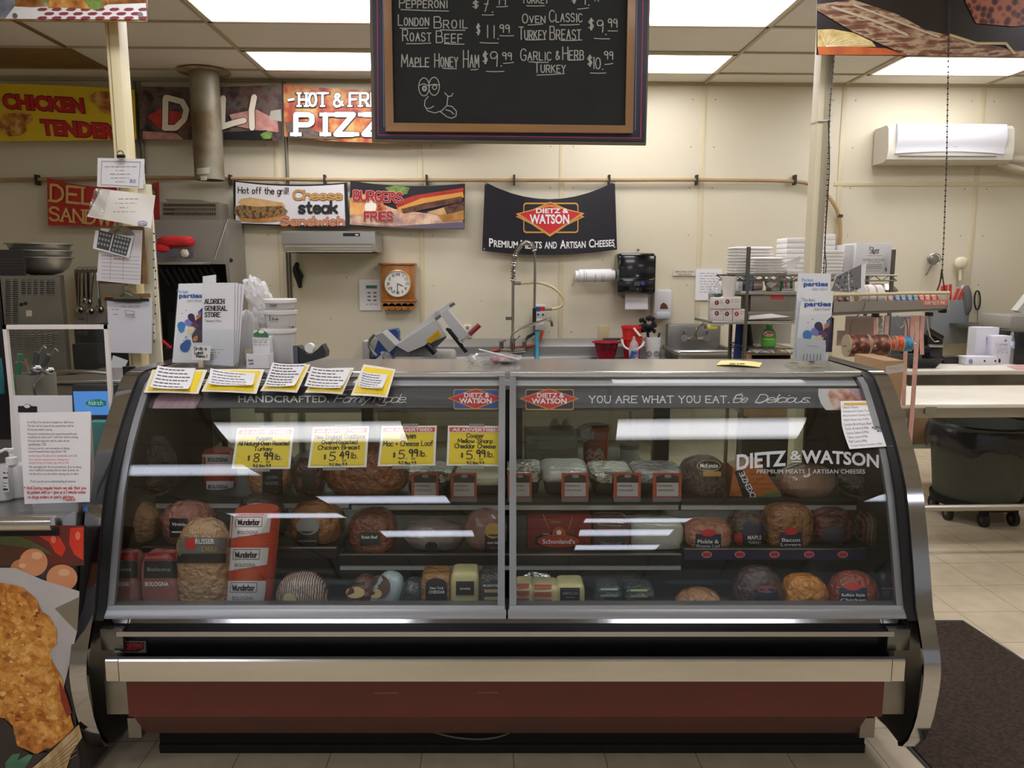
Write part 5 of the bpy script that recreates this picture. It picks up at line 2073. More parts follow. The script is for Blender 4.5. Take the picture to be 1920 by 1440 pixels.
mb.poly([(60,1440),(90,1414),(150,1356),(156,1380),(136,1410),(130,1428),(120,1460),(50,1462)], S, mat('basket_print', '#c9b28a', .5, mix='#a88a5c', scale=40, stretch=(1,1,.3)),.0062)
for k in range(5):
	mb.line([(66 + k * 3,1444 + k * 2),(100,1422 + k * 5),(146,1376 + k * 9)],1.6, S, mat('basket_rib_print', '#8c7048', .5),.0068)
mb.poly([(12,1428),(26,1412),(40,1410),(34,1424),(56,1412),(64,1414),(50,1436),(54,1450),(14,1450)], S, mat('leaf_green_print', '#3d6f56', .5, mix='#5a8f70', scale=14),.0066)
mb.build('chicken_poster_picture', po)

# on the front counter
zt = .846
o = thing('sign_frame', 'white-edged clear acrylic sign frame standing on service counter', 'sign frame', (P(110,900,2.55).x, 2.55, zt))
y = 2.55
x0, x1 = P(8,800, y).x, P(211,800, y).x
xt0, xt1, ztp = P(6,610, y).x, P(203,608, y).x, P(100,609, y).z
fw = .0125
wfr = mat('frame_white', '#e9e3df', .4)
mb = MB()
mb.prism([(xt0, ztp),(xt1, ztp),(xt1, ztp - fw * 1.1),(xt0, ztp - fw * 1.1)], 'y', y - .006, y + .006, wfr)
mb.prism([(xt0, ztp),(xt0 + fw, ztp),(x0 + .03 + fw, zt),(x0 + .03, zt)], 'y', y - .006, y + .006, wfr)
mb.prism([(xt1, ztp),(xt1 - fw, ztp),(x1 + .004 - fw, zt),(x1 + .004, zt)], 'y', y - .006, y + .006, wfr)
mb.build('white_frame', o)
mb = MB()
mb.prism([(xt0 + fw, ztp - fw),(xt1 - fw, ztp - fw),(x1 - fw, zt),(x0 + .03 + fw, zt)], 'y', y - .0015, y + .0015, GLASS)
mb.build('clear_sheet', o)
mb = MB()
mb.prism([(P(19,741, y).x, P(19,741, y).z),(P(136,741, y).x, P(136,741, y).z),(P(140,870, y).x, zt + .02),(P(24,870, y).x, zt + .02)], 'y', y - .005, y - .0035, PAPER)
ps = mb.build('inserted_sheet', o)
S = wallp(y - .005)
mb = MB()
mb.poly([(34,761),(46,761),(46,759),(51,757),(58,759),(58,761),(70,762),(70,773),(34,773)], S, INK, .001)
mb.oval(46,758,57,765, S, WHITEP, .002)
mb.build('store_badge', ps)

o = thing('notice_stand', 'clear stand holding a typed white notice with red handwriting at its foot', 'notice', (P(100,940,2.3).x, 2.34, zt))
q = [(36,775),(170,772),(168,941),(46,945)]
f = quadmap(0,0,1,1, q)
Yn = lambda b: 2.29 + .05 * b
mb = MB()
mb.sheet(lambda a, b: P(*f(a, 1 - b), Yn(b)),3,3, PAPER, .002)
no = mb.build('notice_sheet', o)
mb = MB()
f3 = quadmap(0,0,1,1,[(165,772),(171,774),(177,880),(168,940)])
mb.sheet(lambda a, b: P(*f3(a, 1 - b),2.32 + .05 * b + .02 * a),4,4, mat('notice_back', '#a9a29c', .7),.001)
mb.build('notice_back_sheet', o)
mb = MB()
mb.box(P(36,950,2.28).x, P(166,950,2.28).x, 2.27,2.38, zt, zt + .005, GLASS)
mb.sheet(lambda a, b: P(*f(a, 1 - b), Yn(b) + .006),2,2, GLASS, .003)
mb.build('clear_stand', o)


def nS(u, v, off=0.0):
	b = 1 - (v - 773) / 170.0
	return P(u, v, Yn(b) - off - .0004)


mb = MB()
lines = [(792,50,138, 'As of May 21st we have changed our deli hours'),(799,51,138, 'The last call for pizza & hot sandwiches will be'),(806,51,98, '30 minutes before closing'),
		 (814,52,144, 'Prepared sandwiches/cold meats/cheeses/frozen'),(820,52,146, 'meatballs be made until 1 half hour before closing'),
		 (827,52,130, 'Monday-Saturday last call for pizza & hot'),(833,53,86, 'sandwiches 7:30'),(841,53,130, 'Closing time for cold sandwiches & slicing'),(847,53,124, 'meats/cheeses/frozen bag will be 7:45'),
		 (876,54,152, 'We apologize for the inconvenience. Due to being'),(882,55,148, 'short staffed & wanting time to clean & prep, we'),(889,55,148, 'are forced to use the earlier closing time in effect'),(903,56,142, 'Thank you for your understanding & business')]
for v, u0, u1, t in lines:
	mb.text(t, u0, v - 2.6, u1, v + 2.6, nS, GREYINK, .0008)
for v, u0, u1, t in ((855,54,144, 'Sunday hours 8-6 pizza & hot sandwiches until 5:30'),(862,54,128, 'Last call for sandwiches, slicing and'),(868,54,129, 'meats/cheeses & frozen bag will be 5:45')):
	mb.text(t, u0, v - 2.4, u1, v + 2.4, nS, mat('pale_red_print', '#d9808a', .7),.0008)
mb.build('typed_lines', no)
mb = MB()
for v, u0, u1, t in ((915,45,161, '* And During regular hours we ask that you'),(923,51,160, 'be patient with us + give us a 5 minute notice'),(932,52,138, 'on large orders or party platters'),(937,117,141, 'Thanks!')):
	mb.pen(t, u0, v - 3.4, u1, v + 2.2, nS, mat('red_marker', '#cc3038', .7),.75,.0008, gap=1.6)
mb.build('red_handwriting', no)

o = thing('sanitizer_bottle', 'clear pump bottle of hand sanitizer beside the typed notice', 'bottle', (P(18,925,2.42).x, 2.42, zt))
c = P(20,925,2.42)
ph = P(20,850,2.42).z
mb = MB()
liq = mat('sanitizer_gel', '#dcdad8', .15, alpha=.75, coat=.5)
for u, w in ((10,.028),(28,.028)):
	p = P(u, 900,2.42)
	hh = P(u, 868,2.42).z - zt
	mb.lathe((p.x, 2.42 + (.02 if u > 20 else -.01), zt),[(.026,0),(.03,.005),(.03, hh * .85),(.022, hh * .97),(.012, hh)], liq, 20)
mb.build('bottle_body', o)
mb = MB()
p = P(22,868,2.42)
mb.lathe((p.x, 2.42, p.z - .004),[(.016,0),(.016,.022),(.006,.024),(.006,.04),(.010,.042),(.010,.05)], WHITE, 16)
mb.tube([(p.x, 2.42, p.z + .042),(p.x - .01,2.41, p.z + .046),(p.x - .03,2.40, p.z + .036)],.005, WHITE, 8)
mb.build('pump_head', o)
S = wallp(2.379)
mb = MB()
mb.boxpx(4,880,17,922,2.379,.002, PAPER)
for v, w in ((886,2.2),(895,2.6),(905,1),(911,1),(917,3.5)):
	mb.scribble(6, v, 15, v + 1, S, INK, w, .0008, int(v))
mb.build('bottle_label', o)

# touch screen and machine behind it
o = thing('touch_screen', 'small blue-lit ordering screen with a green emblem behind the sign frame', 'screen', (P(170,790,2.9).x, 2.95, zt))
y = 2.9
mb = MB()
mb.boxpx(133,722,222,790, y, .03, mat('screen_case', '#23262c', .4),.004)
mb.box(P(150,800, y).x, P(205,800, y).x, y + .01, y + .06, zt, P(170,786, y).z, MATTE)
mb.build('screen_body', o)
mb = MB()
lit = lamp_mat('screen_glow', '#5a9ae8', .75)
mb.boxpx(137,734,206,778, y - .003,.004, lit)
sc = mb.build('display', o)
S = wallp(y - .003)
mb = MB()
mb.poly([(160,755),(168,750),(185,748),(200,752),(199,760),(190,763),(170,762),(162,759)], S, lamp_mat('screen_green', '#2f8f80', .5),.001)
mb.pen('Aldrich', 166,751,193,759, S, lamp_mat('screen_pale', '#b9e0e4', .7),1,.002)
mb.build('display_emblem', sc)
mb = MB()
mb.box(P(168,790,2.86).x, P(206,790,2.86).x, 2.84,2.89, zt, P(190,789,2.86).z, mat('teal_plastic', '#4a9c98', .5),.004)
mb.build('teal_box', label='small teal box in front of the blue screen', cat='box')
o = thing('steam_table', 'stainless steam cabinet with hinged lid behind the sign frame', 'steam table', (P(165,720,3.5).x, 3.75,0))
y = 3.45
mb = MB()
mb.box(P(86,700, y).x, P(245,700, y).x, y, y + .55,0.0, P(150,722, y).z, STEELD, .006)
mb.build('cabinet_body', o)
mb = MB()
mb.boxpx(84,713,232,719, y - .03,.03, STEEL, .004)
mb.prism([(y - .02, P(150,716, y).z),(y + .1, P(150,704, y + .1).z),(y + .5, P(150,700, y + .5).z),(y + .5, P(150,716, y).z)], 'x', P(86,700, y).x, P(236,700, y).x, STEEL)
mb.build('cabinet_lid', o)
mb = MB()
mb.tube([P(90,700, y - .02), P(120,696, y - .03), P(170,697, y - .03), P(205,700, y - .02)],.009, CHROME, 8, smooth=1)
mb.build('lid_handle', o)
# crock of utensils
y = 3.0
zb = P(52,738, y).z
o = thing('utensil_crock', 'grey steel crock holding black and green handled tongs and ladles', 'utensil holder', (P(52,735, y).x, y + .06, zt))
mb = MB()
c = P(52,735, y)
mb.lathe((c.x, y + .06, zt),[(.065,0),(.07, P(52,704, y).z - zt),(.064, P(52,704, y).z - zt),(.06,.02)], mat('crock_grey', '#8b8779', .4,.3),24)
mb.build('crock_body', o)
for i, (pts, m, r, lab) in enumerate((
		([(28,735),(34,700),(38,664)], mat('green_grip', '#1f7a5c', .5),.010, 'green-handled utensil in the grey steel crock'),
		([(58,735),(66,690),(70,660)], mat('slate_grip', '#3b4048', .5),.011, 'slate-handled tongs in the grey steel crock'),
		([(70,735),(80,690),(92,665)], mat('slate_grip', '#3b4048', .5),.010, 'slate-handled utensil leaning out of crock toward the lid'),
		([(62,735),(58,705),(48,672)], CHROME, .005, 'thin steel whisk handle in the grey crock'),
		([(2,738),(0,700),(-4,672)], mat('teal_grip', '#1d6a70', .5),.012, 'teal-handled utensil beside the grey crock'))):
	mb = MB()
	mb.tube([P(u, v, y + .02 + .012 * i) for u, v in pts], r, m, 8, smooth=1)
	if i == 1 or i == 2:
		mb.tube([P(pts[-1][0] + 2, pts[-1][1] + 3, y + .02), P(pts[-1][0] + 12, pts[-1][1] - 12, y + .02), P(pts[-1][0] + 16, pts[-1][1] - 6, y + .02)],.003, CHROME, 6)
	mb.build('kitchen_utensil', label=lab, cat='utensil', group='utensils at the crock')
for i, (u, v) in enumerate(((66,691),(90,695))):
	o = thing('serving_ladle', ['polished serving ladle lying over crock rim, at the sign frame middle', 'polished serving ladle lying over lid handle of the steam cabinet'][i], 'ladle', P(u, v, 2.95), 'ladles over the crock')
	mb = MB()
	mb.blob(P(u, v, 2.95),(.024,.02,.016), CHROME, 2,0,0,(18,10))
	mb.build('ladle_bowl', o)
	mb = MB()
	mb.tube([P(u - 6, v, 2.95), P(u - 26, v - 16 + 12 * i, 2.97), P(u - 44, v - 12 + 8 * i, 2.99)] if i == 0 else [P(u - 4, v, 2.96), P(60,720,2.98), P(66,740,3.0)],.005, CHROME, 8, smooth=1)
	mb.build('handle', o)

# ================================================================== on top of the deli case
ZT = 1.218


def PT(u, v, fr=1):
	return G(u, v, ZT, fr)


def psheet(mb, q, y, m, t=.002, fr=1, lean=0.0, n=(4,4), curl=0.0):
	f = quadmap(0,0,1,1, q)
	mb.sheet(lambda a, b: P(*f(a, 1 - b), y + lean * b + curl * (a ** 3), fr), n[0], n[1], m, t)


def yp(y, lean, v0, v1, fr=1):
	"""Print surface of a leaning sheet standing between rows v0 (top) and v1 (foot)."""
	return lambda u, v, off=0.0: P(u, v, y + lean * (v1 - v) / (v1 - v0) - off, fr)


party = mat('brochure_white', '#eef0f4', .35)
pb = mat('party_blue', '#3f86c8', .45)
pbd = mat('party_deep_blue', '#2456a8', .45)
ppl = mat('party_plum', '#3b2450', .45)
plv = mat('party_lavender', '#7e86c8', .45)
por = mat('party_orange', '#d97a3c', .45)
pcr = mat('party_cream', '#e6dcae', .45)
pdk = mat('party_dark', '#2c2638', .45, mix='#3c3248', scale=20)


def party_print(o, S, u0, v0, u1, v1, picture=True):
	"""Words and balloon picture of the party brochure over the pixel box."""
	X = lambda a: u0 + (u1 - u0) * a
	Y = lambda b: v0 + (v1 - v0) * b
	mb = MB(1)
	mb.text('The best', X(.06), Y(.085), X(.46), Y(.125), S, mat('party_text_pale', '#5f9bc9', .5),.001)
	mb.text('parties', X(.14), Y(.13), X(.94), Y(.20), S, pbd, .001,.03)
	mb.text('start here!', X(.42), Y(.195), X(.93), Y(.235), S, mat('party_text_grey', '#a3a8ad', .5),.001)
	mb.build('brochure_lettering', o)
	if not picture:
		return
	mb = MB(1)

	def drop(cx, cy, r, ang, m, off):
		a = math.radians(ang)
		pts = []
		for k in range(14):
			t = 2 * pi * k / 14
			rr = r * (1 + .9 * max(0, math.cos(t)) ** 6)
			pts.append((X(cx) + rr * math.cos(t + a), Y(cy) + rr * math.sin(t + a)))
		mb.poly(pts, S, m, off)
	w = (u1 - u0)
	mb.poly([(X(.97), Y(.30)),(X(.97), Y(.74)),(X(.62), Y(.74)),(X(.58), Y(.66)),(X(.74), Y(.56)),(X(.66), Y(.5)),(X(.82), Y(.42)),(X(.8), Y(.36))], S, pdk, .0008)
	drop(.44,.49, w * .11,40, plv, .001)
	drop(.22,.53, w * .14,90, pb, .0014)
	drop(.56,.42, w * .12,60, ppl, .0016)
	drop(.66,.52, w * .10,20, mat('party_magenta', '#6d3468', .45),.0018)
	drop(.52,.6, w * .11,-50, pcr, .002)
	drop(.8,.42, w * .07,-40, por, .0022)
	drop(.7,.7, w * .08,-60, por, .0022)
	drop(.34,.80, w * .17,-55, pbd, .0024)
	drop(.86,.38, w * .05,-70, pb, .0024)
	for cx, cy in ((.38,.34),(.24,.38),(.3,.72)):
		mb.oval(X(cx) - 1, Y(cy) - 1, X(cx) + 1, Y(cy) + 1, S, ppl, .0015,8)
	mb.line([(X(.33), Y(.69)),(X(.39), Y(.66)),(X(.43), Y(.69)),(X(.38), Y(.71))],.8, S, ppl, .0016)
	mb.build('balloon_picture', o)


# left holder: brochure, take-out menus, note
o = thing('brochure_holder', 'clear acrylic stand on the deli case holding the store menus', 'brochure holder', CPW := RZ @ P(390,686,2.72,1))
mb = MB(1)
mb.box(P(321,685,2.72,1).x, P(446,685,2.72,1).x, 2.70,2.80, ZT, ZT + .006, GLASS)
psheet(mb, [(334,618),(448,618),(445,686),(321,685)],2.712, GLASS, .003)
psheet(mb, [(333,531),(455,528),(446,685),(321,684)],2.76, GLASS, .003,1,.05)
mb.build('acrylic_stand', o)
o = thing('party_brochure', 'tall party brochure with balloons, tucked behind the store menus', 'brochure', RZ @ P(350,680,2.745,1))
mb = MB(1)
psheet(mb, [(335,532),(420,530),(412,680),(323,680)],2.745, party, .003,1,.045)
br_ = mb.build('brochure_sheet', o)
party_print(br_, yp(2.744,.045,531,680),328,531,382,681)
q0 = [(380,531),(440,530),(438,686),(379,683)]
for i in range(4):
	d = (3 - i)
	o = thing('takeout_menu', ['white take-out menu fanned out hindmost in the acrylic stand', 'white take-out menu fanned out second from the back in the stand', 'white take-out menu just behind the lettered front menu', 'front take-out menu with black serif store name in the acrylic stand'][i], 'menu', RZ @ P(410,684,2.735 - .005 * i, 1), 'take-out menus in the acrylic stand')
	q = [(380 + d * 2,531 - d * .3),(440 + d * 6,530 + (0 if d < 2 else d)),(438 + d * 3,686 - d * 2),(379 + d * 3,683)]
	mb = MB(1)
	psheet(mb, q, 2.738 - .006 * i, mat('menu_white', '#e6e6ec', .7),.002,1,.03)
	sh = mb.build('menu_sheet', o)
	if i == 3:
		S = yp(2.7195,.03,530,685)
		mb = MB(1)
		mb.pen('ALDRICH', 384,561,420,569, S, INK, 1.5,.0008, slab=True, gap=2)
		mb.pen('GENERAL', 384,574,425,582, S, INK, 1.5,.0008, slab=True, gap=2)
		mb.pen('STORE', 384,586,412,594, S, INK, 1.5,.0008, slab=True, gap=2)
		mb.text('Takeout Menu', 384,599,415,604, S, GREYINK, .0008)
		for v, u1 in ((655,422),(660,412),(665,406),(669,406),(673,404)):
			mb.scribble(394, v, u1, v + 1, S, GREYINK, .9,.0008, v)
		mb.build('menu_lettering', sh)
o = thing('handwritten_note', 'small handwritten note clipped to the front of the acrylic stand', 'note', RZ @ P(378,685,2.7,1))
mb = MB(1)
psheet(mb, [(362,648),(396,648),(393,676),(359,674)],2.704, mat('note_white', '#f0eeea', .7),.0015)
nt_ = mb.build('note_sheet', o)
mb = MB(1)
S = wallp(2.7035,1)
mb.pen('Grab a', 364,650,387,656, S, INK, 1.1,.0006)
mb.pen('Lunch', 365,658,381,664, S, INK, 1.1,.0006)
mb.pen('Menu !', 368,665,388,670, S, INK, 1.1,.0006)
mb.build('note_writing', nt_)
mb = MB(1)
mb.boxpx(371,675,381,685,2.70,.012, mat('cork_clip', '#cfc3a0', .6),.002, z0=ZT)
mb.build('note_clip', o)
o = thing('paper_scrap', 'crinkled white paper scrap sticking up behind the acrylic stand', 'paper', RZ @ P(392,530,2.82,1))
mb = MB(1)
psheet(mb, [(380,518),(405,515),(405,536),(380,537)],2.825, mat('scrap_white', '#d9d9d8', .5),.0015,1,.01,(6,3),.01)
mb.build('scrap_sheet', o)

# plastic bags, tubs, small box, tray
bagm = mat('white_bag', '#efedec', .35, bump=(25,.6), alpha=.82)
o = thing('plastic_bag', 'crumpled white plastic bag slumped between the menus and the tubs', 'plastic bag', RZ @ P(490,690,2.84,1))
mb = MB(1)
mb.blob(P(466,640,2.88,1),(.045,.04,.11), bagm, 2.2,.25,3,(30,20),4)
mb.blob(P(485,555,2.93,1),(.045,.035,.075), bagm, 2.0,.3,5,(30,20),4, rot((0,0,0), 'Y', -28))
mb.blob(P(490,590,2.93,1),(.04,.03,.05), bagm, 2.0,.28,8,(26,18),4)
mb.build('bag_body', o)
tub = mat('tub_plastic', '#eceae7', .3, alpha=.6, sub=0)
lid = mat('tub_lid', '#f4f2f0', .3, alpha=.75)
contents = mat('tub_liner_paper', '#f3f1f0', .6)
for i, (u0, u1, v0, v1, lab) in enumerate(((494,556,620,686, 'lowest and largest clear tub of the stack on the deli case'),(497,556,585,617, 'middle clear tub of the stack with a handwritten count'),(497,554,564,581, 'uppermost clear tub of the stack with handwriting on its side'))):
	y = 2.84
	c = P((u0 + u1) / 2, v1, y, 1)
	R = (u1 - u0) / 2 * y / FOC
	zb = (ZT, P(500,612, y, 1).z, P(500,579, y, 1).z)[i]
	zt_ = P(500, v0, y, 1).z
	o = thing('deli_tub', lab, 'tub', RZ @ Vector((c.x, y, zb)), 'tubs stacked on the deli case')
	mb = MB(1)
	h = zt_ - zb
	mb.lathe((c.x, y, zb + .001),[(R * .86,0),(R * .88,.002),(R, h - .002),(R * .97, h - .002),(R * .85,.006)], tub, 28)
	bd = mb.build('tub_body', o)
	mb = MB(1)
	mb.lathe((c.x, y, zb + .006),[(R * .8,0),(R * .9, h * .8),(R * .4, h * (.9 if i else .96))], contents, 20)
	mb.build('folded_sheets', o)
	mb = MB(1)
	mb.lathe((c.x, y, zt_ - .002),[(R * 1.07,-.004),(R * 1.08,.008),(R * 1.0,.010),(R * .96,.004)], lid, 28)
	mb.build('tub_lid', o)
	if i:
		S = wallp(y - R * .98,1)
		mb = MB(1)
		if i == 1:
			mb.line([(506,591),(506,602)],1.4, S, INK, .001)
			mb.pen('Sub', 510,596,522,600, S, INK, .9,.001)
			mb.scribble(508,603,522,604, S, GREYINK, 1,.001,3)
		else:
			mb.pen('mac', 506,570,519,574, S, INK, .9,.001)
			mb.scribble(506,576,520,577, S, GREYINK, 1,.001,2)
		mb.build('tub_writing', bd)
o = thing('label_box', 'small white box with a green arched label standing before the tubs', 'box', RZ @ P(488,667,2.76,1))
mb = MB(1)
mb.boxpx(473,632,506,665,2.74,.05, PAPER, .002, z0=P(490,668,2.74,1).z)
psheet(mb, [(475,619),(504,620),(504,634),(475,634)],2.742, PAPER, .002)
bx_ = mb.build('box_body', o)
S = wallp(2.7395,1)
mb = MB(1)
mb.poly([(476,631),(476,625),(482,622),(485,618),(494,618),(498,622),(504,626),(504,632)], S, GREENP, .003)
mb.oval(485,618.5,496,625, S, WHITEP, .0036)
for v in (636,639,642,646):
	mb.scribble(475, v, 503, v + 1, S, GREYINK, .8,.001, v)
mb.build('green_label', bx_)
o = thing('card_tray', 'low white open tray with scribbles in front of the small white box', 'tray', RZ @ P(485,688,2.71,1))
mb = MB(1)
zb = ZT
mb.boxpx(461,664,506,688,2.69,.004, PAPER, 0, z0=zb)
mb.boxpx(461,664,506,688,2.735,.004, PAPER, 0, z0=zb)
a, b2 = P(461,664,2.69,1), P(506,688,2.69,1)
mb.box(a.x, a.x + .002,2.69,2.739, zb, a.z, PAPER)
mb.box(b2.x - .002, b2.x, 2.69,2.739, zb, a.z, PAPER)
mb.box(a.x, b2.x, 2.69,2.739, zb, zb + .002, PAPER)
mb.boxpx(459,655,474,668,2.715,.004, mat('tan_insert', '#a89882', .7))
tr_ = mb.build('tray_body', o)
S = wallp(2.69,1)
mb = MB(1)
mb.pen('tom', 465,673,474,677, S, GREYINK, .9,.001, shear=2)
mb.pen('cat', 467,679,475,683, S, GREYINK, .9,.001, shear=2)
mb.build('tray_writing', tr_)
# tape dispenser
o = thing('tape_dispenser', 'black desktop tape dispenser with a white roll on the deli case', 'tape dispenser', RZ @ P(580,684,2.74,1))
mb = MB(1)
pts = [(552,684),(552,650),(559,649),(566,655),(572,664),(582,665),(596,654),(604,646),(611,660),(610,670),(560,684)]
tS = [(P(u, v, 2.72,1).x, max(P(u, v, 2.72,1).z, ZT)) for u, v in pts]
mb.prism(tS, 'y', 2.72,2.775, mat('dispenser_charcoal', '#2b2d31', .45))
mb.build('dispenser_body', o)
mb = MB(1)
c = P(579,653,2.73,1)
mb.cyl((c.x, 2.732, c.z),(c.x, 2.763, c.z),.016, WHITE, n=24)
mb.build('tape_roll', o)
mb = MB(1)
mb.boxpx(549,648,559,684,2.715,.003, mat('smoke_plate', '#596068', .3), z0=ZT)
mb.build('cutter_plate', o)
# wrapped goods on top
o = thing('wrapped_package', 'clear crumpled wrapper with red and white print lying on case top', 'package', RZ @ P(935,680,2.86,1))
mb = MB(1)
mb.blob(P(925,673,2.86,1),(.10,.05,.022), FILM, 2.2,.35,5,(36,14),4)
mb.blob(P(945,674,2.86,1),(.05,.03,.014), mat('red_wrap', '#c03038', .4, mix='#d8d0d0', scale=30),2.2,.3,7)
mb.tube([P(898,655,2.84,1), P(930,663,2.83,1), P(975,675,2.83,1)],.003, WHITE, 6)
mb.build('wrapper', o)
# yellow card lying flat
o = thing('flat_price_card', 'yellow price card lying flat on top of the deli case', 'price card', RZ @ PT(1387,682))
mb = MB(1)
f = quadmap(0,0,1,1,[(1352,676),(1429,680),(1424,688),(1343,684)])
mb.sheet(lambda a, b: G(*f(a, 1 - b), ZT + .002,1) + Vector((0,0,.004 * math.sin(a * pi))),6,3, mat('pale_yellow', '#ecdc86', .5),.0015,(0,0,-1))
mb.build('card_sheet', o)
S = lambda u, v, off=0.0: G(u, v, ZT + .0075 + off, 1)
mb = MB(1)
mb.scribble(1368,681,1400,682, S, INK, 1.1,.0005,2)
mb.build('card_print', o)

# right holder
o = thing('brochure_holder', 'clear acrylic holder near the chrome end of the case with two party brochures', 'brochure holder', RZ @ P(1520,688,2.72,1))
mb = MB(1)
x0, x1 = P(1484,688,2.72,1).x, P(1548,688,2.72,1).x
mb.box(x0, x1,2.70,2.80, ZT, ZT + .008, GLASS, .002)
psheet(mb, [(1494,592),(1560,588),(1549,686),(1487,686)],2.706, GLASS, .003)
psheet(mb, [(1496,515),(1560,515),(1550,684),(1482,684)],2.78, GLASS, .003)
psheet(mb, [(1484,560),(1496,560),(1487,686),(1481,684)],2.74, GLASS, .003)
mb.build('acrylic_stand', o)
for q, y, v0, lab in (([(1497,512),(1558,513),(1553,668),(1487,668)],2.765,512, 'taller party brochure standing behind in the holder near the chrome end'),([(1504,548),(1563,546),(1552,676),(1490,676)],2.735,547, 'front party brochure with balloons in the holder near the chrome end')):
	o = thing('party_brochure', lab, 'brochure', RZ @ P(1520,676, y, 1))
	mb = MB(1)
	psheet(mb, q, y, party, .003,1,.01)
	b_ = mb.build('brochure_sheet', o)
	if v0 == 512:
		party_print(b_, yp(y - .001,.01, v0, q[2][1]),1499,509,1556,660, False)
	else:
		party_print(b_, yp(y - .001,.01, v0, q[2][1]),1500,546,1562,700)
o = thing('tear_off_slip', 'printed white slip curling in front of the party brochure', 'slip', RZ @ P(1520,672,2.722,1))
mb = MB(1)
psheet(mb, [(1496,634),(1548,638),(1548,676),(1493,678)],2.722, mat('slip_white', '#d8d9de', .6),.002,1,0,(8,4),-.01)
sl = mb.build('slip_sheet', o)
S = wallp(2.711,1)
mb = MB(1)
for k in range(6):
	mb.line([(1507 + k * 6.4,664 - (k % 2)),(1506 + k * 6.4,676)],1.3, S, GREYINK, .0005, caps=False)
mb.line([(1512,648),(1534,650)],.7, S, GREYINK, .0005)
mb.build('slip_print', sl)

# yellow cards tucked over the front edge of the case top
cpl = plane((0,2.598,1.223),(0,-.98,1),1)
cards = [([(286,694),(389,694),(372,739),(270,737)],[(300,692),(368,692),(356,735),(285,732)], 'first yellow card from the left along the case top, white list overhanging its face'),
		 ([(398,693),(496,693),(481,739),(378,735)],[(398,697),(480,702),(475,728),(394,726)], 'second yellow card from the left on the case top, wide with a short white list'),
		 ([(518,685),(582,684),(557,737),(488,734)],[(514,686),(574,684),(553,729),(498,729)], 'middle yellow card of the five tucked along the case top'),
		 ([(600,692),(664,690),(642,740),(572,737)],[(586,694),(660,693),(640,733),(573,730)], 'fourth yellow card along the case top, almost covered by its white list'),
		 ([(682,684),(742,693),(726,746),(658,742)],[(680,702),(728,704),(716,734),(673,730)], 'yellow card over the handwritten slogan, last of five along the case top')]
for i, (q, w, lab) in enumerate(cards):
	o = thing('list_card', lab, 'price card', RZ @ cpl(*q[3]), 'yellow cards along the case top')
	f = quadmap(0,0,1,1, q)
	rnd = random.Random(i)
	crl = lambda a, b, k: k * (.35 + .65 * (1 - b)) * abs(math.sin(a * pi * .9 + .3)) * .5
	mb = MB(1)
	mb.sheet(lambda a, b: cpl(*f(a, 1 - b),.002 + crl(a, b, .006)),10,8, mat('card_border', '#efe6cf', .4),.001,(0,.5,-.8))
	cs = mb.build('card_sheet', o)
	f1 = quadmap(-.07,-.09,1.07,1.09, q)
	mb = MB(1)
	mb.sheet(lambda a, b: cpl(*f1(a, 1 - b),.0032 + crl(a, b, .0062)),10,8, YEL)
	mb.build('yellow_field', cs)
	g = quadmap(0,0,1,1, w)
	mb = MB(1)
	lift = lambda a, b: .006 + .014 * (1 - a) ** 4 + .012 * (1 - b) ** 5 * a
	mb.sheet(lambda a, b: cpl(*g(a, 1 - b), lift(a, b)),12,8, PAPER, .0008,(0,.5,-.8))
	ls = mb.build('list_sheet', o)
	gi = quadmap(0,0,1,1, w)
	mb = MB(1)
	SS = lambda u, v, off=0.0: cpl(*gi(u, v), lift(u, 1 - v) + .0006)
	n = (6,5,8,6,6)[i]
	for k in range(n):
		vv = (k + .7) / (n + .4)
		u_ = .06
		while u_ < rnd.uniform(.6,.95):
			du = rnd.uniform(.05,.14)
			mb.add([SS(u_, vv - .02), SS(u_ + du, vv - .02), SS(u_ + du, vv + .02), SS(u_, vv + .02)],[[0,1,2,3]], INK, True)
			u_ += du + .02
	mb.build('list_print', ls)

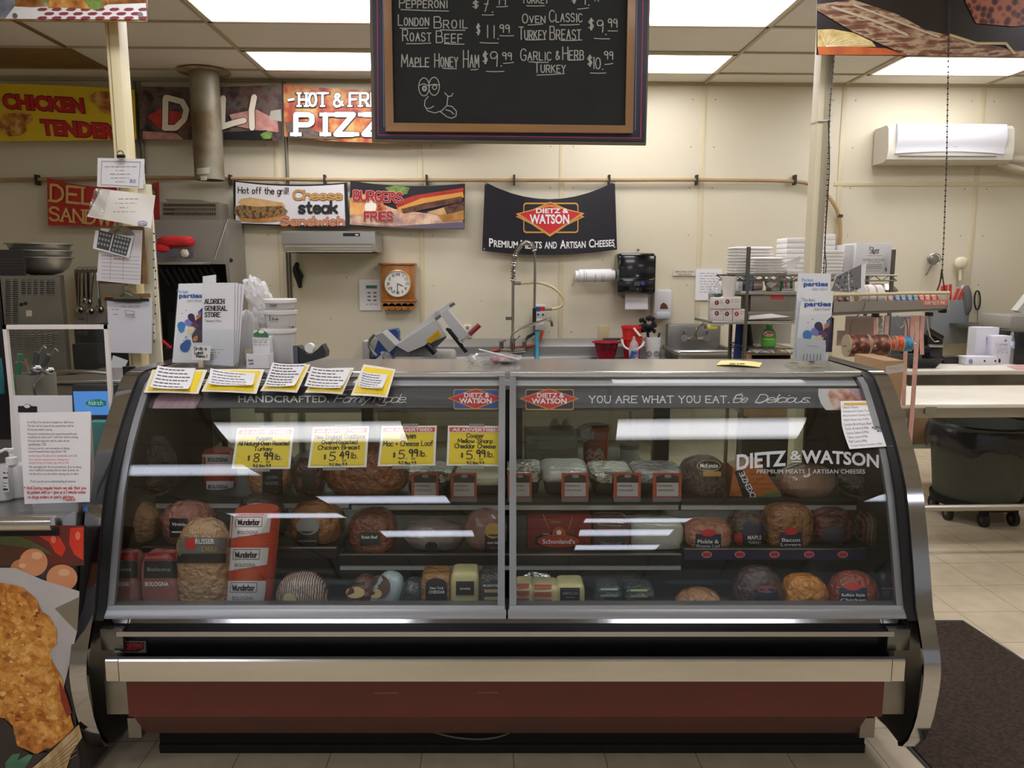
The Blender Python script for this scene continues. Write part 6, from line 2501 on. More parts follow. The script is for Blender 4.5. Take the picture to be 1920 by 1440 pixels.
# advertised price cards inside the glass
adred = mat('card_red', '#d8403c', .45)
ads = [((445,803),(551,802),(544,879),(434,879),['Kayem', 'All Natural-Oven Roasted', 'Turkey'], '8.99', 'yellow advertised price card for turkey inside the glass'),
	   ((587,801),(692,799),(687,876),(577,877),['New England Traditions', 'Oven-Roasted', 'Chicken Breast'], '5.49', 'yellow advertised price card for chicken breast inside the glass'),
	   ((716,799),(819,798),(816,873),(708,874),['Kayem', 'Mac + Cheese Loaf'], '5.99', 'yellow advertised price card for macaroni and cheese loaf inside the glass'),
	   ((840,798),(943,799),(943,874),(837,873),['Cooper', 'Mellow Sharp', 'Cheddar Cheese'], '5.99', 'yellow advertised price card for cheddar cheese, beside the centre bar')]
for q in ads:
	names, price, lab = q[4], q[5], q[6]
	f = quadmap(0,0,100,72, q[:4])
	base = -.022
	S = lambda u, v, off=0.0: gS(*f(u, v), base + off)
	o = thing('advertised_card', lab, 'price card', RZ @ gS(*f(50,70), base), 'advertised cards in the case window')
	mb = MB(1)
	mb.patch(0,0,100,72, S, mat('card_white', '#efe9e2', .4),0,(6,6))
	cs = mb.build('card_sheet', o)
	mb = MB(1)
	mb.patch(4,12,96,69, S, YEL, .0006,(6,6))
	mb.build('yellow_field', cs)
	mb = MB(1)
	mb.patch(3,3,97,11, S, adred, .0008,(6,1))
	mb.text('AS ADVERTISED', 8,4.4,92,9.8, S, WHITEP, .0016,.03)
	mb.line([(6,14),(94,14),(94,67),(6,67)],.6, S, YELG, .001, closed=True)
	mb.build('card_heading', cs)
	mb = MB(1)
	n = len(names)
	hh = 7.2 if n == 3 else 9
	for k, t in enumerate(names):
		ln_ = len(t)
		hw_ = min(44, ln_ * 2.6)
		v1 = (21 + k * 9.5) if n == 3 else (22 + k * 14)
		mb.pen(t, 50 - hw_, v1 - hh, 50 + hw_, v1, S, INK, 1.45,.0012, gap=1.4)
	vb = 58 if n == 3 else 57
	mb.pen('$', 25, vb - 9,29, vb - 1, S, INK, 1.2,.0012)
	a_, c_ = price.split('.')
	mb.pen(a_, 35, vb - 13,45, vb + 2, S, INK, 1.9,.0012)
	mb.pen('.', 48, vb - 2,50, vb + 2, S, INK, 1.5,.0012)
	mb.pen(c_, 53, vb - 14,68, vb - 2, S, INK, 2.6,.0012)
	mb.line([(57, vb + 1.2),(65, vb + .8)],.9, S, INK, .0012)
	mb.line([(58, vb + 3.4),(64, vb + 3.1)],.9, S, INK, .0012)
	mb.pen('lb.', 72, vb - 12,84, vb - 2, S, INK, 1.5,.0012)
	mb.pen('9-2 thru 9-9', 36,64,66,69, S, INK, 1.1,.0014)
	mb.build('card_writing', cs)
	mb = MB(1)
	mb.patch(38,-4,66,1.5, S, mat('clear_tape', '#aab0ae', .3, alpha=.45),.0014,(2,2))
	mb.patch(26,71,66,77, S, MATS['clear_tape'],.0014,(2,2))
	mb.build('tape_strip', o)
# list taped on the outside of the right pane
q = [(1576,752),(1650,751),(1674,836),(1605,842)]


def fl(u, v):
	a, b = u / 100, v / 100
	l = (1576 + 4 * b + 30 * max(0, b - .45) ** 1.4,752 + 90 * b)
	r = (1650 + 24 * b ** 1.2,751 + 85 * b)
	return (l[0] * (1 - a) + r[0] * a, l[1] * (1 - a) + r[1] * a)


S = lambda u, v, off=0.0: gS(*fl(u, v),.003 + .012 * (v / 100) ** 3 + off)
o = thing('price_list', 'curling white typed price list taped outside the glass near the chrome end', 'price list', RZ @ gS(1620,838,.005))
mb = MB(1)
mb.patch(0,0,100,100, S, PAPER, 0,(8,12))
sh = mb.build('list_sheet', o)
mb = MB(1)
mb.patch(8,4,97,9, S, YELG, .0008,(4,1))
for k, t in enumerate(('Dietz & Watson', 'Honeycured Classic Turkey 9.99lb', 'Bacon Lovers Turkey 9.99lb', 'Maple Honey Ham 9.99lb', 'London Broil Roast Beef 11.99', 'Garlic & Herb 8.99lb', 'Genoa Salami 8.99lb', 'Olive Loaf 6.99lb', 'P&P Loaf 6.99lb', 'Cooper Sharp Cheddar 5.99lb')):
	v = 13 + k * 9
	mb.text(t, 5, v - 2.6,5 + len(t) * 2.7, v + 2.6, S, GREYINK, .0008)
mb.pen('4.99 lb', 66,56,94,61, S, INK, 1.2,.0008)
mb.pen('sale', 76,63,92,67, S, INK, 1.2,.0008)
mb.build('list_print', sh)

# ================================================================== behind the case: work table, slicer, sinks
TZ = .9
o = thing('work_table', 'stainless work table behind deli case carrying the meat slicer', 'table', (-.1,4.2,0))
tx0, tx1 = -1.15,.9
mb = MB()
mb.box(tx0, tx1,3.8,4.6, TZ - .04, TZ, STEEL, .004)
mb.build('table_top', o)
mb = MB()
mb.box(tx0 + .04, tx1 - .04,3.84,4.56,.47,.5, STEELD)
mb.build('under_shelf', o)
for x in (tx0 + .05, tx1 - .05):
	for y in (3.86,4.54):
		mb = MB()
		mb.cyl((x, y, 0),(x, y, TZ - .04),.022, STEEL, n=14)
		mb.build('leg', o)
# slicer
y = 4.1
xz = lambda pts, yy=4.1: [(P(u, v, yy).x, P(u, v, yy).z) for u, v in pts]
o = thing('meat_slicer', 'angled aluminium deli meat slicer with red-tipped handle on the work table', 'meat slicer', (P(790,670, y).x, y + .15, TZ))
slm = mat('slicer_aluminium', '#d2d2d0', .35,.35)
slm2 = mat('slicer_grey', '#a7a7a4', .4,.3)
mb = MB()
mb.box(P(735,670, y).x, P(850,670, y).x, y + .02, y + .4, TZ + .02, P(760,668, y).z, slm2,.02)
mb.prism(xz([(743,648),(816,604),(836,634),(800,672),(735,672)]), 'y', y + .05, y + .3, slm2)
mb.build('slicer_base', o)
for dx in (740,845):
	for yy in (y + .05, y + .36):
		mb = MB()
		x = P(dx, 670, y).x
		mb.cyl((x, yy, TZ),(x, yy, TZ + .025),.02, BLACK, n=12)
		mb.build('rubber_foot', o)
mb = MB()
mb.prism(xz([(743,647),(816,599),(836,630),(766,660)]), 'y', y - .02, y + .06, slm)
mb.prism(xz([(744,645),(818,583),(824,590),(750,650)]), 'y', y + .06, y + .1, slm)
mb.build('blade_cover', o)
mb = MB()
mb.prism(xz([(820,583),(848,564),(853,571),(828,592)]), 'y', y, y + .05, slm)
mb.prism(xz([(815,597),(826,589),(829,593),(818,602)]), 'y', y, y + .03, STEELD)
mb.prism(xz([(842,572),(851,567),(854,571),(845,577)]), 'y', y - .003, y + .02, STEELD)
mb.build('guide_block', o)
mb = MB()
mb.prism(xz([(826,590),(839,579),(880,627),(862,639)]), 'y', y - .03, y + .04, slm)
mb.build('pusher_arm', o)
mb = MB()
mb.tube([P(866,640, y - .02), P(880,628, y - .03), P(883,625, y - .03)],.008, STEEL, 8)
mb.tube([P(880,627, y - .035), P(899,609, y - .035)],.014, mat('red_grip', '#8e2f33', .4),12)
mb.build('red_handle', o)
mb = MB()
mb.prism(xz([(836,616),(840,613),(862,640),(878,657),(872,661)]), 'y', y - .04, y - .02, BLACK)
mb.prism(xz([(838,614),(845,615),(860,634),(857,638)]), 'y', y - .05, y - .03, mat('rail_black', '#1b1b1b', .5))
mb.prism(xz([(862,640),(868,643),(874,660),(866,652)]), 'y', y - .05, y - .04, BLACK)
mb.build('food_grip', o)
mb = MB()
mb.prism(xz([(703,629),(717,623),(743,648),(730,661)]), 'y', y - .01, y + .2, slm2)
mb.prism(xz([(714,660),(728,661),(737,674),(720,674)]), 'y', y - .02, y + .05, slm)
mb.prism(xz([(706,672),(716,664),(724,674),(708,680)]), 'y', y - .02, y + .05, slm)
for k in range(6):
	mb.line([(717 + k * 2.4,664 + k * 1.6),(722 + k * 2.2,661 + k * 1.6)],1, wallp(y - .022), STEELD, .001)
mb.build('gauge_plate', o)
mb = MB()
mb.tube([P(u, v, y - .03) for u, v in ((702,627),(693,638),(691,648),(699,660),(706,667))],.008, STEEL, 8, smooth=1)
mb.build('wire_handle', o)
mb = MB()
S = wallp(y - .021)
mb.poly([(799,637),(822,618),(829,630),(803,646)], S, YELG, .0005)
for k in range(3):
	mb.line([(805 + k * 3,638 + k * 2),(820 + k * 2,625 + k * 2.4)],.8, S, mat('label_brown', '#8a6a18', .6),.001)
mb.build('warning_label', o)
mb = MB()
mb.tube([P(799,645, y - .05), P(816,662, y - .05)],.017, BLACK, 12)
mb.tube([P(816,662, y - .05), P(823,671, y - .04)],.006, STEEL, 8)
mb.build('black_knob_handle', o)
y = 4.42
o = thing('blue_bin', 'dark blue bin with a grey box beside it behind the slicer', 'bin', (P(722,660, y).x, y + .08, TZ))
mb = MB()
mb.prism(xz([(697,672),(714,622),(742,617),(746,622),(746,662),(740,690)], y), 'y', y, y + .12, mat('bin_blue', '#26427e', .45))
p = P(715,690, y)
mb.box(P(697,690, y).x, P(740,690, y).x, y, y + .12, TZ + .001, P(715,671, y).z, MATS['bin_blue'])
mb.build('bin_body', o)
mb = MB()
mb.boxpx(679,640,693,676, y, .12, mat('grey_box', '#a19d98', .5),.004, z0=TZ + .001)
mb.build('grey_box', label='small grey box at the end of the work table beside the blue bin', cat='box')

# things on the under shelf, seen through the rear doors
y = 3.98
o = thing('shelf_carton', 'grey-green printed carton seen through the rear doors under the chalkboard', 'carton', (P(1035,870, y).x, y + .15,.5))
mb = MB()
mb.boxpx(987,817,1083,878, y, .25, mat('carton_grey', '#8d8d7c', .7, mix='#7f7f6f', scale=5),.003, z0=.501)
cb = mb.build('carton_body', o)
S = wallp(y)
mb = MB()
for k, (u0, u1) in enumerate(((994,1040),(994,1070),(994,1030),(1010,1060),(994,1074))):
	mb.scribble(u0,825 + k * 9, u1,826 + k * 9, S, mat('carton_ink', '#55564c', .7),1.6,.001, k)
mb.build('carton_print', cb)
o = thing('orange_bucket', 'orange bucket with white slanted block lettering behind the rear doors', 'bucket', (P(1115,870, y).x, y + .15,.5))
mb = MB()
c = P(1116,878, y + .14)
R = 26 * 4.1 / FOC
zt_ = P(1116,797, y + .14).z
mb.lathe((c.x, y + .14,.501),[(R * .85,0),(R, zt_ - .501),(R * .96, zt_ - .501),(R * .82,.01)], mat('bucket_orange', '#d9562a', .45),28)
bo = mb.build('bucket_body', o)
sf = solid(lambda p: math.hypot(p.x - c.x, p.y - y - .14) - R * (.85 + .15 * (p.z - .5) / max(zt_ - .5,.01)), y - .1, y + .2)
mb = MB()
wt_ = turn(1115,855,-28)
mb.text('THE', 1098,838,1116,845, sf, WHITEP, .002,.03, wt_)
mb.text('HOME', 1099,846,1132,858, sf, WHITEP, .002,.03, wt_)
mb.text('DEPOT', 1099,859,1132,870, sf, WHITEP, .002,.03, wt_)
mb.build('bucket_lettering', bo)
o = thing('spray_bottle', 'white spray bottle with a green neighbour above the grey carton', 'spray bottle', (P(1060,815, y + .33).x, y + .35,.5))
for u, m_, h in ((1040, mat('spray_green', '#4c9a58', .4),799),(1062, WHITE, 803)):
	p = P(u, h, y + .32)
	mb = MB()
	mb.lathe((p.x, y + .34,.501),[(.035,0),(.037,.02),(.034,.17),(.014,.22),(.012, p.z - .53)], m_, 18)
	mb.build('bottle', o)
	mb = MB()
	mb.box(p.x - .02, p.x + .04, y + .32, y + .36, p.z - .03, p.z + .005, m_, .008)
	mb.build('spray_head', o)
o = thing('white_cloth', 'white cloth with a purple corner draped over orange bucket', 'cloth', (P(1100,810, y).x, y, P(1100,822, y).z))
mb = MB()
mb.blob(P(1098,812, y + .03),(.045,.03,.04), mat('cloth_white', '#c9c6bd', .8),2.2,.4,4)
mb.blob(P(1083,812, y + .02),(.02,.02,.025), mat('cloth_purple', '#4a3f86', .8),2.2,.3,4)
mb.build('cloth_fold', o)
o = thing('white_canister', 'white lidded canister behind the rear doors beside the orange bucket', 'canister', (P(1182,860, y + .1).x, y + .1,.5))
mb = MB()
p = P(1182,835, y + .1)
mb.lathe((p.x, y + .12,.501),[(.05,0),(.052, p.z - .501),(.045, p.z - .5),(.044, p.z - .53)], mat('canister_white', '#c8c8c2', .5),24)
mb.build('canister_body', o)
mb = MB()
mb.lathe((p.x, y + .12, p.z),[(.054,-.02),(.054,.006),(.02,.012)], mat('canister_lid', '#77776f', .5),24)
mb.build('canister_lid', o)

# three-compartment sink at the wall
o = thing('wash_sink', 'long stainless wash sink along the wall under the clock and towel roll', 'sink', (P(1000,660,6.7).x, 6.7,0))
x0, x1 = P(690,650,6.9).x, P(1238,650,6.9).x
mb = MB()
mb.prism([(6.84,.885),(6.9,.935),(6.985,.945),(6.985,.6),(6.84,.6)], 'x', x0, x1, mat('sink_steel', '#a9a8a6', .35,.7))
mb.build('backsplash', o)
mb = MB()
for a, b2, c2, d in ((x0, x1,6.3,6.36),(x0, x1,6.78,6.84),(x0, x0 + .06,6.3,6.84),(x1 - .06, x1,6.3,6.84)):
	mb.box(a, b2, c2, d, .5,.80, STEEL, .004)
mb.box(x0, x1,6.3,6.84,.47,.5, STEEL)
mb.build('basin', o)
for x in (x0 + .08, x1 - .08):
	for yy in (6.36,6.78):
		mb = MB()
		mb.cyl((x, yy, 0),(x, yy, .47),.022, STEEL, n=12)
		mb.build('leg', o)
# pre-rinse faucet
o = thing('spray_faucet', 'tall chrome pre-rinse faucet with spring hose and black spray handle at the wash sink', 'faucet', P(961,660,6.8))
y = 6.78
fa = mat('faucet_chrome', '#b3b0aa', .18,1.0)
mb = MB()
mb.tube([P(938,656, y), P(960,658, y), P(985,656, y)],.022, fa, 12)
for u in (940,983):
	mb.cyl(P(u, 657, y), P(u, 640, y),.02, fa, n=14)
	mb.tube([P(u - 4,642, y - .01), P(u + 8,638, y - .03)],.008, fa, 8)
mb.cyl(P(961,658, y), P(961,634, y),.024, fa, n=14)
mb.build('faucet_body', o)
mb = MB()
mb.tube([P(961,640, y), P(962,524, y)],.013, fa, 10)
mb.box(P(948,600, y).x, P(963,600, y).x, y - .005, y + .005, P(948,600, y).z, P(948,594, y).z, fa)
mb.build('riser_pipe', o)
arc_ = [(962,528),(962,505),(964,485),(969,470),(977,459),(986,454),(995,457),(1002,467),(1003,485)]
path = [P(u, v, y) for u, v in arc_]
mb = MB()
mb.tube(path + [P(1003,520, y), P(1002,580, y)],.011, mat('hose_grey', '#8f8b82', .35,.8),8, smooth=2)
mb.build('spray_hose', o)
mb = MB()
full = [path[0]]
for a, b2 in zip(path[:-1], path[1:]):
	for k in range(1,9):
		full.append(a.lerp(b2, k / 8))
hel = []
for i, p in enumerate(full[:58]):
	for k in range(5):
		t = 2 * pi * (i * .5 + k / 10)
		q0 = full[min(i + 1, len(full) - 1)]
		pp = p.lerp(q0, k / 5)
		d = (q0 - p).normalized() if (q0 - p).length > 1e-6 else Vector((0,0,1))
		s_ = Vector((0,1,0))
		w_ = d.cross(s_)
		hel.append(pp + (s_ * math.cos(t) + w_ * math.sin(t)) * .021)
mb.tube(hel, .0045, fa, 5)
mb.build('hose_spring', o)
mb = MB()
mb.tube([P(1002,578, y), P(1002,608, y)],.017, BLACK, 10)
mb.build('spray_handle', o)
mb = MB()
mb.tube([P(u, v, y - .03) for u, v in ((961,642),(959,632),(964,622),(985,612),(1010,604),(1026,599),(1034,602),(1035,612))],.012, fa, 10, smooth=2)
mb.tube([P(966,640, y - .02), P(975,630, y - .04)],.008, fa, 8)
mb.build('swing_spout', o)
mb = MB()
mb.tube([P(u, v, y + .03) for u, v in ((964,531),(985,531),(1010,529),(1035,537),(1053,552),(1059,565),(1050,577),(1036,580),(1024,580))],.012, mat('clear_tubing', '#c9b98f', .25),10, smooth=2)
for u in (970,1028):
	p = P(u, 531 if u < 1000 else 579, y + .03)
	mb.cyl(p - Vector((.03,0,0)), p + Vector((.03,0,0)),.016, STEELD, n=10)
mb.build('fill_tube', o)
o = thing('chemical_dispenser', 'white wall box with red and blue label and coloured hoses by spray faucet', 'dispenser', P(1013,622,6.9))
mb = MB()
mb.boxpx(1004,571,1022,619,6.88,.1, mat('dispenser_white', '#d6d2cc', .4),.006)
mb.boxpx(1000,600,1009,628,6.9,.08, STEELD)
db = mb.build('dispenser_body', o)
S = wallp(6.88)
mb = MB()
mb.poly([(1004,575),(1013,575),(1013,584),(1004,584)], S, BLUEP, .001)
mb.poly([(1013,575),(1022,575),(1022,583),(1013,583)], S, REDP, .001)
for u in (1009,1018):
	mb.oval(u - 2,588, u + 2,592, S, INK, .001,10)
mb.poly([(1006,597),(1020,597),(1020,608),(1006,608)], S, WHITEP, .001)
mb.build('dispenser_label', db)
mb = MB()
mb.tube([P(u, v, 6.82) for u, v in ((1017,620),(1014,634),(1006,645),(990,650),(965,652),(940,655),(922,659))],.014, mat('red_hose', '#b8442c', .5),8, smooth=2)
mb.build('red_hose', o)
mb = MB()
mb.tube([P(1007,622,6.8), P(1007,650,6.8), P(1007,676,6.75)],.017, mat('blue_hose', '#3f9fbf', .5),8)
mb.build('blue_hose', o)
mb = MB()
mb.tube([P(985,638,6.8), P(990,632,6.82), P(1002,625,6.84)],[.008,.016,.012], BLACK, 8)
mb.build('black_nozzle', o)

# things on the sink ledge
y = 6.62
LZ = .80
o = thing('red_colander', 'dark red plastic colander with dark handle on the sink beside the buckets', 'colander', (P(1137,660, y).x, y, LZ))
mb = MB()
c = P(1137,640, y)
R = 26 * y / FOC
h = c.z - LZ
mb.lathe((c.x, y, LZ + .001),[(R * .6,0),(R * .72, h * .3),(R * .9, h),(R * 1.06, h),(R * 1.06, h - .01),(R * .88, h - .012),(R * .66, h * .34)], mat('wine_plastic', '#9e1f33', .35),30)
mb.build('colander_bowl', o)
mb = MB()
for k in range(9):
	mb.boxpx(1120 + k * 4,646,1121.5 + k * 4,654, y - R * .92,.01, mat('wine_shadow', '#5a1320', .6))
mb.build('colander_slot', o)
mb = MB()
mb.boxpx(1131,634,1164,638, y - .05,.04, mat('charcoal_handle', '#3a3b3f', .5),.006)
mb.build('handle', o)
mb = MB()
bkz = LZ
for i, (u0, u1, v0, lab) in enumerate(((1166,1205,632, 'lower red bucket with white carrying handle on the wash sink'),(1163,1202,610, 'red bucket nested upright in the lower red bucket'))):
	c = P((u0 + u1) / 2, v0, y + .05 * i)
	R = (u1 - u0) / 2 * y / FOC
	zb = LZ + .001 + i * .0955
	o = thing('red_bucket', lab, 'bucket', (c.x, y, zb), 'red buckets on the wash sink')
	h = c.z - zb
	mb = MB()
	mb.lathe((c.x, y, zb),[(R * .72,0),(R * .96, h),(R * 1.04, h),(R * 1.04, h - .02),(R * .95, h - .022),(R * .7,.006)], mat('bucket_red', '#d2282a', .35),28)
	mb.build('bucket_body', o)
	mb = MB()
	if i == 0:
		pts = [P(u, v, y - R * 1.02) for u, v in ((1166,636),(1168,648),(1176,655),(1190,657),(1204,650),(1208,640))]
	else:
		pts = [P(u, v, y - R * 1.02) for u, v in ((1188,615),(1193,622),(1200,630))]
	mb.tube(pts, .010, WHITE, 8, smooth=2)
	mb.build('bucket_handle', o)
o = thing('soap_bottle', 'clear bottle with blue label standing before the red buckets', 'bottle', (P(1189,668,6.42).x, 6.42,.801))
mb = MB()
c = P(1189,631,6.42)
h = c.z - .801
mb.lathe((c.x, 6.42,.802),[(.035,0),(.04,.01),(.04, h * .55),(.03, h * .75),(.012, h * .88),(.012, h)], clear('bottle_clear', '#e6e2df', .08,.05, haze=.25),20)
mb.build('bottle_body', o)
mb = MB()
mb.lathe((c.x, 6.42,.81),[(.0405,.0),(.0405, h * .42)], mat('label_blue', '#2f4f9a', .4, mix='#d8d8dc', scale=18),20)
mb.build('bottle_label', o)
o = thing('brush_holder', 'white tub with scroll pattern holding dark brushes at the end of sink', 'brush holder', (P(1224,660, y).x, y, LZ))
mb = MB()
c = P(1224,632, y)
R = 15 * y / FOC
h = c.z - LZ
mb.lathe((c.x, y, LZ + .001),[(R * .82,0),(R, h),(R * .92, h),(R * .78,.01)], WHITE, 24)
hb = mb.build('holder_tub', o)
mb = MB()
tf = solid(lambda p: math.hypot(p.x - c.x, p.y - y) - R * (.82 + .18 * (p.z - LZ) / h), y - .2, y + .1)
for u in (1217,1231):
	for r_ in (5,2.5):
		mb.line([(u + r_ * math.cos(k * pi / 6),664 + r_ * math.sin(k * pi / 6)) for k in range(12)],.9, tf, INK, .002, closed=True)
mb.build('scroll_print', hb)
mb = MB()
rnd = random.Random(4)
for k in range(34):
	p = P(1213,610, y) + Vector((rnd.uniform(-.065,.065), rnd.uniform(-.04,.04), rnd.uniform(-.05,.07)))
	mb.blob(p, (.018,.014,.02), MATTE, 2,0,0,(7,5))
mb.tube([P(1216,640, y), P(1213,610, y)],.012, MATTE, 8)
mb.tube([P(1232,640, y), P(1237,624, y)],.008, BLACK, 8)
mb.build('bristle_brush', o)

# hand sink
y = 6.5
o = thing('hand_sink', 'small stainless wall hand sink with two-handle chrome faucet beside the steel shelves', 'sink', P(1310,672,6.7))
mb = MB()
a, b2 = P(1252,608,6.9), P(1350,655,6.9)
mb.box(a.x, P(1352,608,6.9).x, 6.9,6.98,.72, a.z, mat('hand_sink_steel', '#8f8e8a', .35,.75),.01)
mb.build('splash_back', o)
mb = MB()
rz = P(1320,661,6.42).z
xa, xb = P(1268,660,6.42).x, P(1382,660,6.42).x
mb.box(xa + .02, xb - .02,6.44,6.9, rz - .2, rz - .02, MATS['hand_sink_steel'],.03)
mb.build('bowl', o)
mb = MB()
mb.tube([(xa, 6.89, rz),(xa, 6.46, rz),(xa + .03,6.42, rz),(xb - .03,6.42, rz),(xb, 6.46, rz),(xb, 6.89, rz)],.022, STEEL, 10)
mb.build('rolled_rim', o)
mb = MB()
for u in (1283,1326):
	mb.cyl(P(u, 634,6.86), P(u, 634,6.8),.03, fa, n=14)
	mb.cyl(P(u, 634,6.82), P(u, 620,6.82),.014, fa, n=10)
	mb.tube([P(u - 4,621,6.82), P(u + 4,621,6.82)],.008, fa, 8)
mb.tube([P(1279,634,6.85), P(1330,634,6.85)],.015, fa, 10)
mb.tube([P(u, v, 6.78) for u, v in ((1305,636),(1304,624),(1308,613),(1316,606),(1322,607),(1324,616))],.015, fa, 10, smooth=2)
mb.build('faucet', o)

# ================================================================== kitchen side on the right: shelves, foam boxes, counters, bin
YR = 5.2
rk = mat('rack_grey', '#77736a', .35,.8)
o = thing('shelf_rack', 'grey wire shelf rack loaded with foam boxes and glove cartons', 'shelf', (P(1530,600, YR).x, YR + .25,0))
zs = [P(1500, v, YR).z for v in (515,546,601,652)]
xL, xR = P(1378,515, YR).x, P(1676,520, YR).x
for (u, vt, yy) in ((1404,463, YR - .02),(1376,469, YR + .45),(1676,468, YR + .05),(1628,500, YR + .45)):
	mb = MB()
	p = P(u, vt, yy)
	mb.cyl((p.x, yy, 0.0),(p.x, yy, p.z),.014, rk, n=12)
	mb.build('rack_post', o)
for k, (z, ua, ub) in enumerate(((zs[0],1376,1676),(zs[1],1384,1500),(zs[2],1333,1490),(zs[3],1406,1500))):
	mb = MB()
	a, b2 = P(ua, 600, YR).x, P(ub, 600, YR).x
	if k in (0,3):
		for yy in (YR, YR + .44):
			mb.tube([(a, yy, z - .006),(b2, yy, z - .006)],.006, rk, 6)
			mb.tube([(a, yy, z - .04),(b2, yy, z - .04)],.005, rk, 6)
			n = int((b2 - a) / .05)
			zig = [(a + (b2 - a) * i / n, yy, z - .006 - .034 * (i % 2)) for i in range(n + 1)]
			mb.tube(zig, .004, rk, 5)
		for i in range(int((b2 - a) / .03)):
			x = a + i * .03
			mb.tube([(x, YR, z - .003),(x, YR + .44, z - .003)],.0025, rk, 4)
	else:
		mb.box(a, b2, YR - .03, YR + .42, z - .022, z, STEEL, .003)
	mb.build('rack_shelf', o)
# foam clamshells: each a thing
hingem = FOAM


def clam(x0, x1, y, d, z, h, lab, grp):
	mb = MB()
	e = .012
	lo = [(x0 + e, y + e, z),(x1 - e, y + e, z),(x1 - e, y + d - e, z),(x0 + e, y + d - e, z)]
	hi = [(x0, y, z + h * .62),(x1, y, z + h * .62),(x1, y + d, z + h * .62),(x0, y + d, z + h * .62)]
	tp = [(x0 + e * 1.6, y + e * 1.6, z + h * .97),(x1 - e * 1.6, y + e * 1.6, z + h * .97),(x1 - e * 1.6, y + d - e * 1.6, z + h * .97),(x0 + e * 1.6, y + d - e * 1.6, z + h * .97)]
	f = [[3,2,1,0],[8,9,10,11]]
	for k in range(4):
		n = (k + 1) % 4
		f += [[k, n, 4 + n, 4 + k],[4 + k, 4 + n, 8 + n, 8 + k]]
	mb.add(lo + hi + tp, f, FOAM)
	return mb.build('foam_box', label=lab, cat='foam box', group=grp, angle=20)


def stack(u0, u1, v0, zb, y, d, n, lab, grp):
	a, b2 = P(u0, v0, y), P(u1, v0, y)
	h = (a.z - zb) / n
	for k in range(n):
		clam(a.x + .001 * (k % 2), b2.x - .001 * (k % 3), y, d, zb + k * h, h - .001, lab, grp)


stack(1381,1452,462, zs[0], YR + .18,.22,9, 'white foam box in the tall nested stack at the sink end of the rack', 'foam boxes in the tall rack stack')
stack(1413,1473,482, zs[0], YR + .01,.16,6, 'white foam box in the lower nested stack at the front of the rack', 'foam boxes in the low rack stack')
bigf = mat('foam_carton', '#f0ede9', .7, bump=(6,.05))
for u0, u1, v0, y, d, lab in ((1476,1520,446, YR + .2,.2, 'tall block of white foam trays behind the post, nearest the clamshell stacks'),(1545,1568,439, YR + .24,.2, 'tallest block of white foam trays just past the post'),(1545,1583,469, YR + .03,.16, 'lower block of white foam trays past the post beside the glove carton')):
	a, b2 = P(u0, v0, y), P(u1, v0, y)
	o = thing('foam_tray_block', lab, 'foam trays', ((a.x + b2.x) / 2, y, zs[0]), 'blocks of foam trays')
	n = 7
	h = (a.z - zs[0]) / n
	for k in range(n):
		mb = MB()
		mb.box(a.x, b2.x, y, y + d, zs[0] + k * h, zs[0] + (k + 1) * h - .0004, bigf, .005)
		mb.build('foam_tray', o)
mb = MB()
mb.add([P(1474,492, YR + .06), P(1500,480, YR + .06), P(1501,486, YR + .1), P(1482,512, YR + .1)],[[0,1,2,3]], FOAM)
mb.add([P(1474,494, YR + .066), P(1500,482, YR + .066), P(1501,488, YR + .106), P(1482,513, YR + .106)],[[0,1,2,3]], FOAM)
mb.boxpx(1476,505,1508,514, YR + .03,.12, FOAM, .004, z0=zs[0])
mb.build('open_foam_box', label='open white foam box with raised lid between the stacks and the post', cat='foam box')
# glove cartons
gw = mat('carton_white', '#e4e4e6', .6)
y = YR + .1
o = thing('glove_carton', 'white carton with grey glove print at the end of the rack top', 'carton', (P(1636,512, y).x, y + .1, zs[0]))
mb = MB()
a = P(1606,457, y)
mb.boxpx(1606,456,1669,513, y, .2, gw, .002, z0=zs[0])
gc = mb.build('carton_body', o)
S = wallp(y)
mb = MB()
mb.pen('Silver', 1630,463,1649,475, S, GREYINK, 1.2,.001, gap=1)
mb.oval(1637,473,1641,477, S, REDP, .001,10)
mb.scribble(1626,479,1654,480, S, GREYINK, .6,.001,2)
mb.text('NITRILE GLOVES', 1618,485,1658,490, S, mat('carton_grey_ink', '#66656a', .6),.001)
mb.scribble(1628,492,1652,493, S, GREYINK, .8,.001,3)
mb.poly([(1624,496),(1653,496),(1653,504),(1624,504)], S, GREYINK, .001)
mb.poly([(1625,497),(1652,497),(1652,503),(1625,503)], S, gw, .0016)
for k in range(9):
	mb.line([(1627 + k * 2.8,498),(1627 + k * 2.8,502)],1.4, S, GREYINK, .002, caps=False)
mb.oval(1659,501,1663,510, S, GREYINK, .001,10)
mb.line([(1624,508),(1650,508)],.6, S, GREYINK, .001)
mb.build('carton_print', gc)
y = YR + .13
o = thing('glove_carton', 'partly hidden white carton between the foam trays and printed glove carton', 'carton', (P(1596,512, y).x, y + .1, zs[0]))
mb = MB()
mb.boxpx(1584,459,1604,514, y, .2, mat('carton_offwhite', '#d5d4d6', .6),.002, z0=zs[0])
mb.build('carton_body', o)
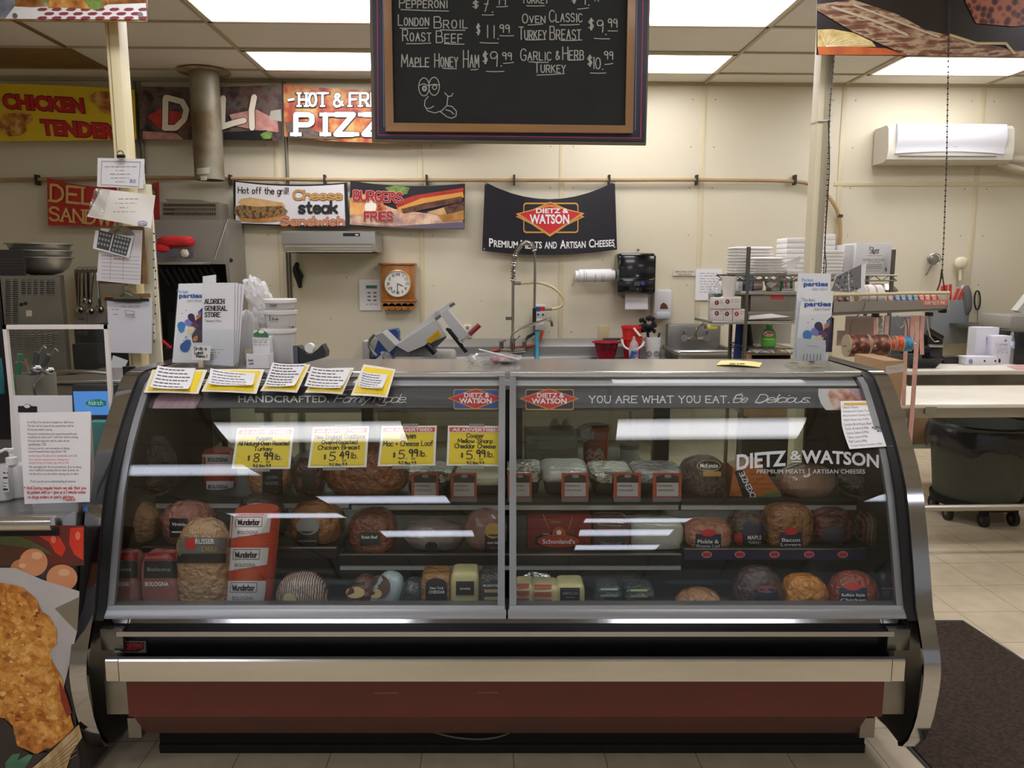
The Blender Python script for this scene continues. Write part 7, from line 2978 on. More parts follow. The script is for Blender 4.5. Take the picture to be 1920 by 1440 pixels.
# shelf 2 things
y = YR + .05
z = zs[1]
mb = MB()
p = P(1406,517, y)
o = thing('wipes_tub', 'blue labelled tub of wipes with teal lid on the second rack shelf', 'tub', (p.x, y, z))
R = 10 * y / FOC
mb.lathe((p.x, y + .03, z),[(R, 0),(R, p.z - z - .012)], mat('tub_blue_print', '#2c3f8c', .4, mix='#c9cdd6', scale=14),20)
mb.build('tub_body', o)
mb = MB()
mb.lathe((p.x, y + .03, p.z - .012),[(R * 1.02,0),(R * 1.0,.018),(R * .7,.022)], mat('teal_lid', '#2f8f8c', .4),20)
mb.build('tub_lid', o)
for (u0, u1, v0, m_, lab, nm, cat) in ((1384,1392,527, WHITE, 'small white jar beside the blue wipes tub', 'white_jar', 'jar'),(1446,1466,524, mat('clear_pack', '#c9c2b4', .3, mix='#8f8a7c', scale=30), 'pack of small bags between the tape and the printed box', 'small_pack', 'package'),
								   (1462,1490,522, mat('print_box_white', '#d9d6d2', .5), 'white box with green and red print on the second rack shelf', 'printed_box', 'box')):
	mb = MB()
	mb.boxpx(u0, v0, u1,545, y, .1, m_, .004, z0=z)
	if nm == 'printed_box':
		S = wallp(y)
		for q, m2 in (((1463,1469), GREENP),((1471,1476), mat('pink_print', '#d98088', .5)),((1481,1486), GREENP)):
			mb.poly([(q[0],526),(q[1],526),(q[1],541),(q[0],541)], S, m2,.001)
	mb.build(nm, label=lab, cat=cat)
o = thing('paper_cone_roll', 'pale tape roll lying on its side on the second rack shelf', 'tape roll', P(1422,545, y))
mb = MB()
p = P(1423,532, y)
mb.cyl((p.x - .035, y + .03, z + .036),(p.x + .03, y + .03, z + .036),.035, mat('tape_pink', '#d5c3bb', .5), r1=.03, n=20)
mb.build('roll_body', o)
mb = MB()
pts = [P(u, v, y + .08) for u, v in ((1412,516),(1424,514),(1434,522),(1436,536))]
mb.tube(pts, .006, mat('clear_tube_loop', '#cfc8ba', .3),6, smooth=2)
mb.build('tube_loop', o)
mb = MB()
f = quadmap(0,0,1,1,[(1436,533),(1464,515),(1476,518),(1446,540)])
mb.sheet(lambda a, b: P(*f(a, 1 - b), y - .02 + .02 * math.sin(a * 4)),8,3, mat('pinkish_paper', '#e3d6d2', .7),.002)
mb.build('paper_strip', label='curling pale paper strip lying across packs on the second rack shelf', cat='paper')
# microwave-like steel box with a red tag
y = YR + .0
o = thing('steel_bin', 'wide grey steel storage bin with red tag under the second rack shelf', 'bin', (P(1450,588, y).x, y + .2, zs[2]))
gbm = mat('bin_steel', '#8f8a82', .4,.5)
mb = MB()
mb.boxpx(1408,548,1494,587, y - .01,.36, gbm, .006, z1=zs[1] - .024)
mb.boxpx(1392,548,1409,576, y + .03,.3, mat('bin_side', '#8c8474', .4,.4),.006, z1=zs[1] - .024)
mb.boxpx(1400,584,1496,589, y - .02,.36, gbm, .004, z0=zs[2] + .004)
mb.build('bin_body', o)
S = wallp(y - .01)
mb = MB()
mb.poly([(1445,549),(1469,549),(1469,561),(1445,561)], S, mat('tag_red', '#c8383a', .5),.002)
mb.scribble(1450,553,1464,554, S, REDINK, 1.2,.003,2)
mb.build('red_tag', o)
mb = MB()
f = quadmap(0,0,1,1,[(1406,592),(1446,588),(1482,594),(1404,599)])
mb.sheet(lambda a, b: P(*f(a, 1 - b), y - .05 + .02 * a),8,3, PAPER, .003)
mb.build('loose_paper', label='crumpled white paper lying on third rack shelf below the steel bin', cat='paper')
# small boxes, cup, water bottle on the third shelf's end
y = YR - .02
z = zs[2]
sm = mat('small_box_white', '#dcd6d2', .5)
crest = mat('crest_maroon', '#6e2630', .5)
k = 0
for (u0, u1, v0, zb) in ((1338,1356,578, z),(1357,1373,579, z),(1375,1399,579, z),(1338,1357,558, None),(1358,1388,556, None)):
	labs = ('small white box with maroon crest at the bottle end of the lower row', 'small white box with maroon crest in the middle of the lower row', 'small white box with red crest at the shelf end of the lower row', 'small white box with maroon crest on the upper row below the bottle', 'wider small white box with maroon crest on the upper row below the cup')
	zb_ = z if zb else P(1350,579, y).z + .001
	o = thing('small_box', labs[k], 'box', (P((u0 + u1) / 2, v0, y).x, y + .04, zb_), 'small crested boxes')
	mb = MB()
	mb.boxpx(u0, v0, u1,600, y - .004 * k, .08, sm, .002, z0=zb_, z1=P(u0, v0, y).z)
	bo = mb.build('box_body', o)
	S = wallp(y - .004 * k)
	mb = MB()
	cu = u0 + 6
	mb.oval(cu - 4, v0 + 5, cu + 4, v0 + 14, S, crest if k != 2 else REDP, .001,14)
	mb.line([(cu - 1.5, v0 + 8),(cu + .5, v0 + 9),(cu - .5, v0 + 11)],.8, S, WHITEP, .002)
	mb.scribble(cu + 6, v0 + 5, u1 - 1, v0 + 6, S, GREYINK, .8,.001, k)
	mb.scribble(cu + 6, v0 + 9, u1 - 1, v0 + 10, S, GREYINK, .8,.001, k + 9)
	mb.build('box_crest', bo)
	k += 1
zb = P(1350,557, y).z
o = thing('foam_cup', 'tall plain white foam cup upside down on the small crested boxes', 'cup', (P(1369,555, y).x, y + .035, zb))
mb = MB()
p, q = P(1369,556, y), P(1369,519, y)
R = 14.5 * y / FOC
mb.lathe((p.x, y + .03, P(1369,556, y).z + .0015),[(R * .72,0),(R, q.z - p.z),(R * .95, q.z - p.z),(R * .68,.006)], mat('cup_white', '#e3dcd6', .5),24)
mb.build('cup_body', o)
o = thing('water_bottle', 'clear water bottle with green label beside the foam cup', 'bottle', (P(1343,600, y + .1).x, y + .12, z))
yy = y + .12
p, q = P(1342,600, yy), P(1343,523, yy)
R = 13 * yy / FOC
h = q.z - z
mb = MB()
mb.lathe((q.x, yy, z + .001),[(R * .9,0),(R, .01),(R, h * .35),(R * .95, h * .38),(R, h * .42),(R, h * .66),(R * .8, h * .8),(R * .35, h * .9),(R * .33, h * .94)], clear('bottle_water', '#eef0f0', .1,.04, haze=.18),24)
mb.build('bottle_body', o)
mb = MB()
mb.lathe((q.x, yy, z + h * .45),[(R * 1.01,0),(R * 1.01, h * .2)], mat('label_green', '#2d4a3a', .4, mix='#c7d0c9', scale=16),24)
mb.build('bottle_label', o)
mb = MB()
mb.lathe((q.x, yy, z + h * .94),[(R * .4,0),(R * .4, h * .06)], WHITE, 16)
mb.build('bottle_cap', o)
# under the third shelf: panel, spray bottle, card box, bags
y = YR + .1
z = zs[3]
mb = MB()
mb.boxpx(1404,604,1482,648, y + .2,.02, mat('panel_white', '#dedad4', .6),0, z0=z)
mb.build('ribbed_board', label='white ribbed panel standing behind the green spray bottle', cat='board')
p = P(1443,602, y)
o = thing('spray_bottle', 'bright green cleaner spray bottle on the lowest visible rack shelf', 'spray bottle', (p.x, y, z))
h = P(1443,606, y).z - z
gmat = mat('cleaner_green', '#57b04a', .3, coat=.4)
R = 14.5 * y / FOC
mb = MB()
T = Matrix.Translation((p.x, y, z)) @ Matrix.Diagonal((1,.55,1,1)) @ Matrix.Translation((-p.x, -y, -z))
m2 = MB()
m2.lathe((p.x, y, z),[(R * .96,0),(R, .01),(R * .98, h * .45),(R * .8, h * .65),(R * .4, h * .8),(R * .36, h)], gmat, 24)
mb.add([T @ v for v in m2.v], m2.f, gmat)
bo = mb.build('bottle_body', o)
sf = solid(lambda q_: -1 if q_.y > y - R * .56 else 1, y - .2, y + .1)
S = wallp(y - R * .56)
mb = MB()
w_ = turn(1440,625,-8)
mb.oval(1431,621,1451,631, S, WHITEP, .001)
mb.oval(1432,622,1450,630, S, REDP, .002)
mb.pen('Clorox', 1434,624,1448,629, S, WHITEP, .9,.003, gap=1.2)
mb.line([(1432,636),(1452,636)],1.6, S, mat('label_yellow', '#d8d84a', .5),.001)
mb.oval(1441,605,1446,611, S, MATS['label_yellow'],.001,10)
mb.build('bottle_label', bo)
mb = MB()
mb.box(p.x - .022, p.x + .03, y - .015, y + .015, z + h, zs[2] - .026, mat('spray_head_white', '#dfe2dc', .4),.006)
mb.build('spray_head', o)
mb = MB()
mb.boxpx(1409,662,1482,690, y - .05,.3, CARD, .004, z1=P(1440,663, y - .05).z)
z1 = P(1440,663, y - .05).z
mb.box(P(1409,670, y - .05).x, P(1482,670, y - .05).x, y - .05, y + .25, z1 - .45, z1 - .01, CARD)
cb = mb.build('cardboard_box', label='open brown cardboard box with white paper under the wire shelf', cat='cardboard box')
mb = MB()
mb.blob(P(1428,660, y + .04),(.09,.06,.02), FOAM, 2.2,.4,3)
mb.build('packing_paper', cb)
o = thing('floor_crate', 'low dark crate on the floor below the cardboard box', 'crate', (P(1445,700, y).x, y + .1,0))
mb = MB()
mb.box(P(1409,670, y).x, P(1482,670, y).x, y - .05, y + .25,0, z1 - .452, MATTE, .01)
mb.build('crate_body', o)
for (u, w, m_, lab) in ((1386,.035, mat('blue_cloth', '#1f3a78', .7), 'dark blue cloth hanging beside the steel shelf post'),(1399,.05, mat('bin_bag_black', '#1a1a1d', .25, bump=(18,.8)), 'crumpled black bin bag hanging between the blue cloth and the white panel')):
	mb = MB()
	a, b2 = P(u, 606, YR + .3), P(u, 672, YR + .3)
	mb.tube([a, a.lerp(b2,.3), a.lerp(b2,.6), b2],[w * .6, w * .8, w, w * 1.3], m_, 10, smooth=1)
	mb.build('hanging_bag', label=lab, cat='bag' if w > .04 else 'cloth')
p = P(1363,608, YR + .0)
o = thing('towel_cloth', 'folded grey cloth with a yellow sponge tag under the small crested boxes', 'cloth', (p.x, YR, p.z))
mb = MB()
mb.boxpx(1333,603,1358,611, YR - .05,.1, mat('cloth_beige', '#b9b2a4', .7),.008, z1=zs[2] - .023)
mb.boxpx(1330,611,1345,617, YR - .045,.05, mat('sponge_yellow', '#d9d22e', .6),.004)
mb.build('cloth_fold', o)

# post on the right, cords
YQ = 4.1
o = thing('support_post', 'grey-cream steel post from floor to ceiling near the foam boxes', 'post', (P(1540,400, YQ).x, YQ + .05,0))
qa, qb = P(1530,300, YQ).x, P(1553,300, YQ).x
mb = MB()
mb.box(qa + .03, qb, YQ, YQ + .1,0, CEIL - .001, mat('post_grey', '#ada48c', .5, mix='#a09780', scale=3, stretch=(3,3,.4)),.004)
mb.box(qa, qa + .031, YQ + .006, YQ + .09,0, CEIL - .001, mat('post_pale', '#ddd3b4', .5),.003)
mb.build('post_shaft', o)
mb = MB()
p = P(1540,226, YQ)
mb.box(qa - .003, qb + .003, YQ - .004, YQ + .104, p.z - .004, p.z + .004, mat('zip_tie', '#d9d5c8', .5))
mb.tube([P(1553,226, YQ - .01), P(1563,212, YQ - .015)],.0018, MATS['zip_tie'],5)
mb.build('zip_tie', o)
chm = mat('chain_dark', '#4a443a', .4,.6)


def cord(pts, y, r, m_, name, lab, cat, beads=False, sm=1):
	mb = MB()
	P3 = [P(u, v, y) for u, v in pts]
	if not beads:
		mb.tube(P3, r, m_, 6, smooth=sm)
	else:
		for a, b2 in zip(P3, P3[1:]):
			n = max(2, int((b2 - a).length / (r * 3.2)))
			for i in range(n):
				p0, p1 = a.lerp(b2, i / n), a.lerp(b2,(i + .8) / n)
				mb.cyl(p0, p1, r * (1.0 if i % 2 else .55), m_, n=6)
	return mb.build(name, label=lab, cat=cat)


zc = P(1566,100, YQ - .03)
cord([(1572,-60),(1564,108),(1556,200),(1553,300),(1549,400),(1544,515)], YQ - .06,.004, chm, 'bead_chain', 'dark bead chain hanging down along the grey steel post', 'chain', True)
cord([(1553,226),(1556,300),(1553,360),(1549,420),(1546,470),(1550,500),(1545,525)], YQ - .05,.0025, INK, 'hanging_wire', 'thin dark wire looping beside the grey steel post', 'wire', False, 2)
YW = 3.9
cord([(1781,-60),(1778,118),(1775,300),(1770,440),(1766,524)], YW + .04,.004, chm, 'bead_chain', 'long dark bead chain hanging before the air conditioner to the label shelf', 'chain', True)
cord([(1766,505),(1763,530),(1757,545)], YW + .03,.004, chm, 'hanging_wire', 'dark cord end tied to the label shelf', 'wire')
cord([(1766,505),(1769,530),(1771,545)], YW + .05,.003, chm, 'hanging_wire', 'second dark cord end tied to the end of label shelf', 'wire')

# label shelf with rolls
o = thing('label_shelf', 'long grey tray shelf hung from a chain, holding rolls of price labels', 'shelf', P(1670,592, YW + .05))
gs = mat('tray_grey', '#a29b90', .4,.4)
mb = MB()
a, b2, c2, d2 = P(1562,565, YW), P(1778,565, YW), P(1778,580, YW), P(1560,592, YW)
zt, zm, zb = P(1670,567, YW).z, P(1670,580, YW).z, P(1670,586, YW).z
mb.prism([(a.x, P(1563,566, YW).z),(b2.x, P(1780,562, YW).z),(b2.x, P(1780,578, YW).z),(a.x - .01, P(1560,586, YW).z)], 'y', YW, YW + .008, gs)
mb.prism([(a.x - .01, P(1560,586, YW).z),(b2.x, P(1780,578, YW).z),(b2.x - .03, P(1770,582, YW).z),(a.x, P(1563,592, YW).z)], 'y', YW + .006, YW + .2, mat('tray_underside', '#8b8479', .5,.3))
mb.box(a.x - .005, a.x + .004, YW, YW + .2, P(1560,586, YW).z, P(1563,556, YW).z, gs)
mb.box(b2.x - .004, b2.x + .004, YW, YW + .2, P(1780,580, YW).z, P(1780,548, YW).z, mat('tray_end', '#c9c2b4', .5))
mb.build('tray', o)
mb = MB()
mb.tube([P(1562,553, YW - .0), P(1780,549, YW - .0)],.0085, mat('dowel_wood', '#d2c59c', .6),10)
mb.build('wooden_dowel', o)
S = wallp(YW)
mb = MB()
mb.poly([(1729,564),(1777,562),(1777,572),(1731,573)], S, mat('tag_salmon', '#d98070', .5),.001)
mb.text('FAMILY PK', 1734,564.5,1773,571, S, mat('tag_salmon_text', '#f0d5c0', .5),.002,.02)
mb.build('shelf_tag', o)
mb = MB()
for u, v in ((1643,592),(1744,590),(1769,584)):
	p = P(u, v, YW + .02)
	mb.box(p.x - .012, p.x + .012, YW + .01, YW + .05, p.z - .008, p.z + .012, BLACK, .003)
mb.build('rubber_foot', o)
mb = MB()
mb.tube([P(1623,566, YW - .012), P(1619,582, YW - .012), P(1608,592, YW - .012), P(1597,602, YW - .012), P(1592,632, YW - .012), P(1610,664, YW - .012)],.003, STEELD, 5, smooth=1)
mb.tube([P(1695,594, YW - .0), P(1702,606, YW - .0), P(1702,640, YW - .0)],.003, STEELD, 5, smooth=1)
mb.build('wire_hanger', o)
cols_ = ['#7a2b2b', '#3a2a28', '#c9c4bd', '#e2ded8', '#dfd9d4', '#c9b9a6', '#b08a7a', '#3f5f88', '#2d6a9a', '#2f6f9f', '#2a5f92', '#d4572f', '#d35a34', '#c9502c', '#cf7a34', '#c9b43a']
spots = [1570,1584,1612,1626,1642,1652,1664,1677,1688,1700,1711,1722,1733,1745,1756,1767]
names_ = ['maroon', 'dark brown', 'pale grey', 'broad white', 'tall white', 'tan', 'rosy brown', 'slate blue', 'blue', 'sky blue', 'deep blue', 'orange', 'bright orange', 'red-orange', 'amber', 'mustard']
for k, (u, c_, nm) in enumerate(zip(spots, cols_, names_)):
	big = k in (2,3,4)
	p = P(u, 560, YW + .1)
	R = .062 if big else .038
	zz_ = P(1670,588, YW).z + .02 + R
	o = thing('label_roll', '%s label roll standing in the tray, number %s from the post' % (nm, ('one two three four five six seven eight nine ten eleven twelve thirteen fourteen fifteen sixteen'.split())[k]), 'label roll', (p.x, YW + .1, zz_ - R), 'label rolls in the tray')
	m_ = mat('roll_%s' % nm.replace(' ', '_'), c_, .45, mix='#e5dcd2', scale=60)
	mb = MB()
	w_ = .018 if big else .012
	mb.cyl((p.x - w_, YW + .1, zz_),(p.x + w_, YW + .1, zz_), R, m_, n=24)
	mb.build('paper_roll', o)
	mb = MB()
	mb.cyl((p.x - w_ - .001, YW + .1, zz_),(p.x + w_ + .001, YW + .1, zz_), R * .45, CARD, n=16)
	mb.build('roll_core', o)
# spindle rolls
YV = 3.82
brm = mat('brown_label_roll', '#5a2f22', .5, stops=[(.35, '#3a1f16'),(.5, '#7a4030'),(.62, '#a0745c')], scale=30)
for (u0, u1, v, r, m_, lab) in ((1587,1623,648,21, brm, 'wide brown picture-label roll at the spindle end near the post'),(1626,1661,647,20, brm, 'wide brown picture-label roll second on the spindle'),(1662,1674,645,11, mat('roll_red_print', '#d2402c', .5, mix='#e0704c', scale=50), 'small red label roll on the spindle'),(1676,1689,643,14, MATS['roll_red_print'], 'larger red label roll on the spindle beside the blue ones'),(1690,1706,645,14, mat('roll_blue_print', '#2d7aa5', .5, mix='#5a9cc0', scale=50), 'blue label roll at the far end of the spindle')):
	a, b2 = P(u0, v, YV), P(u1, v, YV)
	R = r * YV / FOC
	o = thing('label_roll', lab, 'label roll', (a + b2) / 2, 'label rolls on the spindle')
	mb = MB()
	mb.cyl(a, b2, R, m_, n=28)
	mb.build('paper_roll', o)
	mb = MB()
	for p in (a, b2):
		mb.lathe(p - Vector((.002,0,0)),[(R * 1.02,0),(R * 1.02,.004)], mat('roll_edge', '#b9a88c', .6),28,(1,0,0))
	mb.build('roll_edge', o)
	if r > 19:
		mb = MB()
		sf = solid(lambda q_: math.hypot(q_.y - YV, q_.z - a.z) - R, YV - .1, YV + .02)
		mb.line([(u0 + 4, v + 12),(u0 + 14, v + 2),(u1 - 6, v - 12)],3, sf, MATS['roll_edge'],.002)
		mb.build('label_picture', o)
o = thing('roll_spindle', 'thin metal spindle carrying the label rolls below the tray', 'rod', P(1650,646, YV))
mb = MB()
mb.tube([P(1580,648, YV), P(1718,645, YV)],.004, STEEL, 6)
mb.build('spindle_rod', o)
pk_ = mat('pink_label_tape', '#dba596', .5, mix='#e3b8aa', scale=20)
tapes = [([(1641,592),(1642,612),(1641,640)],.010, pk_, 'short pink label strip hanging behind brown rolls'),
		 ([(1651,592),(1651,612),(1650,632)],.012, mat('dotted_tape', '#b9b0a6', .4, mix='#8f877f', scale=60, kind='voronoi'), 'dotted clear label strip hanging from tray beside the pink one'),
		 ([(1664,592),(1663,612),(1660,660),(1658,700)],.010, mat('blush_tape', '#d5b3a8', .4), 'long blush label strip hanging behind red rolls'),
		 ([(1702,598),(1699,640),(1697,680),(1694,760)],.011, pk_, 'pink label strip hanging beside the blue roll down to the case end'),
		 ([(1712,592),(1711,610),(1710,634)],.011, pk_, 'pink label strip in the cluster, ending at the spindle'),
		 ([(1720,592),(1719,640),(1716,690),(1710,780),(1705,846)],.012, pk_, 'longest pink label strip, reaching past the counter edge'),
		 ([(1731,592),(1728,630),(1729,665)],.011, pk_, 'pink label strip with free torn end in the cluster')]
for pts, w_, m_, lab in tapes:
	mb = MB()
	q = [P(u, v, YW + .03) for u, v in pts]
	mb.add([p + Vector((s_ * w_, .0,0)) for p in q for s_ in (-1,1)] + [p + Vector((s_ * w_, .0015,0)) for p in q for s_ in (-1,1)],
		   [[2 * i, 2 * i + 1,2 * i + 3,2 * i + 2] for i in range(len(q) - 1)] + [[2 * len(q) + 2 * i + 2,2 * len(q) + 2 * i + 3,2 * len(q) + 2 * i + 1,2 * len(q) + 2 * i] for i in range(len(q) - 1)], m_)
	mb.build('label_strip', label=lab, cat='label strip', group='label strips under the tray')
for pts, lab in (([(1738,592),(1740,615),(1744,632),(1752,641),(1760,640)], 'white label strip curling up at its end below tray'),([(1682,592),(1683,606),(1688,616),(1695,610),(1697,594)], 'white label strip looping back up to the tray')):
	mb = MB()
	q = [P(u, v, YW + .03) for u, v in pts]
	q2 = []
	for a, b2 in zip(q, q[1:]):
		q2 += [a, a.lerp(b2,.5)]
	q2.append(q[-1])
	mb.add([p + Vector((.004 * s_, .012 * s_, 0)) for p in q2 for s_ in (-1,1)] + [p + Vector((.004 * s_ + .002,.012 * s_, .002)) for p in q2 for s_ in (-1,1)],
		   [[2 * i, 2 * i + 1,2 * i + 3,2 * i + 2] for i in range(len(q2) - 1)] + [[2 * len(q2) + 2 * i, 2 * len(q2) + 2 * i + 1,2 * len(q2) + 2 * i + 3,2 * len(q2) + 2 * i + 2] for i in range(len(q2) - 1)], WHITE)
	mb.build('label_strip', label=lab, cat='label strip', group='label strips under the tray')
# photo sheet leaning on the tray
o = thing('photo_sheet', 'tilted sheet with a grey photo print leaning above label tray', 'paper', P(1590,545, YW + .04))
f = quadmap(0,0,1,1,[(1567,517),(1625,494),(1619,548),(1557,548)])
mb = MB()
mb.sheet(lambda a, b: P(*f(a, 1 - b), YW + .03),3,3, PAPER, .0015)
ph = mb.build('sheet', o)
mb = MB()
S = wallp(YW + .0295)
mb.poly([(1568,518),(1615,496),(1614,540),(1592,548),(1558,545)], S, mat('photo_mid_grey', '#77777a', .5),.001)
rnd = random.Random(9)
for k in range(26):
	u = 1568 + rnd.random() * 42
	v = 546 - rnd.random() * (26 + (u - 1568) * .5)
	mb.oval(u - 3, v - 2, u + 2.5, v + 2, S, mat('photo_dark_grey', '#4b4b4e', .5) if k % 2 else mat('photo_light_grey', '#a5a5a6', .5),.0015 + k * 1e-5,8)
mb.line([(1590,508),(1592,547)],1, S, WHITEP, .003)
mb.build('photo_picture', ph)
mb = MB()
mb.boxpx(1556,596,1561,650, YW + .06,.02, mat('strap_black', '#211e1c', .6),.003)
mb.build('black_strap', label='black strap hanging from label tray beside the brochures', cat='strap')
o = thing('paper_sheet', 'pinkish sheet pinned under the tray behind the brown label rolls', 'paper', P(1610,640, YW + .22))
mb = MB()
mb.boxpx(1586,592,1638,634, YW + .22,.003, mat('sheet_pinkgrey', '#c5b5b0', .7))
mb.boxpx(1570,620,1600,648, YW + .224,.003, mat('sheet_beige', '#b9aba0', .7))
mb.build('sheet', o)
# stacked steel bowl / ring on the rack end
mb = MB()
c = P(1654,540, YR + .2)
mb.lathe((c.x, YR + .2, c.z - .09),[(.11,0),(.1,.08),(.06,.12)], mat('ring_grey', '#9b978e', .3,.8),24)
mb.build('metal_dome', label='grey metal dome under the end of the rack top', cat='cover')

# wall things at the right
o = thing('wall_strainer', 'wire mesh strainer hanging on the back wall beside chain', 'strainer', P(1750,515,6.93))
mb = MB()
c = P(1752,486,6.92)
mb.tube([c + Vector((math.cos(t) * .06,-.01 * math.sin(t), math.sin(t) * .05)) for t in [2 * pi * i / 20 for i in range(20)]],.004, STEEL, 6, closed=True)
mb.blob(c + Vector((0,.02,0)),(.055,.03,.045), clear('mesh_wire', '#c8c4bb', .2,.3, haze=.25, hazecol='#8f8b82'),2)
mb.build('mesh_bowl', o)
mb = MB()
mb.tube([P(1748,494,6.92), P(1736,516,6.93)],.008, STEELD, 8)
mb.tube([P(1756,492,6.92), P(1766,486,6.94)],.004, STEELD, 6)
mb.build('handle', o)
o = thing('wall_ladle', 'cream plastic scoop hanging on the back wall past the chain', 'scoop', P(1801,525,6.95))
mb = MB()
mb.blob(P(1802,493,6.94),(.06,.03,.055), mat('cream_plastic', '#e5dcbd', .4),2.3)
mb.build('scoop_bowl', o)
mb = MB()
mb.tube([P(1801,500,6.95), P(1800,526,6.95)],.013, MATS['cream_plastic'],8)
mb.build('handle', o)
o = thing('grey_wall_panel', 'flat blue-grey board on back wall with knife handles behind its top', 'panel', P(1778,645,6.9))
mb = MB()
mb.boxpx(1744,563,1813,644,6.9,.03, mat('panel_bluegrey', '#84898c', .5),.004)
mb.build('board', o)
kn = mat('knife_red', '#e05048', .4)
for k, (u0, v0, u1, v1, m_, lab) in enumerate(((1768,563,1767,536, kn, 'red knife handle nearest the chain'),(1774,563,1774,534, kn, 'red knife handle in the middle of the upright three'),(1781,563,1782,533, kn, 'red knife handle at the end of the upright three'),(1787,562,1797,541, kn, 'leaning red knife handle beside the upright three'),(1796,563,1806,541, kn, 'leaning red knife handle nearest the white one'),(1801,562,1806,535, WHITE, 'white knife handle among the red handles'))):
	mb = MB()
	mb.tube([P(u0, v0 + 6,6.94), P(u1, v1,6.91)],.013, m_, 8)
	mb.build('knife', label=lab, cat='knife', group='knives behind the wall board')
mb = MB()
mb.tube([P(u, v, 6.9) for u, v in ((1811,536),(1813,552),(1815,575),(1813,590))],[.02,.04,.035,.012], mat('grey_mitt', '#6b6866', .8),10, smooth=1)
mb.build('grey_glove', label='grey glove hanging at the edge of the blue-grey wall board', cat='glove')
mb = MB()
pts = []
for t in range(50):
	a = t * .5
	pts.append(P(1832 + 5.5 * math.cos(a) + .02 * t, 563 + 18 * math.sin(a),6.95))
mb.tube(pts, .006, INK, 5)
mb.tube([P(1834,550,6.96), P(1833,600,6.96), P(1829,642,6.96)],.003, GREYINK, 5)
mb.build('power_cord', label='coiled black power cord hanging on the back wall', cat='cord')

# rear bench with trays and boxes
YB1 = 5.0
o = thing('rear_bench', 'white-topped rear bench under the wall board with tray and glove boxes', 'bench', (3.9,5.3,0))
bz = .9
bx0 = xR + .04
mb = MB()
mb.box(bx0,5.2, YB1,5.62, bz - .03, bz, mat('cutting_white', '#e8e2d4', .45, mix='#e0d8c6', scale=3),.004)
mb.build('bench_top', o)
mb = MB()
mb.box(bx0 + .02,5.18, YB1 + .02,5.6, bz - .1, bz - .03, STEELD)
mb.build('bench_apron', o)
mb = MB()
mb.box(bx0 + .02,5.18, YB1 + .06,5.6,.36,.39, mat('shelf_white', '#d8d2c4', .5))
mb.build('lower_shelf', o)
for x in (bx0 + .06,5.1):
	for yy in (YB1 + .06,5.54):
		mb = MB()
		mb.cyl((x, yy, 0),(x, yy, bz - .1),.025, STEELD, n=12)
		mb.build('leg', o)
mb = MB()
mb.box(bx0 + .3,5.1, YB1 + .2,5.58,.391,.62, mat('dark_tub', '#17161a', .5),.02)
mb.build('storage_tub', label='long dark storage tub on the lower shelf of the rear bench', cat='tub')
mb = MB()
p = P(1710,780, YB1 + .08)
mb.box(p.x - .1, p.x + .12, YB1 + .07, YB1 + .19,.391, P(1720,782, YB1 + .08).z, CARD, .003)
mb.build('cardboard_box', label='brown cardboard box on the lower shelf beside the trash can', cat='cardboard box')
mb = MB()
mb.box(4.05,4.25, YB1 + .07, YB1 + .19,.391,.60, CARD, .003)
mb.build('cardboard_box', label='brown cardboard box on the lower shelf past the trash can', cat='cardboard box')
y = 5.1
o = thing('black_tray', 'black plastic food tray with sloped sides on the rear bench', 'tray', (P(1735,690, y).x, y + .1, bz))
mb = MB()
a, b2, c2, d2 = P(1700,672, y).x, P(1768,672, y).x, P(1708,690, y).x, P(1757,690, y).x
zt = P(1735,672, y).z
lo = [(c2, y + .02, bz + .001),(d2, y + .02, bz + .001),(d2, y + .2, bz + .001),(c2, y + .2, bz + .001)]
hi = [(a, y - .02, zt),(b2, y - .02, zt),(b2, y + .24, zt),(a, y + .24, zt)]
li = [(c2 + .006, y + .03, bz + .008),(d2 - .006, y + .03, bz + .008),(d2 - .006, y + .19, bz + .008),(c2 + .006, y + .19, bz + .008)]
hi2 = [(a + .01, y - .01, zt),(b2 - .01, y - .01, zt),(b2 - .01, y + .23, zt),(a + .01, y + .23, zt)]
F_ = [[3,2,1,0]] + [[i, (i + 1) % 4,4 + (i + 1) % 4,4 + i] for i in range(4)] + [[4 + i, 4 + (i + 1) % 4,12 + (i + 1) % 4,12 + i] for i in range(4)] + [[12 + i, 12 + (i + 1) % 4,8 + (i + 1) % 4,8 + i] for i in range(4)] + [[8,9,10,11]]
mb.add(lo + hi + li + hi2, F_, BLACK)
mb.build('tray_body', o)
o = thing('wrapping_machine', 'dark film wrapper with rollers behind black tray on the rear bench', 'wrapping machine', (P(1735,660,5.45).x, 5.42, bz))
y = 5.36
mb = MB()
mb.boxpx(1670,592,1742,668, y + .1,.1, mat('wrapper_steel', '#84868a', .4,.6),.01, z0=bz)
mb.boxpx(1740,628,1768,652, y, .12, BLACK, .008)
mb.boxpx(1742,646,1769,651, y - .02,.1, STEEL, .004)
mb.boxpx(1745,651,1768,668, y + .02,.1, mat('wrapper_dark', '#2b2b2e', .5),.01, z0=bz)
mb.build('wrapper_body', o)
mb = MB()
mb.cyl(P(1742,620, y), P(1766,634, y),.02, BLACK, n=14)
mb.cyl(P(1690,655, y), P(1742,655, y),.028, MATTE, n=14)
mb.build('roller', o)
mb = MB()
mb.boxpx(1770,669,1799,678,5.36,.08, mat('black_pad', '#231f1e', .4),.006, z0=bz)
mb.build('black_case', label='small flat black case on the rear bench beside the black tray', cat='case')
gbw = mat('glove_box_white', '#dcdce6', .5)
pur = mat('glove_purple', '#8a84c0', .5)
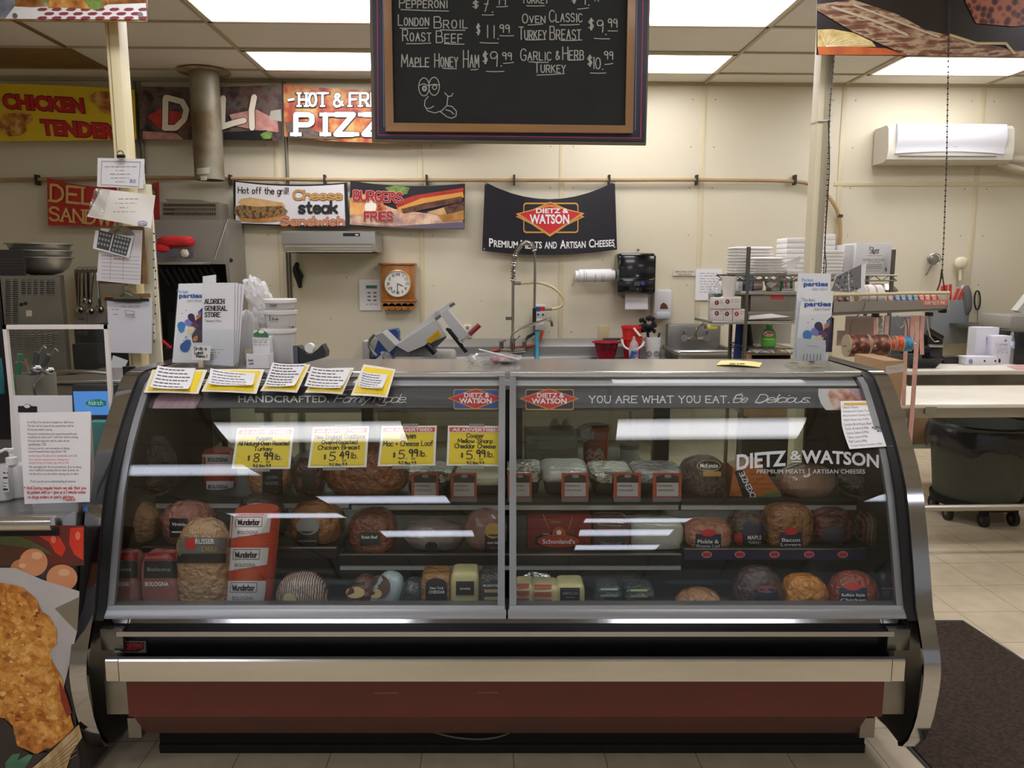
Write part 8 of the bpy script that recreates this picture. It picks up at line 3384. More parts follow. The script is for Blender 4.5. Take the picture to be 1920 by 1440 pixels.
for (u0, v0, u1, y, d, lab) in ((1832,614,1868,5.42,.1, 'white glove box with purple hand print, hindmost on the rear bench'),(1865,630,1893,5.34,.1, 'white glove box with grey print standing before the purple-print box'),(1811,669,1868,5.28,.1, 'flat white box lying before the standing glove boxes')):
	o = thing('glove_box', lab, 'box', (P((u0 + u1) / 2, v0, y).x, y, bz), 'glove boxes on the rear bench')
	mb = MB()
	mb.boxpx(u0, v0, u1,685, y, d, gbw, .003, z0=bz)
	b_ = mb.build('box_body', o)
	S = wallp(y)
	mb = MB()
	if v0 == 614:
		mb.poly([(1849,632),(1862,632),(1862,668),(1849,668)], S, pur, .001)
		mb.poly([(1852,665),(1851,650),(1854,638),(1856,650),(1858,640),(1860,652),(1858,665)], S, gbw, .002)
	elif v0 == 630:
		mb.oval(1883,636,1888,641, S, pur, .001,12)
		mb.pen('Latex', 1868,643,1889,648, S, pur, .8,.001)
		for k in range(4):
			mb.scribble(1869,652 + k * 3,1890,653 + k * 3, S, GREYINK, .7,.001, k)
		mb.oval(1872,672,1876,681, S, INK, .001,10)
	else:
		for u in (1846,1866):
			mb.oval(u - 2,675, u + 2,679, S, INK, .001,10)
		mb.oval(1816,673,1824,683, S, pur, .001)
	mb.build('box_print', b_)
o = thing('water_bottle', 'clear bottle with blue label on the rear bench beside the glove boxes', 'bottle', (P(1901,680,5.36).x, 5.36, bz))
mb = MB()
p = P(1901,622,5.36)
h = p.z - bz
mb.lathe((p.x, 5.36, bz + .001),[(.032,0),(.035,.01),(.035, h * .7),(.02, h * .85),(.014, h)], MATS['bottle_water'],20)
mb.build('bottle_body', o)
mb = MB()
mb.lathe((p.x, 5.36, bz + h * .5),[(.0355,0),(.0355, h * .2)], mat('label_sky', '#2f5fa8', .4, mix='#d8dfe8', scale=20),20)
mb.build('bottle_label', o)
mb = MB()
mb.box(P(1908,640,5.3).x, 4.2,5.3,5.55, bz + .001, P(1910,622,5.3).z, BLACK, .01)
mb.build('black_container', label='black container at the end of rear bench beside the blue-label bottle', cat='container')
o = thing('counter_scale', 'grey deli scale with tilted display on a shelf at the frame edge', 'scale', (4.0,6.2, P(1905,618,6.1).z))
mb = MB()
mb.box(P(1895,600,6.1).x, 4.6,6.1,6.5, P(1900,618,6.1).z, P(1900,592,6.1).z, mat('scale_grey', '#a9a79f', .4,.3),.01)
mb.build('scale_body', o)
mb = MB()
a = P(1903,582,6.15)
mb.prism([(a.x, a.z),(a.x + .2, a.z + .28),(a.x + .24, a.z + .26),(a.x + .04, a.z - .02)], 'y', 6.12,6.2, mat('scale_display', '#c9c8c2', .4))
mb.build('scale_display', o)
mb = MB()
zz_ = P(1900,618,6.1).z
mb.box(P(1890,620,6.1).x, 4.8,6.08, WALL - .01, zz_ - .03, zz_ - .001, STEELD)
mb.build('wall_shelf', label='steel wall shelf under the grey scale at the frame edge', cat='shelf')
mb = MB()
f = quadmap(0,0,1,1,[(1888,686),(1930,684),(1950,692),(1905,692)])
mb.sheet(lambda a, b: G(*f(a, 1 - b), bz + .004),4,3, mat('pink_wrap', '#e0a9a4', .4),.002,(0,0,-1))
mb.build('pink_wrapper', label='flat pink wrapper lying on the rear bench edge', cat='wrapper')

# front table, trash can, mat
YT = 3.95
o = thing('prep_table', 'long table with white cutting-board top and steel rail beside the deli case', 'table', (3.1,4.25,0))
tz = .86
tx0 = P(1690,768, YT).x
mb = MB()
mb.box(tx0,4.6, YT, 4.6, tz - .022, tz, mat('board_cream', '#efe9db', .4, mix='#e6dfcd', scale=4),.005)
mb.build('cutting_board', o)
mb = MB()
mb.box(tx0 + .005,4.58, YT + .012,4.58, tz - .075, tz - .022, mat('table_frame', '#a39c8c', .4,.6),.003)
mb.build('table_frame', o)
for x in (tx0 + .04,4.5):
	for yy in (YT + .05,4.54):
		mb = MB()
		mb.cyl((x, yy, 0),(x, yy, tz - .07),.022, STEEL, n=12)
		mb.build('leg', o)
mb = MB()
z_ = P(1800,952, YT + .05).z
mb.tube([(tx0 + .04, YT + .05, z_),(4.5, YT + .05, z_)],.018, mat('rail_steel', '#b3ab9c', .35,.6),10)
mb.build('cross_rail', o)
mb = MB()
p = P(1747,770, YT - .01)
mb.box(p.x - .03, p.x + .03, YT - .004, YT + .002, p.z - .02, p.z + .018, mat('tape_patch', '#8f8878', .5))
mb.build('tape_patch', o)
# trash can on a dolly
yc = 4.62
c = P(1822,960, yc)
o = thing('trash_can', 'round dark grey-green trash can with black liner standing under table', 'trash can', (c.x, yc + .0,0))
yc = 4.72
c = P(1826,960, yc)
zt = P(1826,792, yc).z
zb = .14
R = .285
tm = mat('can_grey_green', '#4d5148', .6, mix='#474b42', scale=3)
mb = MB()
mb.lathe((c.x, yc, zb),[(R * .84,0),(R * .86,.01),(R, zt - zb - .06),(R * 1.05, zt - zb - .05),(R * 1.05, zt - zb),(R * .98, zt - zb),(R * .82,.02)], tm, 40)
mb.build('can_body', o)
mb = MB()
lm = mat('liner_black', '#26262a', .3, bump=(14,.7))
vs = []
nn, rr = 64,9
for j in range(rr + 1):
	t = j / rr
	for i in range(nn):
		a = 2 * pi * i / nn
		w_ = noise.noise(Vector((math.cos(a) * 3, math.sin(a) * 3, t * 4)))
		r_ = R * (1.0 + .1 * math.sin(t * 2.6)) + .015 * w_ * (t + .3)
		zz_ = zt + .012 - t * (.16 + .03 * math.sin(a * 5 + 1) + .03 * w_) + .01 * math.sin(pi * t)
		vs.append((c.x + math.cos(a) * r_, yc + math.sin(a) * r_, zz_))
mb.add(vs, [[j * nn + i, j * nn + (i + 1) % nn, (j + 1) * nn + (i + 1) % nn, (j + 1) * nn + i] for j in range(rr) for i in range(nn)], lm)
mb.build('bin_liner', o)
mb = MB()
mb.lathe((c.x, yc, .1),[(R * .9,0),(R * .92,.03),(R * .92,.045),(R * .85,.045)], MATTE, 32)
mb.build('dolly', o)
for a in (200,250,300,20,140):
	mb = MB()
	q = Vector((c.x + math.cos(math.radians(a)) * R * .82, yc + math.sin(math.radians(a)) * R * .82,.045))
	mb.cyl(q + Vector((-.014,0,0)), q + Vector((.014,0,0)),.045, mat('caster_black', '#1a1a1a', .5), n=20)
	mb.cyl(q + Vector((-.016,0,0)), q + Vector((.016,0,0)),.016, STEELD, n=12)
	mb.box(q.x - .02, q.x + .02, q.y - .015, q.y + .015,.07,.105, MATTE)
	mb.build('caster', o)
mb = MB()
P5 = [G(u, v, 0) for u, v in ((1868,945),(1990,945),(1990,905),(1880,905))]
mb.prism([(p.x, p.y) for p in P5], 'z', 0.001,.014, mat('drain_mat', '#3a3b3f', .8, stops=[(.2, '#2a2b2e'),(.5, '#55565a')], kind='voronoi', scale=20))
mb.build('rubber_mat', label='dark ribbed rubber mat on the floor behind the trash can', cat='floor mat')
# brown box on a stand behind the case end
y = 3.42
o = thing('side_stand', 'steel stand behind the chrome case end carrying a brown cardboard box', 'stand', (P(1675,800, y).x, y + .15,0))
sx0, sx1 = P(1657,700, y).x, P(1694,700, y).x
mb = MB()
mb.box(sx0, sx1, y + .01, y + .3,.80,.83, STEELD)
mb.build('stand_top', o)
for x in (sx0 + .03, sx1 - .03):
	for yy in (y + .03, y + .27):
		mb = MB()
		mb.cyl((x, yy, 0),(x, yy, .80),.018, STEELD, n=10)
		mb.build('leg', o)
mb = MB()
mb.box(sx0, sx1, y, y + .29,.832, P(1675,676, y).z, CARD, .004)
zt = P(1675,676, y).z
cb = mb.build('cardboard_box', label='tall brown cardboard box with a white label behind the chrome case end', cat='cardboard box')
mb = MB()
S = wallp(y)
mb.poly([(1660,687),(1695,681),(1695,697),(1661,702)], S, mat('label_offwhite', '#cfc6bc', .6),.001)
mb.scribble(1668,690,1686,691, S, GREYINK, .9,.002,4)
mb.build('box_label', cb)

# ================================================================== meats and cheeses in the case
DZ = .4502
fd = lambda n, a, b, sc=14, bump=(45,1.0,.02), coat=1, kind='noise': mat(n, a, .22, mix=b, scale=sc, bump=bump, coat=coat, kind=kind)
TANH = fd('tan_ham', '#b98a62', '#a3734c')
PINKH = fd('pink_ham', '#b5766a', '#a1604f')
ROAST = fd('roast_brown', '#7a4222', '#9a5c30', 9)
ROASTD = fd('dark_roast', '#4a2418', '#6b3824', 9)
TURK = fd('pale_turkey', '#c79f78', '#b68a60', 12)
NETD = fd('netted_dark', '#3a2722', '#59413a', 60,(70,1.0),.6, 'voronoi')
NETP = fd('netted_pale', '#6d5048', '#c0b0a6', 45,(50,.9),.5, 'wave')
GREYW = fd('grey_wrapped', '#97888a', '#7d6c6c', 12,(22,.9),.9)
BEEF = fd('beef_wrapped', '#7e5a54', '#94706a', 14,(22,.9),.9)
DRED = fd('dark_red_meat', '#4d1715', '#6a2a22', 30)
DKM = fd('dark_loaf', '#31241f', '#3d2c25', 6)
PICK = fd('pickle_loaf', '#b0705a', '#c08a70', 40)
CHD = fd('orange_cheddar', '#d58a2c', '#c97a22', 5)
PALEC = fd('pale_cheese', '#d9cf98', '#d0c48a', 5,(12,.2))
LBK = mat('label_black', '#1c1b1c', .35)
LNV = mat('label_navy', '#1f2744', .35)
LGY = mat('label_grey', '#8d8c8c', .35)
LGR = mat('label_dark_green', '#27342f', .35)


def food(name, lab, cat, u0, u1, v0, y, zb, ry, m, n=2.6, lump=.06, prints=(), grp=None, seed=1, part='meat', lean=0):
	"""One wrapped lump resting at zb; prints: ('p', box, material),('o', box, material) or ('t', words, box, material, bold)."""
	a, b2 = P(u0, v0, y, 1), P(u1, v0, y, 1)
	h_ = a.z - zb
	rx, rz = (b2.x - a.x) / 2, h_ * .58
	c = Vector(((a.x + b2.x) / 2, y + ry * .2, a.z - rz))
	o = thing(name, lab, cat, RZ @ Vector((c.x, c.y, zb)), grp)
	T = Matrix.Rotation(math.radians(lean),4, 'Y')
	mb = MB(1)
	mb.blob(c, (rx, ry, rz), m, n, lump, seed, (32,22),3.5, T if lean else None)
	for i, p in enumerate(mb.v):
		if p.z < zb:
			mb.v[i].z = zb
	body = mb.build(part, o)
	Ti = T.inverted()

	def f(p):
		d = Ti @ (p - c)
		return abs(d.x / rx) ** n + abs(d.y / ry) ** n + abs(d.z / rz) ** n - 1
	S = solid(f, y - ry * 1.1, y + ry * .4,1)
	label_on(body, S, prints, .004 + lump * ry * .55)
	return o, body


def label_on(body, S, prints, off):
	for kind in ('po', 't'):
		mb = MB(1)
		for k, q in enumerate(prints):
			if q[0] == 'p' and 'p' in kind:
				mb.patch(*q[1], S, q[2], off + k * .0004,(8,6))
			elif q[0] == 'o' and 'p' in kind:
				mb.oval(*q[1], S, q[2], off + k * .0004,20)
			elif q[0] == 't' and kind == 't':
				mb.text(q[1], *q[2], S, q[3], off + .004,.02)
		if mb.v:
			mb.build('product_label' if kind == 'po' else 'label_lettering', body)


W_, R_, G_ = WHITEP, REDP, mat('label_gold', '#b08d4a', .4)
# upper shelf
YU1, GU = 2.675, 'meats on the upper shelf'
food('smoked_ham', 'big dark ham on the upper shelf at the chrome end beside the pipe of bologna', 'ham', 226,318,818, YU1,.781,.09, DKM, 2.4,.05,(), GU)
food('turkey_breast', 'tan turkey breast with dark label under the turkey price card', 'turkey', 462,545,838, YU1,.781,.08, TANH, 2.6,.06,(('p', (492,880,530,930), LBK),('t', 'OVEN', (500,892,520,898), LGY),('t', 'ROASTED', (498,903,522,909), LGY)), GU, 2)
food('roast_beef', 'largest brown roast on upper shelf under the chicken breast price card', 'roast', 606,764,826, YU1, ZU + .001,.1, ROAST, 2.3,.08,(), GU, 3)
food('ham', 'dark wrapped ham with a red and black label beside the brown roast', 'ham', 548,606,856, YU1, ZU + .001,.06, ROASTD, 2.5,.06,(('p', (566,884,592,920), LBK),), GU, 4)
food('netted_ham', 'dark netted ham with an oval brand label right of foil pans', 'ham', 1276,1366,856, YU1 - .03,.775,.08, NETD, 2.4,.05,(('o', (1306,862,1352,884), G_),('o', (1308,864,1350,882), LBK),('t', 'McKenzie', (1313,869,1346,877), W_),('p', (1318,884,1352,893), G_)), GU, 5)
food('wrapped_turkey', 'light brown turkey in shiny film beside the slanted orange carton', 'turkey', 1462,1572,872, YU1 - .02,.775,.08, fd('film_turkey', '#8d6b56', '#a88a74', 10,(22,.9),1),2.3,.08,(), GU, 6)
food('smoked_ham', 'dark round ham on upper shelf behind lettered glass at the far end', 'ham', 1574,1684,876, YU1,.775,.09, DKM, 2.3,.05,(), GU, 7)
# middle shelf
YM, GM = 2.55, 'meats on the middle shelf'
food('tan_ham', 'tan ham with grey curved label at the chrome end of the middle shelf', 'ham', 212,292,944, YM, ZML + .001,.07, TANH, 2.4,.06,(('o', (222,968,252,998), LGY),), GM, 8)
food('pink_ham', 'pink ham with slanted black and white label leaning behind the tan turkey roll', 'ham', 300,398,941, YM, ZML + .001,.075, PINKH, 2.5,.05,(('p', (318,972,352,1008), LBK),('t', 'Virginia', (322,980,348,988), W_),('p', (322,996,348,999), W_)), GM, 9)
food('roast_turkey', 'brown roast turkey with oval grey label right of the tall red and white log', 'turkey', 540,642,941, YM, ZML + .001,.08, fd('roast_turkey', '#a8703c', '#8f5a2c', 10),2.4,.06,(('p', (556,996,598,1026), LBK),('o', (555,970,599,1003), LGY),('p', (560,1013,594,1016), LGY),('p', (560,1020,594,1022), LGY)), GM, 10)
food('brown_roast', 'reddish brown roast with dark green label left of the grey wrapped loaf', 'roast', 652,742,956, YM - .02, ZMC + .001,.075, fd('red_roast', '#6e3424', '#8d4c30', 9),2.6,.05,(('p', (674,998,712,1022), LGR),('t', 'Roast Beef', (678,1004,708,1010), W_)), GM, 11)
food('wrapped_loaf', 'grey loaf in shiny film with small black round label on the middle shelf', 'loaf', 756,872,974, YM, ZMC + .001,.075, GREYW, 2.2,.08,(('p', (794,1024,825,1042), LBK),('o', (794,1013,824,1034), LGY),('o', (797,1016,821,1031), LBK),('t', 'HAM', (802,1034,818,1038), W_)), GM, 12)
food('roast_beef', 'roast beef in gathered film with tall black label beside the centre bar', 'roast', 870,950,956, YM - .01, ZMC + .001,.06, BEEF, 2.3,.08,(('p', (909,1002,940,1040), LBK),('o', (909,980,940,1010), G_),('t', 'ROAST BEEF', (914,1016,936,1020), W_),('t', 'cooked', (918,1025,932,1029), LGY)), GM, 13)
DWL = lambda u0, v0, u1, v1, l1, l2: (('p', (u0, v0, u1, v1), LNV),('o', (u0 + (u1 - u0) * .2, v0 - 9, u0 + (u1 - u0) * .8, v0 + 5), R_),('t', l1,(u0 + 4, v0 + 11, u1 - 4, v0 + 18), W_),('t', l2,(u0 + 2, v0 + 20, u1 - 2, v0 + 26), W_))
food('pickle_loaf', 'pinkish pimento loaf with navy label at the start of the navy-edged shelf', 'loaf', 1285,1371,976, YM - .02, ZMR + .001,.06, PICK, 3.6,.03, DWL(1304,1001,1352,1028, 'Pickle &', 'Pimento Loaf'), GM, 14)
food('maple_turkey', 'dark wrapped turkey with navy label and red tag beside the pimento loaf', 'turkey', 1366,1440,960, YM, ZMR + .001,.065, NETD, 2.4,.05,(('p', (1394,982,1432,1028), LNV),('p', (1376,1002,1392,1022), R_),('t', 'MAPLE', (1402,1004,1428,1012), W_),('t', 'TURKEY', (1403,1015,1428,1020), W_)), GM, 15)
food('bacon_turkey', 'golden square-topped turkey with navy label in middle of navy-edged shelf', 'turkey', 1434,1522,946, YM, ZMR + .001,.07, fd('bacon_turkey', '#9a6a3c', '#7d4e28', 12),4,.04, DWL(1462,998,1504,1032, 'Bacon', 'Lovers'), GM, 16)
food('beef_round', 'dark red speckled beef with faint label beside the golden square turkey', 'roast', 1518,1604,952, YM + .01, ZMR + .001,.07, DRED, 2.4,.06,(('p', (1546,988,1584,1028), mat('label_dim', '#3c3f4c', .35)),), GM, 17)
food('salami_log', 'dark striped salami at chrome end of the navy-edged shelf', 'salami', 1612,1694,958, YM, ZMR + .001,.06, fd('striped_salami', '#3a1f1a', '#6a4a38', 30,(30,.5),.6, 'wave'),3,.04,(), GM, 18)
# deck
YD, GD = 2.36, 'meats on the deck'
for u0, u1, lab in ((210,262, 'dark red capped bologna tube at the chrome end of the deck'),(266,336, 'red capped bologna tube with white words beside tan turkey roll')):
	food('bologna_tube', lab, 'bologna', u0, u1,1034, YD, DZ, .045, fd('tube_meat', '#a0605a', '#b57a70', 6,(8,.3),.9),4.5,.02,(('p', (u0 + 3,1036, u1 - 3,1050), mat('cap_red', '#7f1218', .3)),('p', (u0 + 4,1052, u1 - 4,1084), LBK),('t', 'Bologna', (u0 + 10,1064, u1 - 16,1073), LGY),('t', 'BOLOGNA', (u0 + 6,1091, u1 - 20,1099), W_)), 'bologna tubes on the deck', 19)
food('turkey_roll', 'tall tan turkey roll with grey and black band beside the leaning log', 'turkey', 326,430,976, YD + .02, DZ, .07, TURK, 2.9,.04,(('p', (334,1008,424,1042), mat('band_grey', '#6f6c6a', .35)),('p', (332,1038,424,1056), LBK),('p', (348,1010,366,1030), R_),('t', 'RUSSER', (366,1010,402,1020), W_),('t', 'DELI', (378,1024,406,1034), G_)), GD, 20)
# red and white log, leaning
o = thing('bologna_log', 'tall leaning red and white bologna log in printed casing on the deck', 'bologna', RZ @ P(470,1132,2.37,1))
y = 2.37
p1 = P(482,955, y, 1)
p0 = P(467,1150, y, 1)
p0 = p0 + (p1 - p0) * ((DZ + .006 - p0.z) / (p1.z - p0.z))
R = 42.5 * 2.5 / FOC
ax = (p1 - p0).normalized()
cas = mat('casing_red', '#c8472a', .25, coat=.6)
mb = MB(1)
mb.lathe(p0,[(R * .9,0),(R, .012),(R, (p1 - p0).length - .012),(R * .9,(p1 - p0).length)], cas, 32, tuple(ax))
lg = mb.build('log_casing', o)
sf = solid(lambda p: ((p - p0) - ax * (p - p0).dot(ax)).length - R, y - .09, y + .05,1)
mb, m2 = MB(1), MB(1)
sh = lambda u, v: (u + (1050 - v) * .08, v)
for k, v0 in enumerate((968,1029,1091)):
	hi_ = v0 + 42 if k < 2 else 1140
	mb.patch(426, v0 - 2,502, hi_, sf, mat('casing_white', '#e4e0e6', .3),.001,(14,8), lambda u, v, s=hi_: (sh(u, v)[0], v - max(0,(v - s + 30) / 30) * (u - 426) * .16))
	mb.patch(436, v0 + 1,486, v0 + 20, sf, LBK, .0016,(10,4), sh)
	mb.patch(437, v0 + 2,485, v0 + 19, sf, MATS['casing_white'],.0022,(10,4), sh)
	m2.pen('Wunderbar', 440, v0 + 6,481, v0 + 16, sf, INK, 2.0,.003, gap=.9, warp=sh)
	m2.text('BOLOGNA', 441, v0 + 27,480, v0 + 34, sf, GREYINK, .003,.01, sh)
	m2.scribble(440, v0 + 37,481, v0 + 38, sf, GREYINK, .7,.003, k, sh)
mb.build('casing_panel', lg)
m2.build('casing_lettering', lg)
o2 = thing('bologna_log', 'red and white bologna log standing on the upper shelf behind the reflections', 'bologna', RZ @ P(410,945,2.74,1))
c = P(410,842,2.76,1)
mb = MB(1)
mb.lathe((c.x, 2.76,.782),[(.055,0),(.06,.01),(.06, c.z - .80),(.05, c.z - .785)], cas, 28)
b_ = mb.build('log_casing', o2)
sf = solid(lambda p: math.hypot(p.x - c.x, p.y - 2.76) - .06,2.65,2.8,1)
label_on(b_, sf, (('p', (380,852,438,872), MATS['casing_white']),('p', (380,902,438,922), MATS['casing_white']),('t', 'BOLOGNA', (390,858,428,866), INK),('t', 'BOLOGNA', (390,909,428,916), INK)),.001)
food('round_bologna', 'round wrapped bologna with white arched label behind top of the leaning log', 'bologna', 440,536,926, YM + .02, ZML + .001,.06, DKM, 2.3,.04,(('o', (458,943,512,962), MATS['casing_white']),('t', 'BOLOGNA', (466,946,502,951), INK)), GM, 21)
food('netted_loaf', 'grey-brown netted loaf low on the deck beside the leaning log', 'loaf', 514,612,1076, YD, DZ, .06, NETP, 2.3,.05,(('o', (530,1112,554,1140), mat('tag_cream', '#cbb98c', .5)),), GD, 22)
GC = 'cheeses on the deck'
for u0, u1, v0, m_, ln_, lab, nm, pr in (
		(646,696,1078, fd('brown_rind', '#6a3a2c', '#54291f', 6),24, 'brown-rinded cheese wedge with pale cut tip, first along the deck', 'cheese_wedge', (('o', (648,1100,684,1122), mat('cut_cheese', '#d8bd8a', .4)),('p', (656,1092,684,1096), LBK))),
		(690,748,1072, mat('blue_white_wrap', '#aebfc4', .25, coat=.5),24, 'cheese wedge in pale blue wrap with brown striped label', 'cheese_wedge', (('o', (692,1078,732,1122), mat('label_umber', '#5a4032', .4)),('o', (692,1104,716,1122), MATS['cut_cheese']))),
		(744,798,1086, fd('dark_foil', '#23272a', '#394045', 30,(40,.9),.8),14, 'dark foil wrapped cheese with silver glints between pale wrap and orange block', 'cheese_loaf', ()),
		(790,846,1070, fd('amber_cheese', '#a9783c', '#95652c', 6),0, 'amber cheese block with arched dark label and white old-style words', 'cheese_block', (('p', (798,1094,838,1136), LBK),('o', (798,1084,838,1108), LBK),('t', 'New York', (806,1100,832,1105), W_),('t', 'CHEDDAR', (804,1107,834,1113), W_))),
		(845,900,1066, PALEC, 0, 'pale yellow cheese block with square black label', 'cheese_block', (('p', (855,1090,889,1116), LBK),('t', 'SWISS', (862,1102,882,1106), W_))),
		(899,944,1070, fd('brown_pack', '#3a3530', '#4b443e', 12),0, 'dark brown cheese pack with two tan stripes beside the centre bar', 'cheese_pack', (('p', (902,1092,940,1136), mat('pack_grey', '#4c4a48', .35)),('p', (908,1105,934,1111), MATS['cut_cheese']),('p', (908,1119,934,1125), MATS['cut_cheese']),('t', 'MUENSTER', (906,1096,936,1100), W_))),
		(966,1000,1090, PALEC, 0, 'pale cheese block with repeated red labels at the centre bar', 'cheese_block', tuple(('p', (969,1094 + k * 14,992,1102 + k * 14), mat('label_coral', '#b8564a', .4)) for k in range(3))),
		(996,1048,1092, PALEC, 0, 'pale cheese block with repeated red labels under the crinkled foil', 'cheese_block', tuple(('p', (1002,1096 + k * 14,1034,1104 + k * 14), MATS['label_coral']) for k in range(3))),
		(1042,1096,1088, PALEC, 0, 'pale cheese block with framed black label, last of the pale blocks', 'cheese_block', (('p', (1050,1102,1087,1126), LBK),('t', 'AMERICAN', (1054,1110,1084,1115), LGY),('t', 'cheese', (1060,1118,1078,1121), LGY))),
		(1114,1166,1094, fd('slate_pack', '#3f4246', '#35383c', 8),0, 'slate cheese pack with blue-grey stripes', 'cheese_pack', tuple(('p', (1126,1103 + k * 12,1158,1107 + k * 12), mat('stripe_bluegrey', '#8fa5ac', .4)) for k in range(3))),
		(1168,1226,1096, MATS['slate_pack'],0, 'slate cheese pack with green stripes', 'cheese_pack', tuple(('p', (1182,1105 + k * 11,1214,1109 + k * 11), mat('stripe_green', '#8faa72', .4)) for k in range(3)))):
	food(nm, lab, 'cheese', u0, u1, v0, YD, DZ, .05, m_, 2.6 if ln_ else 7,.0 if not ln_ else .02, pr, GC, 23, 'cheese', ln_)
food('foil_roll', 'crinkled bright foil lying on the red-labelled cheese blocks', 'foil', 968,1040,1074, YD + .09, DZ, .03, mat('bright_foil', '#c9ccd0', .15,1.0, bump=(40,1)),2.4,.15,(), None, 24, 'foil')
food('wrapped_cheese', 'milky wrapped lump on the deck behind slate cheese packs', 'cheese', 1080,1200,1066,2.62, DZ, .07, fd('milky_wrap', '#8a8a84', '#a9a598', 9,(16,.9),.8),2.2,.1,(), GC, 25, 'cheese')
food('netted_ham', 'round pale netted ham with radiating net, low on the deck', 'ham', 1266,1358,1106, YD, DZ, .06, fd('pale_netted', '#c08e66', '#a87850', 20),2.1,.04,(), GD, 26)
food('peppered_ham', 'dark glistening ham in clear bag beside orange cheese on the deck', 'ham', 1376,1472,1066, YD, DZ, .07, fd('peppered', '#33211f', '#5a4440', 70,(80,.9),.9),2.3,.07,(('p', (1418,1104,1458,1136), LNV),('o', (1420,1098,1456,1112), mat('label_rose', '#8a4a4e', .4))), GD, 27)
food('orange_cheese', 'bright orange cheese wedge in film, the only one on the deck', 'cheese', 1466,1554,1080, YD, DZ, .06, CHD, 2.6,.04,(), GC, 28, 'cheese', 8)
food('buffalo_chicken', 'red-orange domed chicken breast with navy label on the deck', 'chicken', 1556,1652,1074, YD, DZ, .06, fd('buffalo_red', '#a8482c', '#8f3822', 12),2.3,.04, DWL(1574,1102,1626,1132, 'Buffalo Style', 'Chicken'), GD, 29)
food('dark_pack', 'dark pack with small white print at the chrome end of deck', 'package', 1640,1700,1066, YD + .05, DZ, .05, LBK, 4,0,(('p', (1653,1102,1684,1105), LGY),('p', (1653,1108,1668,1118), mat('label_taupe', '#6a605a', .4))), None, 30)
# cartons on the middle shelf and the slanted orange carton
y = 2.54
o = thing('cheese_carton', 'dark red natural cheese carton with oval emblem on the middle shelf', 'carton', RZ @ P(1048,1040, y, 1))
mb = MB(1)
mb.boxpx(989,972,1108,1042, y, .12, mat('carton_red', '#7c1f1b', .4),.002, z0=ZMC + .001)
b_ = mb.build('carton_body', o)
S = wallp(y, 1)
mb = MB(1)
for q in (((1018,964),(1030,992)),((1074,968),(1066,992)),((1030,1027),(1027,1040)),((1066,1027),(1071,1040))):
	mb.line(list(q),1.2, S, G_, .001)
mb.oval(1002,997,1086,1029, S, LBK, .001)
mb.oval(1036,988,1060,1012, S, mat('emblem_orange', '#c8602c', .4),.0014)
mb.oval(1039,991,1057,1010, S, mat('emblem_red', '#b03a28', .4),.0018)
mb.oval(1043,993,1053,1003, S, WHITEP, .0022,12)
mb.oval(1008,1002,1086,1026, S, MATS['emblem_orange'],.0024)
mb.oval(1009.5,1003,1084.5,1025, S, MATS['emblem_red'],.0028)
mb.oval(994,1032,1006,1043, S, mat('seal_yellow', '#c9c02c', .4),.0014,14)
mb.build('carton_emblem', b_)
mb = MB(1)
mb.text('ORIGINAL', 1031,976,1052,981, S, G_, .001)
mb.text("Schonland's", 1017,1010,1078,1019, S, WHITEP, .004,.02)
mb.text('NATURAL CASING', 1032,1036,1067,1041, S, G_, .001)
mb.text('SINCE', 1018,999,1030,1002, S, WHITEP, .004)
mb.build('carton_lettering', b_)
for nm, lab, cat, u0, u1, v0, m_, pr in (('olive_loaf', 'dark olive loaf pack with faint words beside the red carton', 'loaf', 1109,1180,968, fd('olive_pack', '#5a3a34', '#6e4a40', 10,(16,.4),.8),(('p', (1118,996,1170,1040), mat('label_smoke', '#38373a', .35)),('t', 'Olive Loaf', (1126,1016,1164,1023), LGY),('o', (1132,992,1154,1006), mat('label_dull_red', '#7a3030', .4)))),
								 ('wrapped_cheese', 'white cheese block in crumpled clear film on the middle shelf', 'cheese', 1180,1280,972, mat('film_white', '#a8a69c', .3, mix='#bfbdb2', scale=8, bump=(18,.8), coat=.7),())):
	food(nm, lab, cat, u0, u1, v0,2.57, ZMC + .001,.06, m_, 5,.02, pr, None, 31, 'block')
o = thing('orange_carton', 'slanted orange turkey carton with a dark lettered side on the upper shelf', 'carton', RZ @ P(1412,945,2.64,1))
y = 2.63
q = [(1376,878),(1424,866),(1466,930),(1460,960),(1396,960),(1368,930)]
pz = lambda u, v: (P(u, v, y, 1).x, max(P(u, v, y, 1).z, .776))
mb = MB(1)
mb.prism([pz(*p) for p in q], 'y', y, y + .09, mat('carton_orange', '#b8682c', .4))
b_ = mb.build('carton_body', o)
S = wallp(y, 1)
mb = MB(1)
mb.poly([(1377,884),(1392,880),(1424,942),(1396,942)], S, LBK, .001)
mb.poly([(1424,930),(1458,922),(1462,930),(1428,938)], S, GREENP, .001)
for k in range(4):
	mb.scribble(1406 + k * 4,888 + k * 9,1434 + k * 4,889 + k * 9, S, mat('carton_brown_ink', '#6a3a18', .5),.9,.001, k)
mb.pen('MCKENZIE', 1370,912,1432,921, S, WHITEP, 2,.002, warp=lambda u, v, t=turn(1401,914,244): t(u, v))
mb.build('carton_print', b_)

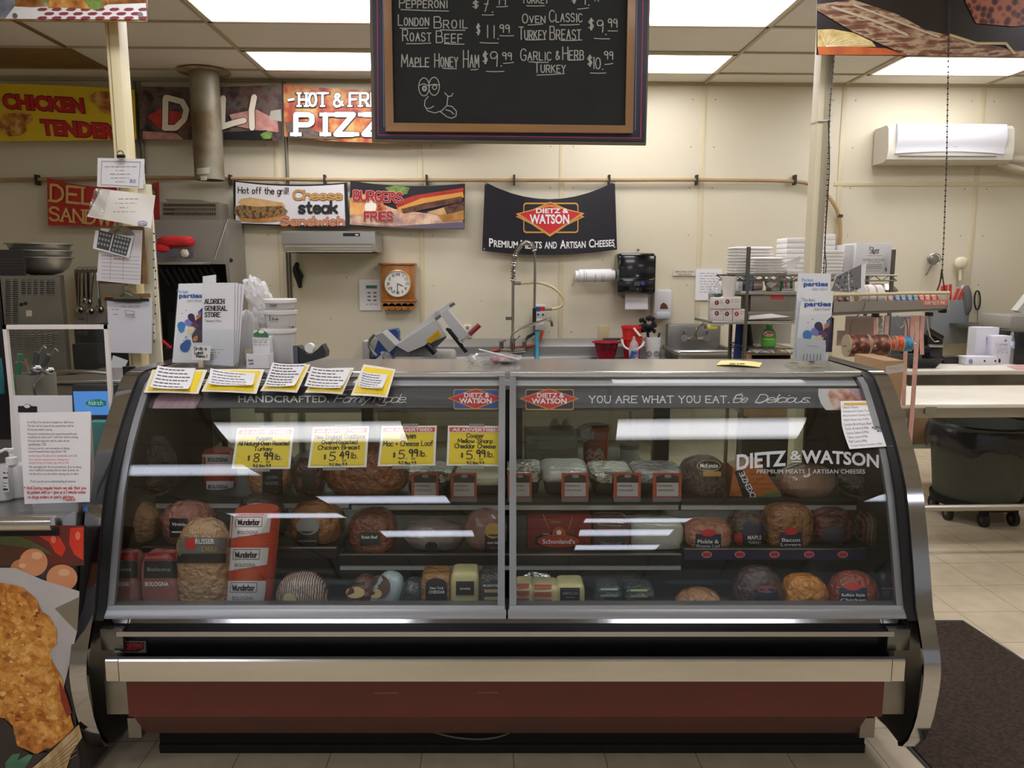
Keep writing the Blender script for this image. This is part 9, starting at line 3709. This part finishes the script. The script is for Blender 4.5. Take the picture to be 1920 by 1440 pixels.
# foil-covered pans of salad and their price tags
foil = mat('crinkled_foil', '#b9b7ad', .22,1.0, bump=(45,.9))
foilw = mat('white_lid', '#dcded6', .3,.3, bump=(25,.6))
for u0, u1, v0, m_, lab in ((762,850,872, foil, 'foil covered pan behind the first salad tag'),(852,944,880, mat('yellow_lid', '#c9c6a8', .5, bump=(25,.5)), 'pale covered pan behind the second salad tag'),(950,1016,870, foil, 'foil covered pan half hidden by the centre bar'),(1014,1100,868, foilw, 'pan with bright white lid behind ham salad tag'),(1102,1184,873, foil, 'dull foil covered pan behind the middle salad tag'),(1184,1276,872, fd('bright_crinkle', '#d0d0cc', '#9a9a98', 20), 'shiny foil covered pan next to the netted dark ham')):
	y = 2.66
	a, b2 = P(u0, v0, y + .05,1), P(u1, v0, y + .05,1)
	o = thing('salad_pan', lab, 'pan', RZ @ Vector(((a.x + b2.x) / 2, y + .05, ZU)), 'salad pans on the upper shelf')
	mb = MB(1)
	h = a.z - ZU
	mb.box(a.x + .012, b2.x - .012, y - .02, y + .14, ZU + .001, ZU + h * .62, BLACK, .02)
	mb.build('pan_body', o)
	mb = MB(1)
	mb.blob(((a.x + b2.x) / 2, y + .06, ZU + h * .72),((b2.x - a.x) / 2,.095, h * .26), m_, 5,.05, u0,(36,12),6)
	mb.build('foil_cover', o)
TG = mat('tag_brick', '#b04a30', .45)
for u0, u1, l2, lab in ((771,822, 'COD SALAD', 'first red-edged salad tag, under the macaroni price card'),(845,894, 'CHICKEN SALAD', 'red-edged salad tag under the cheddar price card'),(952,997, 'TURKEY SALAD', 'red-edged salad tag half hidden by the centre bar'),(1053,1103, 'HAM SALAD', 'red-edged salad tag before the bright white lid'),(1151,1201, 'TUNA SALAD', 'red-edged salad tag before the dull foil pan'),(1225,1277, 'SEAFOOD SALAD', 'red-edged salad tag next to the netted dark ham')):
	y = 2.566
	o = thing('price_tag', lab, 'price tag', RZ @ P((u0 + u1) / 2,940, y, 1), 'salad tags on the upper shelf')
	mb = MB(1)
	mb.boxpx(u0,887, u1,940, y, .004, TG)
	mb.boxpx(u0,933, u1,941, y - .004,.006, mat('tag_rail', '#6a6c70', .4))
	t_ = mb.build('tag_card', o)
	S = wallp(y, 1)
	mb = MB(1)
	w = u1 - u0
	mb.poly([(u0 + w * .1,905),(u0 + w * .1,893),(u0 + w * .3,890),(u0 + w * .7,890),(u0 + w * .92,893),(u0 + w * .92,905)], S, LBK, .0008)
	mb.oval(u0 + w * .38,889.5, u0 + w * .66,896, S, LGY, .0014,14)
	mb.poly([(u0 + w * .12,905),(u0 + w * .9,905),(u0 + w * .9,930),(u0 + w * .12,930)], S, mat('tag_white', '#b9b4b4', .5),.001)
	mb.text('HOMEMADE', u0 + w * .16,909, u0 + w * .68,912.5, S, INK, .002)
	mb.text(l2, u0 + w * .16,917, u0 + w * .74,920.5, S, INK, .002)
	mb.build('tag_print', t_)
